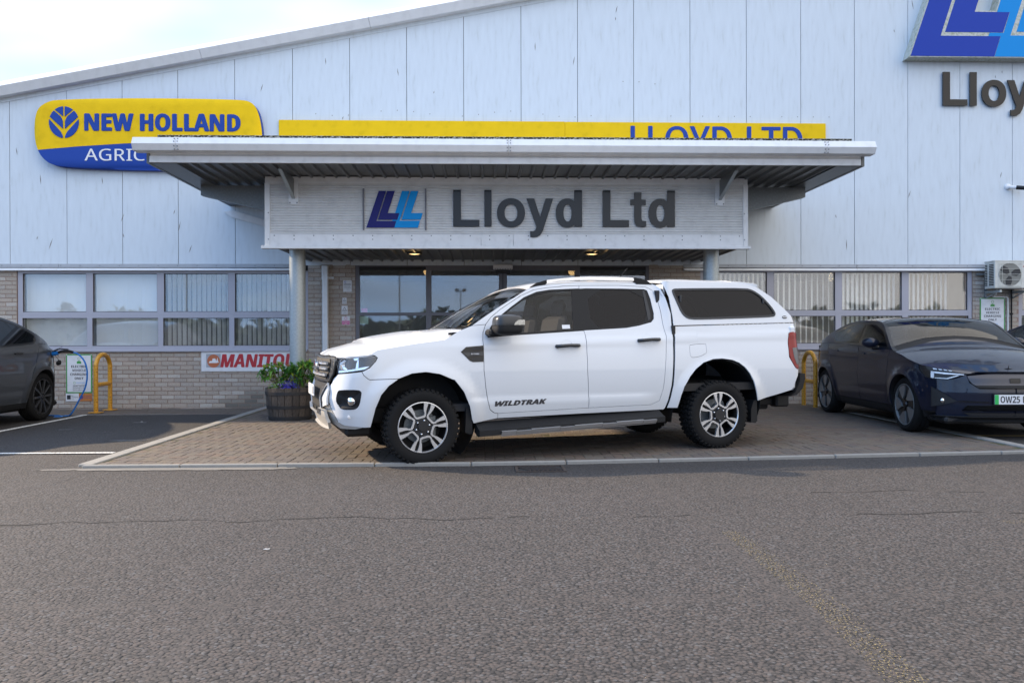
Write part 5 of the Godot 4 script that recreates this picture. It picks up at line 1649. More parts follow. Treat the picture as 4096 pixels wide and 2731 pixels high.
	for q in [[-0.25, -0.62], [-1.0, -0.55]]:
		var wi := MB.new()
		tube(wi, [Vector3(0.47, 1.275, q[0]), Vector3(0.50, 1.30, q[0] - 0.02), Vector3(0.60, 1.31, q[0] - 0.30), Vector3(0.62, 1.325, q[0] - 0.62)], [0.016, 0.012, 0.008, 0.005], 8)
		part("wiper", wi, M.plastic, p)
	# cabin
	var cab := group_node("cabin", p)
	part("door_lining", mirrored(bx(0.66, 2.6, 0.55, 1.23, -0.12, -0.09), ZC), M.seat, cab)
	part("floor", bx(0.3, 2.62, 0.48, 0.55, -1.76, -0.10), M.seat, cab)
	part("dashboard", bx(0.56, 0.98, 0.85, 1.22, -1.72, -0.14, 0.05), M.seat, cab)
	part("bulkhead", bx(2.60, 2.64, 0.5, 1.70, -1.66, -0.20), M.seat, cab)
	for q in [[1.42, -0.50, 0.56], [1.42, -1.36, 0.56], [2.30, -0.93, 1.35]]:
		var sm := MB.new()
		var w2: float = q[2] / 2
		box(sm, Vector3(q[0] - 0.22, 0.80, q[1]), Vector3(0.50, 0.16, q[2]), 0.05)
		box(sm, Vector3.ZERO, Vector3(0.13, 0.66, q[2]), 0.05, Transform3D(Basis(Vector3(0, 0, 1), -0.22), Vector3(q[0] + 0.08, 1.10, q[1])))
		for hz in ([0.0] if q[2] < 1.0 else [-0.42, 0.42]):
			box(sm, Vector3.ZERO, Vector3(0.10, 0.20, 0.26), 0.045, Transform3D(Basis(Vector3(0, 0, 1), -0.2), Vector3(q[0] + 0.165, 1.50, q[1] + hz)))
			tube(sm, [Vector3(q[0] + 0.14, 1.38, q[1] + hz - 0.05), Vector3(q[0] + 0.16, 1.46, q[1] + hz - 0.05)], 0.008, 6)
			tube(sm, [Vector3(q[0] + 0.14, 1.38, q[1] + hz + 0.05), Vector3(q[0] + 0.16, 1.46, q[1] + hz + 0.05)], 0.008, 6)
		part("seat", sm, M.seat, cab)
	var stw := MB.new()
	var rp := []
	for k in 25: rp.append(Vector3(1.02 + 0.05 * sin(TAU * k / 24.0), 1.14 + 0.17 * sin(TAU * k / 24.0), -1.36 + 0.18 * cos(TAU * k / 24.0)))
	tube(stw, rp, 0.015, 8, false)
	part("steering_wheel", stw, M.plastic, cab)
	# load bed and canopy
	var bed := tp("bed")
	var bp := sub(bed, 1, 10)
	bp.append_array(pv([4.023, 0.558, 3.758, 0.497, 3.721, 0.617, 3.688, 0.716, 3.642, 0.8, 3.583, 0.868, 3.514, 0.917, 3.43, 0.948, 3.302, 0.965, 3.19, 0.960, 3.068, 0.925, 2.967, 0.858, 2.892, 0.778, 2.824, 0.671, 2.792, 0.577, 2.763, 0.446, 2.650, 0.447, 2.672, 0.523, 2.706, 0.693, 2.722, 0.929, 2.738, 1.097, 2.748, 1.20]))
	var tl := tp("tail")
	var tlp := pv([4.198, 1.239, 4.226, 1.255, 4.329, 1.259, 4.335, 1.196, 4.301, 0.889, 4.297, 0.836, 4.283, 0.840, 4.255, 0.853, 4.236, 0.875, 4.174, 0.975, 4.178, 1.125])
	var fuel := smooth2(tp("fuel"))
	var bm := MB.new()
	var flip_mb := MB.new()
	for r in Geometry2D.clip_polygons(shrink(bp, G), shrink(tlp, -0.003)):
		if Geometry2D.is_polygon_clockwise(r): continue
		for hh in [pv([2, 0, 3.02, 0, 3.02, 2, 2, 2]), pv([3.02, 0, 5, 0, 5, 2, 3.02, 2])]:
			for q in Geometry2D.intersect_polygons(r, hh):
				for u in Geometry2D.clip_polygons(q, fuel):
					if not Geometry2D.is_polygon_clockwise(u): panel(bm, u, f, 0.045)
	var bs2 := part("load_bed_side", mirrored(bm, ZC), M.paint_white, p)
	part("fuel_flap", panel(flip_mb, shrink(fuel, 0.0035), f, 0.03), M.paint_white, bs2)
	var tailm := MB.new()
	panel(tailm, shrink(smooth2(tlp), 0.001), fout, 0.02, 0.03)
	var tlamp := part("tail_light", mirrored(tailm, ZC), M.lens_red, p)
	var clr := MB.new()
	panel(clr, pv([4.225, 1.075, 4.305, 1.085, 4.30, 0.90, 4.288, 0.885, 4.262, 0.90, 4.235, 0.97]), func(s: float, h: float) -> Vector3: return Vector3(s, h, truck_z(s, h) + 0.0075), 0.02, 0.004)
	part("clear_lens", mirrored(clr, ZC), M.bowl, tlamp)
	var tg := bx(4.20, 4.315, 0.60, 1.33, ZC - 0.86, ZC + 0.86, 0.03)
	part("tailgate", tg, M.paint_white, p)
	part("load_floor", bx(2.72, 4.25, 0.62, 0.70, ZC - 0.86, ZC + 0.86), M.dark, p)
	part("bed_front", bx(2.72, 2.76, 0.50, 1.32, ZC - 0.86, ZC + 0.86), M.dark, p)
	# canopy shell
	var cp := pv([2.752, 1.324, 2.752, 1.424, 2.735, 1.617, 2.700, 1.740, 2.674, 1.790, 2.69, 1.800, 3.072, 1.805, 3.59, 1.800, 3.721, 1.788, 3.867, 1.755, 4.036, 1.652, 4.186, 1.522, 4.274, 1.434, 4.312, 1.364, 3.245, 1.336])
	var cw := tp("canwin")
	cw = smooth2(cw)
	var cm := MB.new()
	for hh in [pv([2, 1, 3.3, 1, 3.3, 2.2, 2, 2.2]), pv([3.3, 1, 5, 1, 5, 2.2, 3.3, 2.2])]:
		for q in Geometry2D.intersect_polygons(cp, hh):
			for r in Geometry2D.clip_polygons(q, cw):
				if not Geometry2D.is_polygon_clockwise(r): panel(cm, r, f, 0.045)
	var can := part("canopy", mirrored(cm, ZC), M.paint_white, p)
	var kx := [2.66, 2.69, 3.072, 3.59, 3.721, 3.867, 4.036, 4.186, 4.274, 4.312]
	var ky := [1.785, 1.800, 1.805, 1.800, 1.788, 1.755, 1.652, 1.522, 1.434, 1.364]
	var kt := func(s: float, w: float) -> Vector3:
		var y := lerp_table(s, kx, ky)
		return Vector3(s + (1.0 - w * w) * 0.04 * smoothstep(3.6, 4.2, s), y + lerp_table(s, [2.66, 2.9, 3.6, 3.9, 4.3], [0.035, 0.055, 0.055, 0.03, 0.01]) * (1.0 - pow(abs(w), 3.0)), ZC + w * (0.93 + truck_z(s, y)))
	part("canopy_roof", panel(MB.new(), pv([2.672, -1, 4.31, -1, 4.31, 1, 2.672, 1]), kt, 0.06, 0.02, -1.0), M.paint_white, can)
	part("canopy_front", bx(2.70, 2.72, 1.33, 1.77, ZC - 0.70, ZC + 0.70), M.paint_white, can)
	var cwf := MB.new()
	var cin := smooth2(shrink(tp("canwin"), 0.022), 1)
	for hh in [pv([2, 1, 3.3, 1, 3.3, 2.2, 2, 2.2]), pv([3.3, 1, 5, 1, 5, 2.2, 3.3, 2.2])]:
		for q in Geometry2D.intersect_polygons(cw, hh):
			for r in Geometry2D.clip_polygons(q, cin):
				if not Geometry2D.is_polygon_clockwise(r): panel(cwf, r, func(s: float, h: float) -> Vector3: return Vector3(s, h, truck_z(s, h) + 0.006), 0.05, 0.012)
	part("window_rubber", mirrored(cwf, ZC), M.plastic_grey, can)
	part("side_window", mirrored(panel(MB.new(), cin, fin, 0.08, 0.0), ZC), M.glass_dark, can)
	var lt := MB.new()
	box(lt, Vector3(2.872, 1.612, truck_z(2.87, 1.61) + 0.004), Vector3(0.026, 0.075, 0.012), 0.004, ID)
	box(lt, Vector3(3.925, 1.60, truck_z(3.925, 1.60) + 0.004), Vector3(0.026, 0.06, 0.012), 0.004, ID)
	part("window_catch", lt, M.plastic_grey, can)
	var ov := MB.new()
	panel(ov, ellipse(4.18, 1.42, 0.031, 0.016, 20), fout, 0.03, 0.005)
	part("badge", ov, M.black_gloss, can)
	var ovs := MB.new()
	panel(ovs, pv([4.155, 1.417, 4.205, 1.417, 4.205, 1.424, 4.155, 1.424]), func(s: float, h: float) -> Vector3: return Vector3(s, h, truck_z(s, h) + 0.007), 0.03, 0.001)
	part("badge_stripe", ovs, M.white_plastic, can)
	part("spoiler", panel(MB.new(), pv([3.58, -0.90, 3.90, -0.96, 3.90, 0.96, 3.58, 0.90]), func(s: float, w: float) -> Vector3:
		var t: float = (s - 3.58) / 0.32
		return Vector3(s + 0.06 * t * (1.0 - w * w), lerpf(1.802, 1.788, t * t) + 0.055 * (1.0 - pow(abs(w), 3.0)) - 0.008 * t * pow(abs(w), 6.0), ZC + w * (0.93 + truck_z(3.6, 1.79))), 0.06, 0.03, -1.0), M.paint_white, can)
	part("gap_seal", mirrored(panel(MB.new(), pv([2.66, 0.47, 2.74, 0.47, 2.76, 1.2, 2.75, 1.42, 2.70, 1.72, 2.64, 1.74, 2.72, 1.45, 2.715, 1.2, 2.70, 0.85]), func(s: float, h: float) -> Vector3: return Vector3(s, h, truck_z(s, h) - 0.04), 0.05, 0.0), ZC), M.dark, p)
	# roof rails
	var rr := group_node("roof_rail", p)
	for sg in [0.0, 1.0]:
		var zz := -0.285 if sg == 0.0 else 2.0 * ZC + 0.285
		var mid := MB.new()
		var up := [[1.365, 1.762, 1.790], [1.50, 1.785, 1.808], [1.69, 1.798, 1.828], [1.84, 1.803, 1.836], [2.13, 1.806, 1.840], [2.37, 1.804, 1.836]]
		for i in up.size() - 1:
			var a = up[i]; var b = up[i + 1]
			for w in [[-0.018, 0.018]]:
				mid.hint_quad(Vector3(a[0], a[2], zz - 0.014), Vector3(b[0], b[2], zz - 0.014), Vector3(b[0], b[2], zz + 0.014), Vector3(a[0], a[2], zz + 0.014), Vector3.UP)
				mid.hint_quad(Vector3(a[0], a[1], zz + 0.02), Vector3(b[0], b[1], zz + 0.02), Vector3(b[0], b[2], zz + 0.014), Vector3(a[0], a[2], zz + 0.014), Vector3(0, 0.2, 1))
				mid.hint_quad(Vector3(a[0], a[1], zz - 0.02), Vector3(b[0], b[1], zz - 0.02), Vector3(b[0], b[2], zz - 0.014), Vector3(a[0], a[2], zz - 0.014), Vector3(0, 0.2, -1))
				mid.hint_quad(Vector3(a[0], a[1], zz - 0.02), Vector3(b[0], b[1], zz - 0.02), Vector3(b[0], b[1], zz + 0.02), Vector3(a[0], a[1], zz + 0.02), Vector3.DOWN)
		part("rail", mid, M.alloy, rr)
		var en := MB.new()
		prism(en, pv([1.145, 1.680, 1.19, 1.715, 1.26, 1.760, 1.366, 1.792, 1.366, 1.758, 1.340, 1.735, 1.28, 1.700]), 0.044, shift(0, 0, zz - 0.022))
		prism(en, pv([2.369, 1.838, 2.46, 1.828, 2.53, 1.805, 2.585, 1.768, 2.40, 1.768, 2.376, 1.790]), 0.044, shift(0, 0, zz - 0.022))
		part("rail_end", en, M.plastic, rr)
	var ant := MB.new()
	tube(ant, [Vector3(2.45, 1.80, ZC), Vector3(2.63, 2.00, ZC)], [0.006, 0.003], 6)
	part("antenna", ant, M.plastic, p)
	# mirror
	for sg in [1.0, -1.0]:
		var mi := group_node("door_mirror", p)
		var md := MB.new()
		var cen := Vector3(0.815, 1.315, 0.10)
		var shell := func(a: float, b: float, lo: float, hi: float) -> Vector3:
			var yy := lerpf(lo, hi, b)
			var ry2: float = 0.105 if yy > 0 else 0.095
			var k := pow(max(1.0 - pow(abs(yy) / ry2, 4.0), 0.0), 1.0 / 4.0)
			return cen + Vector3(0.145 * k * sign(cos(a)) * pow(abs(cos(a)), 0.5) + 0.02 * yy, yy, 0.115 * k * sign(sin(a)) * pow(abs(sin(a)), 0.6))
		for pc in [[0.001, 0.1045, "cap", M.alloy_dark], [-0.0945, -0.004, "lower_case", M.plastic]]:
			var mm := MB.new()
			panel(mm, pv([0.0, 0.0, TAU, 0.0, TAU, 1.0, 0.0, 1.0]), func(a: float, b: float) -> Vector3: return shell.call(a, b, pc[0], pc[1]), 0.16, 0.0, -1.0)
			part(pc[2], mm if sg > 0 else mirrored_only(mm, ZC), pc[3], mi)
		var ind := MB.new()
		prism(ind, pv([0.845, 1.318, 0.955, 1.320, 0.955, 1.368, 0.89, 1.366, 0.86, 1.345]), 0.004, shift(-0.005, 0, 0.215))
		part("indicator", ind if sg > 0 else mirrored_only(ind, ZC), M.chrome, mi)
		var arm := MB.new()
		box(arm, Vector3(0.70, 1.245, 0.0), Vector3(0.13, 0.07, 0.16), 0.02)
		part("arm", arm if sg > 0 else mirrored_only(arm, ZC), M.plastic, mi)
	# wing vent with its badge
	var ve := group_node("wing_vent", p)
	part("frame", mirrored(panel(MB.new(), tp("vent"), fout, 0.04, 0.012), ZC), M.black_gloss, ve)
	part("strip", mirrored(panel(MB.new(), pv([0.392, 1.052, 0.606, 1.062, 0.605, 1.022, 0.44, 1.018]), func(s: float, h: float) -> Vector3: return Vector3(s, h, truck_z(s, h) + 0.010), 0.04, 0.006), ZC), M.alloy_dark, ve)
	part("badge", mirrored(panel(MB.new(), pv([0.475, 1.062, 0.565, 1.064, 0.565, 1.020, 0.475, 1.018]), func(s: float, h: float) -> Vector3: return Vector3(s, h, truck_z(s, h) + 0.014), 0.04, 0.004), ZC), M.ink, ve)
	part("lettering", lettering("BI-TURBO", true, 0.480, 0.560, 1.034, 1.046, 0.002), M.white_plastic, ve, shift(0, 0, truck_z(0.52, 1.04) + 0.0145))
	for y in [1.085, 1.10, 0.978, 0.995]:
		part("slot", mirrored(panel(MB.new(), pv([0.49, y - 0.004, 0.59, y - 0.003, 0.59, y + 0.004, 0.49, y + 0.003]), func(s: float, h: float) -> Vector3: return Vector3(s, h, truck_z(s, h) + 0.008), 0.04, 0.003), ZC), M.plastic_grey, ve)
	# door script
	var scr := lettering("WILDTRAK", true, 0.709, 1.245, 0.524, 0.571, 0.002, 0.45, 0.004)
	var bent := MB.new()
	for i in scr.v.size():
		var q := scr.v[i]
		q.y += (q.x - 0.705) * 0.022
		bent.v.append(Vector3(q.x, q.y, truck_z(q.x, q.y) + 0.001 + q.z)); bent.n.append(scr.n[i]); bent.uv.append(Vector2.ZERO)
	part("lettering", bent, M.ink, doors[0])
	# step bars
	var sb := group_node("side_step", p)
	var sm := MB.new()
	for q in [0, 1]:
		var o := MB.new()
		prism(o, pv([-0.10, 0.40, 0.02, 0.345, 0.065, 0.33, 0.065, 0.275, 0.0, 0.265, -0.12, 0.30]), 2.02, Transform3D(Basis(Vector3(0, 0, 1), Vector3(0, 1, 0), Vector3(1, 0.036, 0)), Vector3(0.54, -0.032, 0.0)))
		if q == 1: o = mirrored_only(o, ZC)
		sm.add(o)
	part("step", sm, M.plastic, sb)
	var tb := MB.new()
	var pts := []
	var wz := 0.075
	var tops := []
	for i in 12:
		var xx := 0.76 + i * (2.455 - 0.76) / 11.0
		tops.append(xx)
	var low := func(x: float) -> float: return 0.235 + (x - 0.76) * 0.0400
	for i in 11:
		var a: float = tops[i]
		var b: float = tops[i + 1]
		var ua := 0.050 if i % 3 != 1 else 0.042
		tb.hint_quad(Vector3(a, low.call(a), wz - 0.02), Vector3(b, low.call(b), wz - 0.02), Vector3(b, low.call(b) + ua, wz + 0.012), Vector3(a, low.call(a) + ua, wz + 0.012), Vector3(0, -0.2, 1))
		tb.hint_quad(Vector3(a, low.call(a) + ua, wz + 0.012), Vector3(b, low.call(b) + ua, wz + 0.012), Vector3(b, low.call(b) + ua + 0.012, wz - 0.03), Vector3(a, low.call(a) + ua + 0.012, wz - 0.03), Vector3.UP)
	part("step_edge", mirrored(tb, ZC), M.alloy, sb)
	# wheel arches, chassis, rear bumper, flaps
	var wl := MB.new()
	for q in [[0.0, 0.36, 0.535, -0.65, 2.9], [3.265, 0.40, 0.545, -0.25, 3.35]]:
		for k in 28:
			var a0: float = lerpf(q[3], q[4], k / 28.0)
			var a1: float = lerpf(q[3], q[4], (k + 1) / 28.0)
			var A := Vector3(q[0] + q[2] * cos(a0), q[1] + q[2] * sin(a0), 0)
			var B := Vector3(q[0] + q[2] * cos(a1), q[1] + q[2] * sin(a1), 0)
			var za: float = truck_z(A.x, A.y) - 0.012
			var zb: float = truck_z(B.x, B.y) - 0.012
			wl.hint_quad(Vector3(A.x, A.y, za), Vector3(B.x, B.y, zb), Vector3(B.x, B.y, -0.62), Vector3(A.x, A.y, -0.62), Vector3(-cos(a0), -sin(a0), 0))
	part("arch_liner", mirrored(wl, ZC), M.plastic, p)
	var ch := bx(-0.75, 4.2, 0.36, 0.52, ZC - 0.50, ZC + 0.50, 0.02)
	bxa(ch, -0.6, 0.6, 0.40, 0.98, ZC - 0.42, ZC + 0.42)
	bxa(ch, 2.7, 3.85, 0.40, 0.65, ZC - 0.42, ZC + 0.42)
	part("chassis", ch, M.dark, p)
	var ax := MB.new()
	tube(ax, [Vector3(3.265, 0.36, 0.0), Vector3(3.265, 0.36, 2 * ZC)], 0.06, 10)
	tube(ax, [Vector3(0.0, 0.36, 0.0), Vector3(0.0, 0.36, 2 * ZC)], 0.05, 10)
	part("axles", ax, M.dark, p)
	var rb := MB.new()
	prism(rb, pv([4.27, 0.575, 4.33, 0.70, 4.335, 0.795, 4.40, 0.785, 4.405, 0.735, 4.37, 0.62, 4.29, 0.545, 4.20, 0.535]), 1.78, shift(0, 0, ZC - 0.89))
	part("rear_bumper", rb, M.plastic, p)
	var tow := bx(3.85, 4.36, 0.42, 0.50, ZC - 0.5, ZC + 0.62, 0.01)
	bxa(tow, 4.16, 4.34, 0.40, 0.545, ZC + 0.55, ZC + 0.70, 0.02)
	part("tow_bar", tow, M.plastic, p)
	var mf := MB.new()
	prism(mf, pv([3.735, 0.50, 3.775, 0.50, 3.78, 0.27, 3.755, 0.25, 3.70, 0.255, 3.70, 0.40]), 0.24, shift(0, 0, -0.30))
	prism(mf, pv([0.44, 0.52, 0.495, 0.50, 0.505, 0.26, 0.475, 0.255, 0.43, 0.275]), 0.22, shift(0, 0, -0.28))
	part("mud_flap", mirrored(mf, ZC), M.plastic, p)
	# wheels
	var w0 := truck_wheel()
	var first := true
	for q in [[0.0, 0.345, 0.0, 0.0], [3.263, 0.362, 0.0, 0.35], [0.0, 0.345, 2 * ZC, 0.0], [3.263, 0.362, 2 * ZC, 0.5]]:
		var w: Node3D = w0 if first else w0.duplicate()
		w.name = "wheel" if first else "wheel_%03d" % p.get_child_count()
		first = false
		p.add_child(w)
		w.transform = Transform3D(Basis(Vector3(0, 0, 1), q[3]) if q[2] == 0.0 else Basis(Vector3.UP, PI) * Basis(Vector3(0, 0, 1), q[3]), Vector3(q[0], q[1], q[2]))

func mirrored_only(mb: MB, zc: float) -> MB:
	var o := MB.new()
	o.add(mb, Transform3D(Basis(Vector3(1, 0, 0), Vector3(0, 1, 0), Vector3(0, 0, -1)), Vector3(0, 0, 2.0 * zc)))
	return o

# wheel with its face in the plane z = 0, axis along z
func truck_wheel() -> Node3D:
	var w := Node3D.new()
	var axis := Transform3D(Basis(Vector3(1, 0, 0), Vector3(0, 0, 1), Vector3(0, -1, 0)), Vector3.ZERO)
	var R := 0.365
	var t := MB.new()
	lathe(t, [Vector2(0.236, -0.035), Vector2(0.245, -0.014), Vector2(0.262, -0.006), Vector2(0.300, -0.001), Vector2(0.325, -0.004), Vector2(0.342, -0.012), Vector2(0.350, -0.022), Vector2(R - 0.012, -0.04), Vector2(R - 0.011, -0.23), Vector2(0.345, -0.25), Vector2(0.30, -0.265), Vector2(0.236, -0.24)], 72, axis, true)
	# tread lugs and shoulder blocks
	for k in 44:
		var a := TAU * k / 44
		var r := Basis(Vector3(0, 0, 1), a)
		box(t, Vector3(0, R - 0.007, -0.050), Vector3(0.032 if k % 2 else 0.036, 0.020, 0.052), 0.004, Transform3D(r, Vector3.ZERO))
		box(t, Vector3(0.012, R - 0.007, -0.105), Vector3(0.034, 0.018, 0.040), 0.004, Transform3D(r, Vector3.ZERO))
		box(t, Vector3(0.0, R - 0.007, -0.158), Vector3(0.034, 0.018, 0.040), 0.004, Transform3D(r, Vector3.ZERO))
		box(t, Vector3(0.012, R - 0.007, -0.215), Vector3(0.034, 0.020, 0.052), 0.004, Transform3D(r, Vector3.ZERO))
		box(t, Vector3(0, 0.345, -0.016), Vector3(0.024 if k % 2 else 0.030, 0.026 if k % 2 else 0.018, 0.016), 0.004, Transform3D(r, Vector3.ZERO))
	part("tyre", t, M.rubber, w)
	var rim := MB.new()
	lathe(rim, [Vector2(0.243, -0.020), Vector2(0.243, -0.010), Vector2(0.236, -0.009), Vector2(0.230, -0.018)], 64, axis)
	part("rim_lip", rim, M.alloy, w)
	var br := MB.new()
	lathe(br, [Vector2(0.232, -0.018), Vector2(0.222, -0.06), Vector2(0.215, -0.24)], 48, axis, true)
	part("barrel", br, M.black_gloss, w)
	var dk := MB.new()
	lathe(dk, [Vector2(0.0, -0.13), Vector2(0.16, -0.13), Vector2(0.16, -0.15)], 32, axis)
	bxa(dk, 0.03, 0.15, -0.10, 0.10, -0.15, -0.10, 0.01)
	part("brake_disc", dk, M.galv_dark, w)
	var bk := MB.new()
	lathe(bk, [Vector2(0.0, -0.2), Vector2(0.22, -0.2)], 32, axis)
	part("wheel_back", bk, M.dark, w)
	# six paired spokes
	var pol := func(r: float, deg: float) -> Vector2: return Vector2(r * sin(deg_to_rad(deg)), r * cos(deg_to_rad(deg)))
	var out := PackedVector2Array()
	for q in [[0.234, -26.5], [0.19, -25.0], [0.15, -25.0], [0.125, -27.5], [0.105, -27.0], [0.092, -19.0], [0.088, 0.0], [0.092, 19.0], [0.105, 27.0], [0.125, 27.5], [0.15, 25.0], [0.19, 25.0], [0.234, 26.5]]: out.append(pol.call(q[0], q[1]))
	for q in [[0.234, 16.0], [0.19, 16.0], [0.155, 17.0], [0.140, 20.0], [0.118, 20.0], [0.107, 10.0], [0.106, 0.0], [0.107, -10.0], [0.118, -20.0], [0.140, -20.0], [0.155, -17.0], [0.19, -16.0], [0.234, -16.0]]: out.append(pol.call(q[0], q[1]))
	var arm := MB.new()
	prism(arm, out, 0.026, shift(0, 0, -0.040), false)
	var arm_m := arm.mesh()
	var web := MB.new()
	var wo := PackedVector2Array()
	for q in [[0.230, -3.0], [0.16, -4.5], [0.10, -6.0], [0.07, -12.0], [0.07, 12.0], [0.10, 6.0], [0.16, 4.5], [0.230, 3.0]]: wo.append(pol.call(q[0], q[1]))
	prism(web, wo, 0.02, shift(0, 0, -0.062), false)
	var web_m := web.mesh()
	for k in 6:
		put("spoke", arm_m, M.alloy, w, Transform3D(Basis(Vector3(0, 0, 1), TAU * k / 6 + deg_to_rad(13.0)), Vector3.ZERO))
		put("spoke_web", web_m, M.black_gloss, w, Transform3D(Basis(Vector3(0, 0, 1), TAU * (k + 0.5) / 6 + deg_to_rad(13.0)), Vector3.ZERO))
	var hub := MB.new()
	lathe(hub, [Vector2(0.0, -0.026), Vector2(0.084, -0.028), Vector2(0.094, -0.036), Vector2(0.094, -0.08)], 36, axis)
	lathe(hub, [Vector2(0.0, -0.018), Vector2(0.030, -0.019), Vector2(0.034, -0.024), Vector2(0.034, -0.03)], 28, axis)
	part("hub", hub, M.alloy_dark, w)
	for k in 6:
		var nut := MB.new()
		lathe(nut, [Vector2(0.0, -0.006), Vector2(0.007, -0.008), Vector2(0.010, -0.014), Vector2(0.011, -0.03)], 8, Transform3D(axis.basis, Vector3(0.066 * sin(TAU * k / 6 + 0.2), 0.066 * cos(TAU * k / 6 + 0.2), 0)), true)
		part("wheel_nut", nut, M.chrome, w)
	return w

# ---------------------------------------------------------------- the two kinds of electric car
# a car in its own axes: x from the front axle to the rear, y up, z across, symmetrical
class Shape:
	var w := 0.92
	var sr := -0.2
	var nf := 2.6
	var rr := 2.5
	var nr := 2.6
	var wb := 2.7
	var hub := 0.34
	var arch := 0.385
	var lean := 0.38
	var fx := []; var fy := []      # nose along x by height
	var bx_ := []; var by := []     # tail along x by height
	var tx := []; var ty := []      # upper edge of the side along x
	var cx := []; var cy := []      # how much the middle of bonnet, glass and roof stands above that edge
	var lx := []; var ly := []      # belt line
	func tab(x: float, xs: Array, ys: Array) -> float:
		if x <= xs[0]: return ys[0]
		for i in xs.size() - 1:
			if x <= xs[i + 1]:
				var t: float = (x - xs[i]) / (xs[i + 1] - xs[i])
				return lerpf(ys[i], ys[i + 1], t)
		return ys[-1]
	# rounded table, for surfaces
	func stab(x: float, xs: Array, ys: Array) -> float:
		return (tab(x - 0.09, xs, ys) + tab(x - 0.045, xs, ys) + tab(x, xs, ys) + tab(x + 0.045, xs, ys) + tab(x + 0.09, xs, ys)) / 5.0
	func front(h: float) -> float: return tab(h, fx, fy)
	func back(h: float) -> float: return tab(h, bx_, by)
	func belt(s: float) -> float: return tab(s, lx, ly)
	func top(s: float) -> float: return stab(s, tx, ty)
	func plan(s: float, h: float) -> float:
		var z := w
		if s < sr:
			var t: float = min((sr - s) / (sr - front(h)), 1.0)
			z *= pow(1.0 - pow(t, nf), 1.0 / nf)
		if s > rr:
			var t: float = min((s - rr) / (back(h) - rr), 1.0)
			z *= pow(1.0 - pow(t, nr), 1.0 / nr)
		return z
	func z(s: float, h: float) -> float:
		var b := belt(s)
		var hh: float = min(h, b)
		var o := plan(s, hh) - 0.012 - 0.10 * pow(min(hh - 0.70, 0.0) / 0.5, 2.0) - 0.14 * pow(max(hh - 0.70, 0.0), 2.0)
		o += 0.014 * (1.0 - smoothstep(0.38, 0.48, h)) * smoothstep(0.4, 0.6, s) * (1.0 - smoothstep(wb - 0.6, wb - 0.4, s))
		o += 0.012 * smoothstep(0.05, 0.0, abs(h - b + 0.10))
		if h > b: o -= lean * (h - b)
		for c in [0.0, wb]:
			o += 0.03 * (1.0 - smoothstep(arch, arch + 0.14, Vector2(s - c, h - hub).length()))
		return o
	func side(s: float, h: float, out := 0.0, sg := 1.0) -> Vector3: return Vector3(s, h, sg * (z(s, h) + out))
	func over(s: float, k: float, up := 0.0) -> Vector3:
		var y := top(s)
		return Vector3(s, y + stab(s, cx, cy) * (1.0 - pow(abs(k), 2.3)) + up, k * z(s, y))
	func nose(zz: float, h: float, out := 0.0) -> Vector3:
		var k: float = pow(max(1.0 - pow(min(abs(zz) / w, 1.0), nf), 0.0), 1.0 / nf)
		return Vector3(sr - (sr - front(h)) * k - out, h, zz)
	func tail(zz: float, h: float, out := 0.0) -> Vector3:
		var k: float = pow(max(1.0 - pow(min(abs(zz) / w, 1.0), nr), 0.0), 1.0 / nr)
		return Vector3(rr + (back(h) - rr) * k + out, h, zz)

func both(poly: PackedVector2Array, sh: Shape, out := 0.0, cell := 0.05, thick := 0.012) -> MB:
	var mb := panel(MB.new(), poly, func(s: float, h: float) -> Vector3: return sh.side(s, h, out), cell, thick)
	return mirrored(mb, 0.0)

func saloon() -> Shape:
	var c := Shape.new()
	c.fx = [0.15, 0.24, 0.36, 0.55, 0.70, 0.80, 0.90]; c.fy = [-0.76, -0.84, -0.87, -0.88, -0.86, -0.80, -0.70]
	c.bx_ = [0.2, 0.35, 0.6, 0.9, 1.05, 1.15]; c.by = [3.55, 3.66, 3.71, 3.70, 3.66, 3.6]
	c.tx = [-0.9, -0.75, -0.60, -0.36, 0.0, 0.30, 0.42, 0.88, 1.10, 1.65, 2.1, 2.5, 2.9, 3.2, 3.4, 3.7]
	c.ty = [0.72, 0.745, 0.79, 0.868, 0.955, 1.01, 1.075, 1.39, 1.425, 1.44, 1.40, 1.30, 1.17, 1.085, 1.07, 1.05]
	c.cx = [-0.85, -0.6, -0.2, 0.3, 0.6, 1.0, 1.6, 2.4, 3.0, 3.7]; c.cy = [0.03, 0.065, 0.075, 0.07, 0.10, 0.06, 0.045, 0.05, 0.05, 0.02]
	c.lx = [-1.0, 0.2, 0.5, 1.4, 2.3, 4.0]; c.ly = [1.5, 1.5, 1.035, 1.075, 1.10, 1.12]
	c.lx = [-1.0, 0.30, 1.4, 2.3, 4.0]; c.ly = [1.02, 1.025, 1.075, 1.10, 1.12]
	c.w = 0.925
	return c

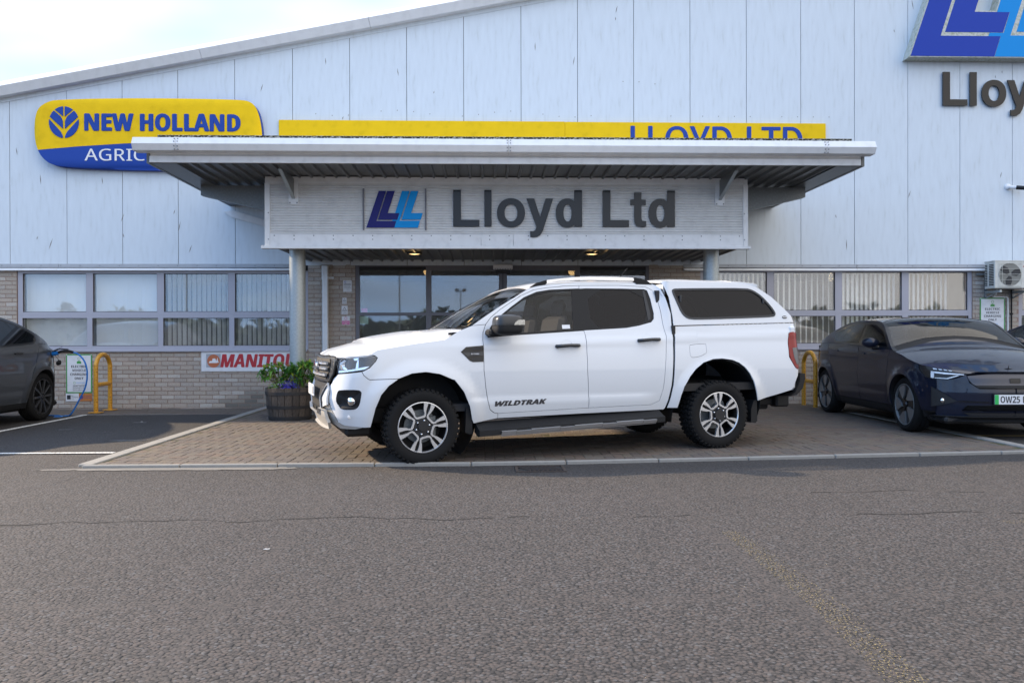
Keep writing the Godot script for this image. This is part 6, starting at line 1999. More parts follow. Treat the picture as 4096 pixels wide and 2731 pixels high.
func crossover() -> Shape:
	var c := Shape.new()
	c.fx = [0.2, 0.4, 0.6, 0.8, 0.95]; c.fy = [-0.80, -0.88, -0.90, -0.86, -0.74]
	c.bx_ = [0.2, 0.40, 0.6, 0.95, 1.05, 1.2]; c.by = [3.74, 3.84, 3.86, 3.80, 3.76, 3.5]
	c.tx = [-0.9, -0.6, 0.0, 0.4, 0.55, 1.1, 1.5, 2.16, 2.48, 2.81, 3.15, 3.40, 3.8]
	c.ty = [0.80, 0.88, 1.02, 1.09, 1.15, 1.50, 1.575, 1.515, 1.435, 1.305, 1.15, 1.07, 1.03]
	c.cx = [-0.85, -0.4, 0.3, 0.8, 1.4, 2.4, 3.2, 3.8]; c.cy = [0.03, 0.07, 0.08, 0.08, 0.045, 0.06, 0.06, 0.03]
	c.lx = [-1.0, 0.4, 1.5, 2.3, 2.7, 4.0]; c.ly = [1.05, 1.05, 1.08, 1.12, 1.14, 1.16]
	c.w = 0.955; c.wb = 2.89; c.hub = 0.36; c.arch = 0.405; c.lean = 0.40; c.rr = 2.75; c.nr = 2.5
	return c

func cut_arches(poly: PackedVector2Array, c: Shape, grow := 0.0) -> Array:
	var a := [poly]
	for x in [0.0, c.wb]:
		var o := []
		for q in a: o.append_array(Geometry2D.clip_polygons(q, ellipse(x, c.hub, c.arch + grow, c.arch + grow, 36)))
		a = o
	return a

func trimmed(poly: PackedVector2Array, c: Shape, grow := 0.0) -> MB:
	var mb := MB.new()
	for q in cut_arches(poly, c, grow):
		if not Geometry2D.is_polygon_clockwise(q):
			for r in Geometry2D.offset_polygon(q, -0.003): panel(mb, r, func(s: float, h: float) -> Vector3: return c.side(s, h), 0.05)
	return mirrored(mb, 0.0)

func ev_wheel(dark: bool) -> Node3D:
	var w := Node3D.new()
	var axis := Transform3D(Basis(Vector3(1, 0, 0), Vector3(0, 0, 1), Vector3(0, -1, 0)), Vector3.ZERO)
	var R := 0.345 if not dark else 0.36
	var t := MB.new()
	lathe(t, [Vector2(0.256, -0.03), Vector2(0.266, -0.010), Vector2(0.30, -0.002), Vector2(R - 0.025, -0.010), Vector2(R - 0.006, -0.028), Vector2(R, -0.05), Vector2(R, -0.085), Vector2(R - 0.007, -0.088), Vector2(R - 0.007, -0.096), Vector2(R, -0.1), Vector2(R, -0.14), Vector2(R - 0.007, -0.143), Vector2(R - 0.007, -0.151), Vector2(R, -0.154), Vector2(R - 0.004, -0.20), Vector2(R - 0.03, -0.235), Vector2(0.256, -0.22)], 64, axis)
	part("tyre", t, M.rubber, w)
	var rim := MB.new()
	lathe(rim, [Vector2(0.263, -0.016), Vector2(0.260, -0.009), Vector2(0.251, -0.010), Vector2(0.246, -0.03), Vector2(0.235, -0.2)], 56, axis)
	part("rim", rim, M.alloy_dark if dark else M.galv_dark, w)
	var bk := MB.new()
	lathe(bk, [Vector2(0.0, -0.055 if not dark else -0.16), Vector2(0.248, -0.055 if not dark else -0.16)], 40, axis)
	part("wheel_back", bk, M.dark, w)
	var pol := func(r: float, deg: float) -> Vector2: return Vector2(r * sin(deg_to_rad(deg)), r * cos(deg_to_rad(deg)))
	var blade := PackedVector2Array()
	var n := 5
	var m: Material = M.alloy_dark
	if dark:
		n = 10
		for q in [[0.250, -4.0], [0.12, -7.0], [0.05, -18.0], [0.05, 18.0], [0.12, 7.0], [0.250, 4.0]]: blade.append(pol.call(q[0], q[1]))
	else:
		m = M.blade
		for q in [[0.246, -26.0], [0.16, -26.0], [0.085, -24.0], [0.105, 4.0], [0.18, 15.0], [0.246, 16.0], [0.248, -4.0]]: blade.append(pol.call(q[0], q[1]))
	var mb := MB.new()
	prism(mb, blade, 0.022, shift(0, 0, -0.036), false)
	var mm := mb.mesh()
	for k in n:
		put("blade" if not dark else "spoke", mm, m, w, Transform3D(Basis(Vector3(0, 0, 1), TAU * k / n), Vector3.ZERO))
	if not dark:
		var dk := MB.new()
		var sp := PackedVector2Array()
		for q in [[0.246, 17.0], [0.18, 16.5], [0.10, 8.0], [0.03, 0.0], [0.06, 60.0], [0.10, 46.0], [0.246, 45.0]]: sp.append(pol.call(q[0], q[1]))
		prism(dk, sp, 0.012, shift(0, 0, -0.045), false)
		var dm := dk.mesh()
		for k in n: put("spoke", dm, M.black_gloss, w, Transform3D(Basis(Vector3(0, 0, 1), TAU * k / n), Vector3.ZERO))
	var hub := MB.new()
	lathe(hub, [Vector2(0.0, -0.012), Vector2(0.032, -0.014), Vector2(0.04, -0.03), Vector2(0.04, -0.06)], 24, axis)
	part("hub", hub, M.black_gloss, w)
	return w

# what both kinds share: sides, roof, glass, cabin, wheels
func car_body(called: String, label: String, c: Shape, paint: Material, base: Transform3D, sill: Material) -> Node3D:
	var p := thing(called, label, "car", base.origin)
	p.transform = base
	var wb := c.wb
	var belt := func(s: float) -> float: return c.belt(s)
	var edge := func(s0: float, s1: float, k: int, f: Callable, d := 0.0) -> PackedVector2Array:
		var o := PackedVector2Array()
		for i in k + 1:
			var s := lerpf(s0, s1, float(i) / k)
			o.append(Vector2(s, f.call(s) + d))
		return o
	var nose_s := -0.78
	var tail_s: float = c.back(0.9) - 0.09
	# dark shell under the panels
	var un := edge.call(nose_s + 0.1, tail_s - 0.08, 14, func(s: float) -> float: return min(c.belt(s), c.top(s)), -0.06)
	un.append_array(pv([tail_s - 0.1, 0.32, wb + 0.2, 0.22, 0.0, 0.22, nose_s + 0.1, 0.30]))
	var um := MB.new()
	for q in cut_arches(un, c, 0.0): panel(um, q, func(s: float, h: float) -> Vector3: return c.side(s, h, -0.04), 0.1, 0.0)
	part("inner_shell", mirrored(um, 0.0), M.dark, p)
	part("underbody", bx(-0.75, wb + 0.75, 0.17, 0.26, -0.76, 0.76, 0.03), M.dark, p)
	var core := bx(-0.55, 0.55, 0.26, 0.70, -0.62, 0.62)
	bxa(core, wb - 0.5, wb + 0.5, 0.26, 0.8, -0.62, 0.62)
	part("chassis", core, M.dark, p)
	# wing, doors, quarter: cut by upright shut lines
	var d0 := 0.52
	var d1 := 1.40
	var d2: float = wb - 0.33
	var rockers := 0.30
	var low := func(_s: float) -> float: return rockers
	var wing: PackedVector2Array = edge.call(nose_s, 0.34, 12, func(s: float) -> float: return c.top(s) if s < 0.30 else c.belt(s), -0.004)
	wing.append_array(pv([d0 - 0.12, c.belt(d0), d0 - 0.06, 0.80, d0 - 0.02, 0.55, d0, rockers, nose_s + 0.06, 0.30, nose_s - 0.02, 0.45, nose_s - 0.03, 0.62]))
	part("front_wing", trimmed(wing, c), paint, p)
	var fd: PackedVector2Array = edge.call(d0 - 0.12, d1, 8, belt)
	fd.append_array(pv([d1 + 0.02, 0.7, d1, rockers, d0, rockers, d0 - 0.02, 0.55, d0 - 0.06, 0.80]))
	var fdo := part("door", trimmed(fd, c), paint, p)
	var rd: PackedVector2Array = edge.call(d1, d2 + 0.22, 8, belt)
	rd.append_array(pv([d2 + 0.13, 0.86, d2, 0.70, d2 - 0.10, 0.50, d2 - 0.11, rockers, d1, rockers, d1 + 0.02, 0.7]))
	var rdo := part("door", trimmed(rd, c), paint, p)
	var qp: PackedVector2Array = edge.call(d2 + 0.22, tail_s, 12, func(s: float) -> float: return min(c.belt(s), c.top(s)) - 0.001)
	qp.append_array(pv([tail_s + 0.05, 0.90, tail_s + 0.06, 0.60, tail_s + 0.03, 0.42, tail_s - 0.06, 0.30, d2 - 0.11, rockers, d2 - 0.10, 0.50, d2, 0.70, d2 + 0.13, 0.86]))
	part("rear_quarter", trimmed(qp, c), paint, p)
	part("sill", trimmed(pv([0.36, 0.215, wb - 0.36, 0.215, wb - 0.36, rockers, 0.36, rockers]), c), sill, p)
	for q in [[fdo, d0 + 0.62, d0 + 0.82], [rdo, d1 + 0.72, d1 + 0.92]]:
		var y: float = c.belt(q[1]) - 0.10
		var hm := MB.new()
		panel(hm, rrect(q[1], q[2], y - 0.016, y + 0.016, 0.014, 3), func(s: float, h: float) -> Vector3: return c.side(s, h, 0.014), 0.04, 0.014)
		part("handle", mirrored(hm, 0.0), paint if paint == M.paint_navy else M.black_gloss, q[0])
	# wheel arches
	var al := MB.new()
	for x in [0.0, wb]:
		for k in 26:
			var a0 := lerpf(-0.32, PI + 0.32, k / 26.0)
			var a1 := lerpf(-0.32, PI + 0.32, (k + 1) / 26.0)
			var r: float = c.arch + 0.004
			var A := Vector3(x + r * cos(a0), c.hub + r * sin(a0), 0)
			var B := Vector3(x + r * cos(a1), c.hub + r * sin(a1), 0)
			al.hint_quad(Vector3(A.x, A.y, c.z(A.x, A.y) - 0.012), Vector3(B.x, B.y, c.z(B.x, B.y) - 0.012), Vector3(B.x, B.y, 0.4), Vector3(A.x, A.y, 0.4), Vector3(-cos(a0), -sin(a0), 0))
	part("arch_liner", mirrored(al, 0.0), M.dark, p)
	# glass house
	var wf: float = lerpf(0.30, 0.42, 0.5)
	var g := PackedVector2Array()
	var roof_in := func(s: float) -> float: return c.top(s) - 0.030
	var g_end: float = d2 + 0.06 if wb < 2.8 else wb - 0.10
	var lowline: PackedVector2Array = edge.call(0.40 if wb < 2.8 else 0.60, g_end - 0.12, 10, belt, 0.006)
	var uppline: PackedVector2Array = edge.call(g_end, 0.48 if wb < 2.8 else 0.72, 16, roof_in)
	g.append_array(lowline)
	g.append(Vector2(g_end - 0.02, c.belt(g_end) + 0.05))
	for q in uppline:
		if q.y > c.belt(q.x) + 0.02: g.append(q)
	var gh := part("window_trim", both(g, c, -0.002, 0.05, 0.01), M.black_gloss, p)
	var bpil := d1 + 0.01
	for hh in [[-1.0, bpil - 0.045], [bpil + 0.035, 5.0]]:
		for q in Geometry2D.intersect_polygons(Geometry2D.offset_polygon(g, -0.028)[0], pv([hh[0], 0, hh[1], 0, hh[1], 3, hh[0], 3])):
			part("side_window", both(q, c, 0.002, 0.08, 0.0), M.glass_tint, gh)
	# pillars and roof rail in body colour: from the belt round over the glass to the tail
	var pl := PackedVector2Array()
	var up: PackedVector2Array = edge.call(0.345, tail_s, 40, func(s: float) -> float: return c.top(s))
	for q in up:
		if q.y >= c.belt(q.x) - 0.002: pl.append(q)
	var last := pl[-1]
	var dn: PackedVector2Array = edge.call(last.x, 0.345, 40, func(s: float) -> float: return c.belt(s) + 0.0005)
	for q in dn:
		if q.y < c.top(q.x) - 0.003: pl.append(q)
	var pm := MB.new()
	for hh in [[-1.0, 1.3], [1.3, 5.0]]:
		for q in Geometry2D.intersect_polygons(pl, pv([hh[0], 0, hh[1], 0, hh[1], 3, hh[0], 3])):
			for r in Geometry2D.clip_polygons(q, g):
				if not Geometry2D.is_polygon_clockwise(r): panel(pm, r, func(s: float, h: float) -> Vector3: return c.side(s, h), 0.05, 0.01)
	part("pillars", mirrored(pm, 0.0), paint, p)
	# bonnet, screen, roof, rear glass, tail
	var ov := func(s: float, k: float) -> Vector3: return c.over(s, k)
	var ov_in := func(s: float, k: float) -> Vector3: return c.over(s, k, -0.004)
	part("bonnet", panel(MB.new(), pv([-0.74, -0.995, 0.0, -0.995, 0.26, -0.995, 0.30, -0.8, 0.40, -0.4, 0.43, 0.0, 0.40, 0.4, 0.30, 0.8, 0.26, 0.995, -0.74, 0.995, -0.79, 0.5, -0.80, 0.0, -0.79, -0.5]), ov, 0.05, 0.015, -1.0), paint, p)
	part("scuttle", panel(MB.new(), pv([0.26, -0.99, 0.42, -0.96, 0.50, -0.5, 0.52, 0.0, 0.50, 0.5, 0.42, 0.96, 0.26, 0.99]), func(s: float, k: float) -> Vector3: return c.over(s, k, -0.012), 0.06, 0.0, -1.0), M.plastic, p)
	part("windscreen", panel(MB.new(), pv([0.40, -0.955, 0.95, -0.95, 1.10, -0.6, 1.16, 0.0, 1.10, 0.6, 0.95, 0.95, 0.40, 0.955, 0.47, 0.5, 0.49, 0.0, 0.47, -0.5]), ov_in, 0.06, 0.0, -1.0), M.glass_screen, p)
	var pil := MB.new()
	for sg in [-1.0, 1.0]:
		panel(pil, pv([0.28, 0.95 * sg, 1.05, 0.945 * sg, 1.05, 1.0 * sg, 0.28, 1.0 * sg]), ov, 0.05, 0.0, -1.0)
	part("screen_border", pil, M.black_gloss, p)
	part("roof", panel(MB.new(), pv([0.95, -0.995, 2.30, -0.995, 2.30, 0.995, 0.95, 0.995, 1.10, 0.6, 1.165, 0.0, 1.10, -0.6]), ov, 0.06, 0.01, -1.0), M.roof_glass, p)
	part("rear_window", panel(MB.new(), pv([2.31, -0.94, wb + 0.45, -0.92, wb + 0.45, 0.92, 2.31, 0.94]), ov_in, 0.08, 0.0, -1.0), M.glass_dark, p)
	var tl := MB.new()
	for q in [pv([2.30, 0.94, wb + 0.46, 0.92, wb + 0.46, 1.0, 2.30, 1.0]), pv([2.30, -1.0, wb + 0.46, -1.0, wb + 0.46, -0.92, 2.30, -0.94]), pv([wb + 0.45, -1.0, tail_s + 0.06, -1.0, tail_s + 0.06, 1.0, wb + 0.45, 1.0])]:
		panel(tl, q, ov, 0.06, 0.01, -1.0)
	part("tailgate", tl, paint, p)
	# tail face
	var zt: float = 0.80
	part("rear_bumper", panel(MB.new(), pv([-zt, 0.30, zt, 0.30, zt, 1.06, -zt, 1.06]), func(a: float, h: float) -> Vector3: return c.tail(a, h, -0.004), 0.08, 0.0, 1.0), paint, p)
	# cabin
	var cab := group_node("cabin", p)
	part("floor", bx(0.2, wb + 0.4, 0.26, 0.42, -0.75, 0.75), M.seat, cab)
	part("dashboard", bx(0.35, 0.80, 0.62, 0.99, -0.72, 0.72, 0.06), M.seat, cab)
	part("parcel_shelf", bx(wb - 0.45, wb + 0.5, 0.70, 0.98, -0.66, 0.66, 0.03), M.seat, cab)
	part("door_lining", mirrored(bx(0.5, wb - 0.3, 0.4, 1.0, c.w - 0.16, c.w - 0.13), 0.0), M.seat, cab)
	for q in [[1.15, -0.37, 0.54], [1.15, 0.37, 0.54], [2.10, 0.0, 1.25]]:
		var sm := MB.new()
		box(sm, Vector3(q[0] - 0.2, 0.55, q[1]), Vector3(0.5, 0.16, q[2]), 0.05)
		box(sm, Vector3.ZERO, Vector3(0.13, 0.66, q[2]), 0.05, Transform3D(Basis(Vector3(0, 0, 1), -0.28), Vector3(q[0] + 0.10, 0.86, q[1])))
		for hz in ([0.0] if q[2] < 1.0 else [-0.36, 0.36]):
			box(sm, Vector3.ZERO, Vector3(0.09, 0.17, 0.25), 0.04, Transform3D(Basis(Vector3(0, 0, 1), -0.25), Vector3(q[0] + 0.22, 1.24, q[1] + hz)))
		part("seat", sm, M.seat, cab)
	var stw := MB.new()
	var rp := []
	for k in 25: rp.append(Vector3(0.86 + 0.06 * sin(TAU * k / 24.0), 0.98 + 0.15 * sin(TAU * k / 24.0), 0.37 + 0.17 * cos(TAU * k / 24.0)))
	tube(stw, rp, 0.014, 8, false)
	part("steering_wheel", stw, M.plastic, cab)
	# mirrors
	for sg in [-1.0, 1.0]:
		var mi := group_node("door_mirror", p)
		var zz: float = c.z(0.75, c.belt(0.75)) + 0.10
		var yy: float = c.belt(0.75) + 0.075
		var body := MB.new()
		lathe(body, [Vector2(0.0, 0.10), Vector2(0.055, 0.085), Vector2(0.085, 0.045), Vector2(0.095, 0.0), Vector2(0.092, -0.04), Vector2(0.0, -0.042)], 24, Transform3D(Basis(Vector3(0, 0.70, 0), Vector3(-1, 0, 0), Vector3(0, 0, 1.22)), Vector3(0.78, yy, sg * zz)), true)
		part("housing", body, paint, mi)
		part("stalk", box(MB.new(), Vector3(0.77, yy - 0.07, sg * (zz - 0.09)), Vector3(0.07, 0.05, 0.16), 0.015), M.black_gloss, mi)
	return p

func add_wheels(p: Node3D, c: Shape, w0: Node3D) -> void:
	var first := true
	for q in [[0.0, 1.0], [c.wb, 1.0], [0.0, -1.0], [c.wb, -1.0]]:
		var w: Node3D = w0 if first else w0.duplicate()
		w.name = "wheel" if first else "wheel_%03d" % p.get_child_count()
		first = false
		p.add_child(w)
		var b := Basis.IDENTITY if q[1] > 0 else Basis(Vector3.UP, PI)
		w.transform = Transform3D(b * Basis(Vector3(0, 0, 1), q[0] * 1.3 + q[1]), Vector3(q[0], c.hub, q[1] * (c.w - 0.018)))

func estate_cars() -> void:
	M.glass_tint = dull(glass(0.002, 0.003, 0.005, 0.80), 0.5)
	M.glass_screen = glass(0.003, 0.005, 0.006, 0.55)
	M.roof_glass = coat(mat(0.004, 0.004, 0.006, 0.15), 1.0, 0.02)
	M.blade = coat(mat(0.16, 0.165, 0.17, 0.4, 0.4), 0.5, 0.15)
	M.lamp_white = coat(mat(0.62, 0.66, 0.70, 0.2), 1.0, 0.02)
	var e := Vector3(0.0412, 0, -0.9992)
	var zx := Vector3(0.9992, 0, 0.0412)
	var c := saloon()
	var base := Transform3D(Basis(e, Vector3.UP, zx), Vector3(5.322, 0, -10.326) + zx * 0.907)
	var nav := car_body("parked_car", "dark navy electric saloon parked nose out beside the pickup's tail", c, M.paint_navy, base, M.plastic)
	saloon_face(nav, c)
	add_wheels(nav, c, ev_wheel(false))
	var two: Node3D = nav.duplicate()
	two.name = numbered("parked_car")
	add_child(two)
	two.position += Vector3(2.95, 0, -0.25)
	tag(two, "second dark navy car beyond the first, only a sliver at the photo's right edge", "car")
	# grey car on charge
	var k := crossover()
	var ge := Vector3(0.0, 0, -1.0)
	var gz := Vector3(1.0, 0, 0.0)
	var grey_base := Transform3D(Basis(ge, Vector3.UP, gz), Vector3(-6.586 - (k.w - 0.02), -0.02, -12.55 + k.wb))
	var gc := car_body("parked_car", "dark grey electric car on charge, only its rear half in the photo", k, M.paint_grey, grey_base, M.plastic)
	var at := MB.new()
	for x in [0.0, k.wb]:
		for q in Geometry2D.clip_polygons(ellipse(x, k.hub, k.arch + 0.055, k.arch + 0.05, 40), ellipse(x, k.hub, k.arch, k.arch, 40)): pass
		var o := ellipse(x, k.hub, k.arch + 0.055, k.arch + 0.05, 48)
		var i := ellipse(x, k.hub, k.arch, k.arch, 48)
		for j in 48:
			var j2 := (j + 1) % 48
			if o[j].y < 0.33 or o[j2].y < 0.33: continue
			panel(at, PackedVector2Array([o[j], o[j2], i[j2], i[j]]), func(s: float, h: float) -> Vector3: return k.side(s, h, 0.004), 0.06, 0.0)
	part("arch_trim", mirrored(at, 0.0), M.plastic_grey, gc)
	part("lower_cladding", both(pv([k.wb + 0.42, 0.28, k.wb + 0.80, 0.32, k.wb + 0.88, 0.46, k.wb + 0.43, 0.44]), k, 0.004), M.plastic, gc)
	part("tail_light", both(pv([3.24, 1.01, 3.62, 0.97, 3.70, 0.93, 3.68, 0.885, 3.45, 0.90, 3.25, 0.965]), k, 0.004, 0.03), M.lens_red, gc)
	var port := part("charge_port", both(pv([3.20, 0.93, 3.31, 0.93, 3.31, 1.015, 3.20, 1.015]), k, 0.006, 0.03), M.dark, gc)
	var fl := MB.new()
	box(fl, Vector3.ZERO, Vector3(0.14, 0.008, 0.13), 0.003, Transform3D(Basis(Vector3(0, 0, 1), 0.18) * Basis(Vector3(1, 0, 0), -0.35), Vector3(3.27, 1.06, k.z(3.26, 1.0) + 0.07)))
	part("charge_flap", fl, M.paint_grey, gc)
	add_wheels(gc, k, ev_wheel(true))
	# plug and cable
	var pz: float = grey_base.origin.x + k.z(3.26, 0.975)
	var P := Vector3(pz, 0.965, grey_base.origin.z - 3.26)
	var cb := thing("charging_cable", "bright blue charging cable plugged into the grey car and looping to the ground", "cable", P)
	var pg := MB.new()
	tube(pg, [Vector3(-0.01, 0.0, 0), Vector3(0.06, 0.01, 0), Vector3(0.10, 0.02, 0)], [0.032, 0.034, 0.026], 12)
	part("plug", pg, M.cable_blue, cb)
	var hd := MB.new()
	tube(hd, curve([Vector3(0.09, 0.02, 0), Vector3(0.16, 0.045, -0.01), Vector3(0.25, 0.045, -0.03), Vector3(0.31, 0.025, -0.04)], 4), 0.019, 10)
	tube(hd, curve([Vector3(0.02, 0.035, 0), Vector3(0.12, 0.075, -0.01), Vector3(0.24, 0.068, -0.03)], 4), 0.010, 8)
	part("handle", hd, M.plastic, cb)
	var ca := MB.new()
	tube(ca, curve([Vector3(0.30, 0.028, -0.04), Vector3(0.38, -0.01, -0.06), Vector3(0.46, -0.12, -0.08), Vector3(0.49, -0.30, -0.10), Vector3(0.45, -0.52, -0.12), Vector3(0.33, -0.74, -0.15), Vector3(0.20, -0.93, -0.20), Vector3(0.10, -0.975, -0.26), Vector3(-0.05, -0.985, -0.22), Vector3(-0.02, -0.985, -0.12), Vector3(0.06, -0.985, -0.16), Vector3(-0.02, -0.97, -0.24), Vector3(-0.5, -0.985, -0.5)], 6), 0.0125, 10)
	part("cable", ca, M.cable_blue, cb)
	var cpz := MB.new()
	lathe(cpz, [Vector2(0.0, 0.03), Vector2(0.032, 0.025), Vector2(0.036, 0.0), Vector2(0.03, -0.01)], 16, Transform3D(Basis(Vector3(0, 1, 0), Vector3(1, 0, 0), Vector3(0, 0, -1)), Vector3(0.06, -0.14, -0.06)))
	lathe(cpz, [Vector2(0.0, 0.03), Vector2(0.036, 0.025), Vector2(0.040, 0.0), Vector2(0.03, -0.01)], 16, Transform3D(Basis(Vector3(0, 1, 0), Vector3(1, 0, 0), Vector3(0, 0, -1)), Vector3(0.10, -0.13, -0.01)))
	tube(cpz, [Vector3(0.05, -0.02, 0.0), Vector3(0.09, -0.08, -0.02), Vector3(0.10, -0.12, -0.02)], 0.004, 6)
	part("rubber_cap", cpz, M.plastic, cb)

func saloon_face(p: Node3D, c: Shape) -> void:
	var ns := func(a: float, h: float) -> Vector3: return c.nose(a, h, -0.008)
	var paint: Material = M.paint_navy
	var front := group_node("front_bumper", p)
	# body-colour face between the corners, with the openings left out
	var face := pv([-0.80, 0.262, 0.80, 0.262, 0.80, 0.70, 0.62, 0.745, 0.40, 0.775, -0.40, 0.775, -0.62, 0.745, -0.80, 0.70])
	var fm := MB.new()
	var gr := pv([-0.52, 0.76, -0.50, 0.66, -0.40, 0.59, 0.40, 0.59, 0.50, 0.66, 0.52, 0.76])
	var vent_r := pv([0.84, 0.62, 0.84, 0.37, 0.775, 0.455])
	for hh in [pv([-1, 0, 0, 0, 0, 1, -1, 1]), pv([0, 0, 1, 0, 1, 1, 0, 1])]:
		for q in Geometry2D.intersect_polygons(face, hh):
			for r in Geometry2D.clip_polygons(q, Geometry2D.offset_polygon(gr, 0.006)[0]):
				for u in Geometry2D.clip_polygons(r, pv([-0.58, 0.330, -0.53, 0.392, 0.53, 0.392, 0.58, 0.330])):
					if not Geometry2D.is_polygon_clockwise(u): panel(fm, u, ns, 0.05, 0.015, -1.0)
	part("skin", fm, paint, front)
	part("grille_panel", panel(MB.new(), shrink(smooth2(gr), 0.002), func(a: float, h: float) -> Vector3: return c.nose(a, h, -0.006 - 0.010 * smoothstep(0.60, 0.66, h)), 0.04, 0.0, -1.0), M.grille_navy, p)
	part("slot", panel(MB.new(), pv([-0.43, 0.597, 0.43, 0.597, 0.46, 0.625, -0.46, 0.625]), func(a: float, h: float) -> Vector3: return c.nose(a, h, 0.001), 0.05, 0.003, -1.0), M.dark, p)
	part("camera_panel", panel(MB.new(), rrect(-0.06, 0.06, 0.65, 0.705, 0.01, 3), func(a: float, h: float) -> Vector3: return c.nose(a, h, -0.012), 0.05, 0.003, -1.0), M.black_gloss, p)
	part("intake", panel(MB.new(), pv([-0.58, 0.330, -0.53, 0.392, 0.53, 0.392, 0.58, 0.330]), func(a: float, h: float) -> Vector3: return c.nose(a, h, -0.05), 0.06, 0.0, -1.0), M.dark, p)
	for y in [0.345, 0.372]:
		part("blade", panel(MB.new(), pv([-0.56, y - 0.005, 0.56, y - 0.005, 0.56, y + 0.005, -0.56, y + 0.005]), func(a: float, h: float) -> Vector3: return c.nose(a, h, -0.025), 0.08, 0.02, -1.0), M.plastic, p)
	part("splitter", panel(MB.new(), pv([-0.82, 0.225, 0.82, 0.225, 0.84, 0.262, -0.84, 0.262]), func(a: float, h: float) -> Vector3: return c.nose(a, h, 0.015), 0.06, 0.04, -1.0), M.plastic, p)
	part("lower_grille", panel(MB.new(), pv([-0.50, 0.268, 0.50, 0.268, 0.56, 0.305, -0.56, 0.305]), func(a: float, h: float) -> Vector3: return c.nose(a, h, 0.002), 0.06, 0.004, -1.0), M.dark, p)
	for sg in [-1.0, 1.0]:
		# corner vent with its small lamp
		var vt := PackedVector2Array()
		for q in [[0.845, 0.60], [0.66, 0.455], [0.63, 0.44], [0.845, 0.36]]: vt.append(Vector2(sg * q[0], q[1]))
		part("corner_vent", panel(MB.new(), vt, func(a: float, h: float) -> Vector3: return c.nose(a, h, 0.016), 0.04, 0.004, -1.0), M.dark, p)
		var fl := MB.new()
		lathe(fl, [Vector2(0.0, 0.012), Vector2(0.022, 0.008), Vector2(0.028, 0.0)], 16, Transform3D(Basis(Vector3(0, 1, 0), Vector3(-1, 0, 0), Vector3(0, 0, 1)), c.nose(sg * 0.76, 0.44, 0.02)), true)
		part("fog_lamp", fl, M.chrome, p)
		var strip := PackedVector2Array()
		for q in [[0.62, 0.432], [0.30, 0.424], [0.30, 0.434], [0.62, 0.444]]: strip.append(Vector2(sg * q[0], q[1]))
		part("trim_strip", panel(MB.new(), strip, func(a: float, h: float) -> Vector3: return c.nose(a, h, 0.003), 0.05, 0.004, -1.0), M.black_gloss, p)
		# headlamp: dark bowl, light blade, lens
		var lamp := group_node("headlight", p)
		var f_in := func(a: float, h: float) -> Vector3: return c.nose(a, h, 0.014)
		var hp := PackedVector2Array()
		for q in [[0.55, 0.755], [0.56, 0.742], [0.70, 0.695], [0.80, 0.70], [0.875, 0.715], [0.905, 0.80], [0.90, 0.855], [0.86, 0.845], [0.78, 0.81]]: hp.append(Vector2(sg * q[0], q[1]))
		part("bowl", panel(MB.new(), hp, f_in, 0.03, 0.006, -1.0), M.black_gloss, lamp)
		var bl := MB.new()
		for poly in [[[0.55, 0.752], [0.56, 0.742], [0.74, 0.752], [0.835, 0.765], [0.84, 0.785], [0.72, 0.770]], [[0.815, 0.77], [0.84, 0.77], [0.845, 0.705], [0.825, 0.70]], [[0.82, 0.70], [0.72, 0.695], [0.60, 0.738], [0.62, 0.741], [0.725, 0.706], [0.82, 0.711]]]:
			var q2 := PackedVector2Array()
			for q in poly: q2.append(Vector2(sg * q[0], q[1]))
			panel(bl, q2, func(a: float, h: float) -> Vector3: return c.nose(a, h, 0.019), 0.03, 0.004, -1.0)
		part("light_blade", bl, M.lamp_white, lamp)
		for i in 4:
			var x0: float = 0.66 + i * 0.042
			var q2 := PackedVector2Array()
			for q in [[x0, 0.783 + i * 0.006], [x0 + 0.03, 0.788 + i * 0.006], [x0 + 0.034, 0.80 + i * 0.007], [x0 + 0.006, 0.795 + i * 0.007]]: q2.append(Vector2(sg * q[0], q[1]))
			part("pixel", panel(MB.new(), q2, func(a: float, h: float) -> Vector3: return c.nose(a, h, 0.019), 0.03, 0.003, -1.0), M.lamp_white, lamp)
	var plate := group_node("number_plate", p)
	part("holder", bx(c.front(0.46) - 0.012, c.front(0.46) + 0.02, 0.398, 0.528, -0.27, 0.27, 0.004), M.plastic, plate)
	var pt := Transform3D(Basis(Vector3(0, 0, 1), Vector3(0, 1, 0), Vector3(-1, 0, 0)), Vector3(c.front(0.46) - 0.012, 0, 0))
	part("plate", bx(-0.26, 0.26, 0.407, 0.519, 0, 0.006, 0.001), M.white_sign, plate, pt)
	part("green_band", bx(-0.26, -0.215, 0.408, 0.518, 0.006, 0.0068), M.plate_green, plate, pt)
	part("lettering", lettering("OW25", true, -0.195, 0.03, 0.424, 0.503, 0.001), M.ink, plate, pt.translated_local(Vector3(0, 0, 0.006)))
	part("lettering", lettering("L", true, 0.065, 0.105, 0.424, 0.503, 0.001), M.ink, plate, pt.translated_local(Vector3(0, 0, 0.006)))
	var em := MB.new()
	var et := Transform3D(Basis(Vector3(0, 0, 1), Vector3(-0.35, 0.93, 0), Vector3(-0.93, -0.35, 0)), c.over(-0.70, 0.0, 0.002))
	prism(em, pv([-0.05, 0.004, 0.0, 0.006, 0.006, 0.05, 0.012, 0.006, 0.06, 0.002, 0.012, -0.004, 0.006, -0.05, 0.0, -0.004]), 0.002, et)
	part("emblem", em, M.black_gloss, p)
	part("tail_light", both(pv([3.28, 0.93, 3.55, 0.94, 3.60, 0.985, 3.56, 1.02, 3.30, 0.99]), c, 0.004, 0.03), M.lens_red, p)

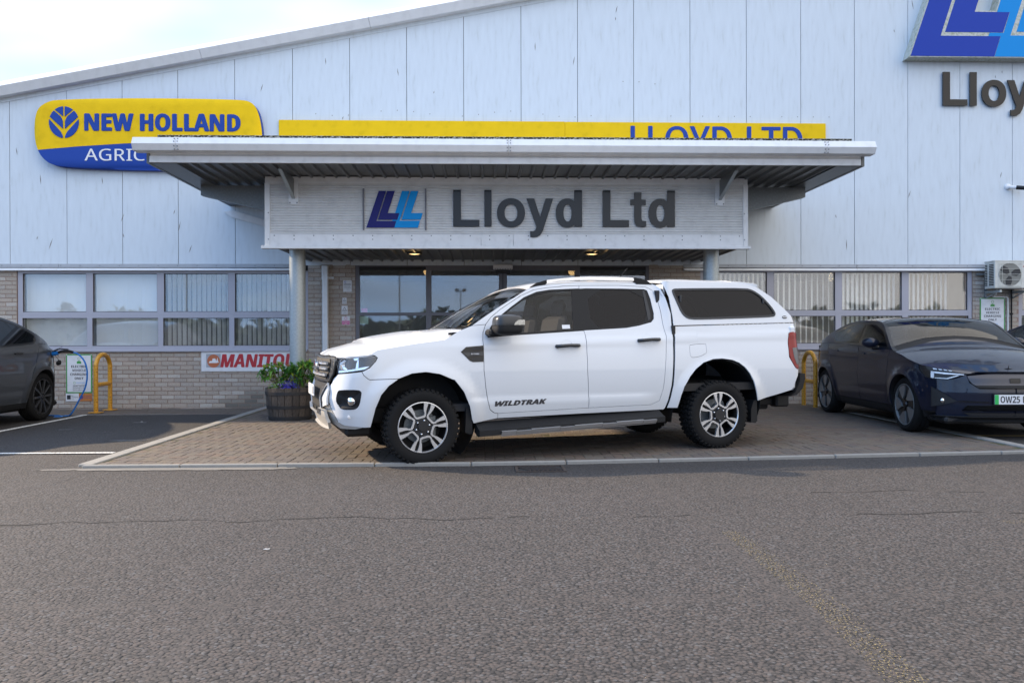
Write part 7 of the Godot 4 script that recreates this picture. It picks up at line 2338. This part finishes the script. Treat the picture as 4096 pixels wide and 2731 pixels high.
# ---------------------------------------------------------------- small things on the forecourt
func hoop(label: String, x: float, z0: float, z1: float) -> void:
	var h := thing("hoop_barrier", label, "barrier", Vector3(x, 0, (z0 + z1) / 2), "yellow hoop barriers")
	var w: float = abs(z1 - z0) / 2
	var pts := [Vector3(0, -0.05, w), Vector3(0, 0.4, w), Vector3(0, 0.97 - 0.22, w)]
	for k in 9:
		var a := PI * (k + 1) / 10.0
		pts.append(Vector3(0, 0.97 - 0.22 - 0.036 + 0.22 * sin(a), w * cos(a)))
	pts.append_array([Vector3(0, 0.97 - 0.22, -w), Vector3(0, 0.4, -w), Vector3(0, -0.05, -w)])
	part("hoop", tube(MB.new(), pts, 0.037, 18), M.hoop, h)
	part("rail", tube(MB.new(), [Vector3(0, 0.43, w), Vector3(0, 0.43, -w)], 0.034, 16), M.hoop, h)
	for s in [-1.0, 1.0]:
		part("foot", box(MB.new(), Vector3(0, -0.028, s * w), Vector3(0.20, 0.012, 0.15), 0.003), M.hoop, h)

func leaf(mb: MB, base: Vector3, dir: Vector3, up: Vector3, l: float, w: float) -> void:
	var sd := dir.cross(up).normalized()
	var nn := sd.cross(dir).normalized()
	var droop := -nn * l * 0.14
	var a := base
	var b := base + dir * l * 0.5 + nn * l * 0.06
	var c := base + dir * l + droop
	var p := b + sd * w + nn * w * 0.35
	var q := b - sd * w + nn * w * 0.35
	var n1 := (nn - sd * 0.3).normalized()
	var n2 := (nn + sd * 0.3).normalized()
	mb.tri(a, p, b, n1, n1, nn)
	mb.tri(b, p, c, nn, n1, n1)
	mb.tri(a, b, q, n2, nn, n2)
	mb.tri(b, c, q, nn, n2, n2)

func planter() -> void:
	var B := Vector3(-2.90, 0, -12.40)
	var b := thing("barrel_planter", "weathered half barrel planter with dark hoops in front of the left column", "planter", B)
	M.wood = []
	for c in [[0.105, 0.083, 0.066], [0.075, 0.060, 0.049], [0.13, 0.102, 0.080], [0.055, 0.045, 0.038]]:
		var m := mat(c[0], c[1], c[2], 0.85)
		grain(m, ntex(noise(FastNoiseLite.TYPE_SIMPLEX_SMOOTH, 0.04, 5, 90 + int(c[0] * 100)), 256, [[0.0, grey(0.45)], [0.5, grey(0.85)], [1.0, grey(1.0)]]), 4.0, M.bump, 0.3)
		m.uv1_scale = Vector3(9, 1.2, 9)
		M.wood.append(m)
	var r := func(y: float) -> float: return 0.300 + 0.052 * sin(clamp(y / 0.5, 0.0, 1.0) * PI * 0.55)
	var n := 20
	for k in n:
		var a0 := TAU * k / n + 0.012
		var a1 := TAU * (k + 1) / n - 0.012
		var mb := MB.new()
		var bump := rng.randf_range(-0.004, 0.004)
		var top := 0.47 + rng.randf_range(-0.006, 0.006)
		var prev := []
		for j in 7:
			var y: float = top * j / 6.0
			var rr: float = r.call(y) + bump
			var ring := [Vector3(rr * cos(a0), y, rr * sin(a0)), Vector3(rr * cos((a0 + a1) / 2) * 1.004, y, rr * sin((a0 + a1) / 2) * 1.004), Vector3(rr * cos(a1), y, rr * sin(a1)), Vector3((rr - 0.03) * cos(a1), y, (rr - 0.03) * sin(a1)), Vector3((rr - 0.03) * cos(a0), y, (rr - 0.03) * sin(a0))]
			if j:
				for i in 5:
					var i2 := (i + 1) % 5
					var mid: Vector3 = (ring[i] + ring[i2]) * 0.5
					mb.hint_quad(prev[i], ring[i], ring[i2], prev[i2], mid - (ring[0] + ring[1] + ring[2] + ring[3] + ring[4]) / 5.0)
			prev = ring
		mb.hint_quad(prev[0], prev[2], prev[3], prev[4], Vector3.UP)
		part("stave", mb, M.wood[[0, 0, 1, 2, 1, 3, 0, 2][rng.randi() % 8]], b)
	for y in [[0.365, 0.415], [0.165, 0.215], [0.0, 0.055]]:
		var hb := MB.new()
		lathe(hb, [Vector2(r.call(y[0]) + 0.001, y[0]), Vector2(r.call(y[0]) + 0.009, y[0] + 0.001), Vector2(r.call(y[1]) + 0.009, y[1] - 0.001), Vector2(r.call(y[1]) + 0.001, y[1])], 48)
		part("barrel_hoop", hb, M.hoop_iron, b)
	var so := MB.new()
	lathe(so, [Vector2(0.0, 0.43), Vector2(0.32, 0.42)], 28)
	part("soil", so, M.soil, b)
	# evergreen shrub: stems that each end in a whorl of long leaves
	var s := thing("evergreen_shrub", "glossy green shrub with whorled leaves growing in the half barrel", "shrub", B + Vector3(0, 0.42, 0))
	var st := MB.new()
	var tones := [MB.new(), MB.new(), MB.new()]
	var rg := RandomNumberGenerator.new()
	rg.seed = 33
	var tips := []
	for k in 52:
		var left := k < 17
		var root := Vector3(-0.15 if left else 0.13, 0.0, 0.0) + Vector3(rg.randf_range(-0.05, 0.05), 0, rg.randf_range(-0.05, 0.05))
		var az := rg.randf() * TAU
		var sp := rg.randf_range(0.04, 0.27) if not left else rg.randf_range(0.03, 0.24)
		var ht := rg.randf_range(0.16, 0.47) * (0.86 if left else 1.0)
		ht = ht * (1.0 - 0.9 * max(0.0, sp - 0.16))
		var tip := root + Vector3(cos(az) * sp * (1.1 if not left else 1.15), ht, sin(az) * sp * 0.8)
		if left: tip.x -= 0.08
		tips.append([root, tip])
	for t in tips:
		var root: Vector3 = t[0]
		var tip: Vector3 = t[1]
		var mid := root.lerp(tip, 0.5) + Vector3(0, 0.04, 0)
		tube(st, curve([root, mid, tip], 3), [0.008, 0.008, 0.007, 0.007, 0.006, 0.005, 0.004], 6)
		var ax := (tip - mid).normalized()
		var n2 := rg.randi_range(8, 12)
		for i in n2:
			var a := TAU * i / n2 + rg.randf_range(-0.25, 0.25)
			var side := ax.cross(Vector3(0.3, 0.1, 0.9)).normalized()
			var rad := side * cos(a) + ax.cross(side).normalized() * sin(a)
			var el := rg.randf_range(-0.55, 0.75)
			var dir := (rad * cos(el) + ax * sin(el)).normalized()
			leaf(tones[[0, 0, 1, 1, 2][rg.randi() % 5]], tip - ax * rg.randf_range(0.0, 0.05), dir, Vector3.UP if abs(dir.y) < 0.9 else Vector3.RIGHT, rg.randf_range(0.09, 0.15), rg.randf_range(0.017, 0.027))
	part("stems", st, M.stem, s)
	var cols := [[0.035, 0.11, 0.022], [0.075, 0.18, 0.026], [0.20, 0.27, 0.035]]
	for i in 3:
		var m := mat(cols[i][0], cols[i][1], cols[i][2], 0.32)
		m.backlight_enabled = true
		m.backlight = lin(cols[i][0] * 1.6, cols[i][1] * 1.6, cols[i][2])
		part("foliage", tones[i], m, s)
	# little bedding plants
	var f := thing("blue_flowers", "small clump of deep blue flowers at the front of the half barrel", "flowers", B + Vector3(0.02, 0.42, 0.20))
	var fm := MB.new()
	var lm := MB.new()
	for k in 260:
		var p := Vector3(rg.randfn() * 0.065, abs(rg.randfn()) * 0.06 + 0.03, rg.randfn() * 0.035)
		var nn := (p + Vector3(0, 0.05, 0.03)).normalized()
		for j in 4:
			var a := TAU * j / 4 + rg.randf()
			var sd := nn.cross(Vector3(0.2, 0.3, 0.9)).normalized()
			var d := (sd * cos(a) + nn.cross(sd) * sin(a)).normalized()
			leaf(fm, p, d, nn, 0.015, 0.007)
		if k % 2 == 0: leaf(lm, p * 0.7, Vector3(rg.randfn(), 0.6, rg.randfn()).normalized(), Vector3.UP, 0.03, 0.004)
	part("blossom", fm, M.blossom, f)
	part("leaves", lm, M.leaf_fresh, f)
	var fg := thing("bedding_plant", "small light green bedding plant at the left of the half barrel", "plant", B + Vector3(-0.19, 0.43, 0.16))
	var lg := MB.new()
	for k in 120:
		var p := Vector3(rg.randfn() * 0.035, rg.randf() * 0.09, rg.randfn() * 0.03)
		leaf(lg, p, Vector3(rg.randfn(), 0.5 + rg.randf(), rg.randfn()).normalized(), Vector3.UP if k % 2 else Vector3(0.4, 0.8, 0.2), 0.028, 0.008)
	part("leaves", lg, M.leaf_fresh, fg)

func air_conditioner() -> void:
	var a := thing("air_conditioner", "cream air conditioner outdoor unit on a galvanised wall bracket", "air conditioner", Vector3(9.09, 2.06, -14.42))
	M.cream = grain(mat(0.60, 0.60, 0.55, 0.45), M.mottle, 1.5)
	part("casing", bx(0.0, 0.84, 0.0, 0.49, -0.30, 0.0, 0.008), M.cream, a)
	part("lid", bx(-0.008, 0.848, 0.478, 0.498, -0.308, 0.008, 0.004), M.cream, a)
	var fan := MB.new()
	prism(fan, ellipse(0.275, 0.245, 0.205, 0.205, 44), 0.003, shift(0, 0, 0.001), false)
	part("fan_opening", fan, M.fan_grey, a)
	var bl := MB.new()
	for k in 3:
		var t := Transform3D(Basis(Vector3(0, 0, 1), TAU * k / 3 + 0.4), Vector3(0.275, 0.245, 0.004))
		prism(bl, pv([0.03, -0.02, 0.10, -0.07, 0.19, -0.05, 0.195, 0.03, 0.12, 0.05, 0.04, 0.03]), 0.006, t)
	part("fan_blade", bl, M.plastic_grey, a)
	var gd := MB.new()
	for i in 5: bxa(gd, 0.07, 0.48, 0.05 + i * 0.098, 0.055 + i * 0.098, 0.018, 0.023)
	for x in [0.075, 0.125, 0.475]: bxa(gd, x, x + 0.004, 0.05, 0.45, 0.014, 0.019)
	bxa(gd, 0.06, 0.49, 0.025, 0.032, 0.012, 0.019)
	part("guard", gd, M.cream, a)
	for i in 13:
		for q in [[-0.285, -0.215], [-0.165, -0.03]]:
			part("vent_slot", bx(-0.0025, 0.002, 0.055 + i * 0.030, 0.073 + i * 0.030, q[0], q[1]), M.dark, a)
	var lg := MB.new()
	for i in 3: prism(lg, pv([0, 0.018, 0.010, 0.0, 0, -0.018, -0.010, 0]), 0.002, Transform3D(Basis(Vector3(0, 0, 1), TAU * i / 3), Vector3(0.545, 0.40, 0.001)).translated_local(Vector3(0, 0.022, 0)), false)
	part("badge", lg, M.red, a)
	var br := thing("wall_bracket", "galvanised bracket arms that carry the air conditioner", "bracket", Vector3(9.09, 2.06, ZW))
	for x in [0.10, 0.60]:
		part("arm", bx(x - 0.03, x + 0.012, -0.075, -0.03, 0.0, 0.46, 0.003), M.galv, br)
		part("upright", bx(x - 0.03, x + 0.02, -0.16, 0.33, 0.002, 0.03, 0.003), M.galv_dark, br)
		part("brace", tube(MB.new(), [Vector3(x, -0.15, 0.03), Vector3(x, -0.05, 0.36)], 0.012, 8), M.galv, br)
	part("rail", bx(-0.10, 0.66, 0.26, 0.30, 0.03, 0.05, 0.003), M.galv_dark, br)
	var wp := thing("drain_pipe", "thin white plastic pipe from the air conditioner down past the charging sign", "pipe", Vector3(9.29, 0, ZW + 0.03))
	part("pipe", tube(MB.new(), [Vector3(0, 2.08, 0.16), Vector3(0, 1.96, 0.12), Vector3(0, 1.93, 0.02), Vector3(0.02, 1.925, 0.0), Vector3(0.28, 1.922, 0.0), Vector3(0.297, 1.90, 0.0), Vector3(0.297, 0.1, 0.0)], 0.012, 10), M.white_plastic, wp)
	var dp := thing("cable_conduit", "black cable conduit on the brick right of the white pipe", "conduit", Vector3(9.66, 0, ZW + 0.025))
	part("conduit", tube(MB.new(), [Vector3(0, 2.06, 0.0), Vector3(0, 1.2, 0.0), Vector3(0.01, 0.05, 0.0)], 0.013, 8), M.plastic, dp)
	part("clip", bx(-0.02, 0.02, 1.60, 1.63, -0.02, 0.016), M.plastic, dp)
	var cc := thing("security_camera", "white bullet security camera with a black hood on the cladding", "security camera", Vector3(9.60, 3.94, ZW))
	var m := MB.new()
	lathe(m, [Vector2(0.058, 0.0), Vector2(0.056, 0.02), Vector2(0.035, 0.035), Vector2(0.0, 0.04)], 20, Transform3D(Basis(Vector3(1, 0, 0), Vector3(0, 0, 1), Vector3(0, -1, 0)), Vector3.ZERO), true)
	part("base", m, M.white_plastic, cc)
	part("body", tube(MB.new(), [Vector3(0.0, -0.01, 0.05), Vector3(0.10, -0.03, 0.12)], 0.034, 14), M.white_plastic, cc)
	part("hood", tube(MB.new(), [Vector3(0.09, -0.028, 0.113), Vector3(0.20, -0.05, 0.19)], 0.038, 14), M.black_gloss, cc)

func street_things() -> void:
	M.cable_blue = mat(0.01, 0.16, 0.55, 0.45)
	M.plate_green = mat(0.02, 0.42, 0.09, 0.4)
	M.grille_navy = coat(mat(0.012, 0.017, 0.034, 0.45), 0.6, 0.2)
	M.hoop_iron = grain(mat(0.030, 0.029, 0.030, 0.65, 0.3), M.mottle, 4.0)
	M.soil = grain(mat(0.03, 0.022, 0.016, 0.95), M.fine, 6.0, M.bump, 1.0)
	M.stem = mat(0.18, 0.16, 0.09, 0.8)
	M.blossom = mat(0.035, 0.025, 0.30, 0.6)
	M.leaf_fresh = mat(0.12, 0.26, 0.03, 0.5)
	M.fan_grey = mat(0.20, 0.20, 0.18, 0.7)
	hoop("yellow hoop barrier on the paved strip beside the left charging sign", -6.485, -13.99, -14.51)
	hoop("yellow hoop barrier by the wall behind the navy car", 5.66, -13.95, -14.47)
	planter()
	air_conditioner()

# ---------------------------------------------------------------- across the yard, seen only in the glass
func beyond() -> void:
	var rg := RandomNumberGenerator.new()
	rg.seed = 5
	var h := MB.new()
	var f := noise(FastNoiseLite.TYPE_SIMPLEX_SMOOTH, 0.012, 4, 3)
	var px := -240.0
	while px < 240.0:
		var a := 7.0 + 7.0 * f.get_noise_1d(px)
		var b := 7.0 + 7.0 * f.get_noise_1d(px + 12.0)
		h.hint_quad(Vector3(px, -0.1, 190), Vector3(px + 12, -0.1, 190), Vector3(px + 12, b, 236), Vector3(px, a, 236), Vector3(0, 0.6, -1))
		px += 12.0
	M.hill = mat(0.05, 0.075, 0.04, 0.95)
	structure(tag(part("hills", h, M.hill, self), "low hills far behind the camera, seen only in the glass", "hills"))
	var t := MB.new()
	for k in 520:
		var x := rg.randf_range(-110, 110)
		var top := 2.4 + 2.6 * (f.get_noise_1d(x * 3.0 + 50) + 0.5)
		var c := Vector3(x, rg.randf_range(0.3, max(0.6, top)), 84 + rg.randf_range(-2, 4))
		for j in 10:
			var d := Vector3(rg.randfn(), rg.randfn(), rg.randfn()).normalized()
			leaf(t, c + d * 0.7, (d + Vector3(rg.randfn(), rg.randfn(), rg.randfn()) * 0.5).normalized(), Vector3(0.1, 0.9, 0.3), 1.6, 0.6)
	M.tree = mat(0.035, 0.055, 0.025, 0.9)
	var o := part("treeline", t, M.tree, self)
	tag(o, "dark line of trees across the yard, seen only in the window reflections", "treeline")
	o.set_meta("kind", "stuff")
	for q in [[-9.0, 58.0, 8.2, "tallest floodlight mast reflected in the entrance glass"], [-3.0, 74.0, 7.2, "second floodlight mast reflected in the entrance glass"], [-32.0, 60.0, 9.5, "floodlight mast reflected in the second left window"]]:
		var m := thing("floodlight_mast", q[3], "floodlight mast", Vector3(q[0], -0.05, q[1]), "floodlight masts across the yard")
		part("pole", tube(MB.new(), [Vector3(0, 0, 0), Vector3(0, q[2], 0)], [0.11, 0.07], 10), M.galv_dark, m)
		for s in [-1.0, 1.0]:
			part("lamp_head", box(MB.new(), Vector3.ZERO, Vector3(0.55, 0.40, 0.12), 0.03, Transform3D(Basis(Vector3.UP, 0.4 * s) * Basis(Vector3.RIGHT, 0.4), Vector3(0.45 * s, q[2] + 0.1, 0))), M.plastic_grey, m)
		part("crossbar", bx(-0.5, 0.5, q[2] - 0.15, q[2] - 0.07, -0.04, 0.04), M.galv_dark, m)
	var s := thing("low_shed", "long low grey shed across the yard, seen only in the glass", "shed", Vector3(24, -0.05, 78))
	part("wall", bx(-16, 16, 0, 2.6, -4, 4), M.galv_dark, s)
	var rf := MB.new()
	prism(rf, pv([-4.4, 2.6, 0, 3.9, 4.4, 2.6]), 33.0, Transform3D(Basis(Vector3(0, 0, 1), Vector3(0, 1, 0), Vector3(1, 0, 0)), Vector3(-16.5, 0, 0)))
	part("roof", rf, M.trim_grey, s)
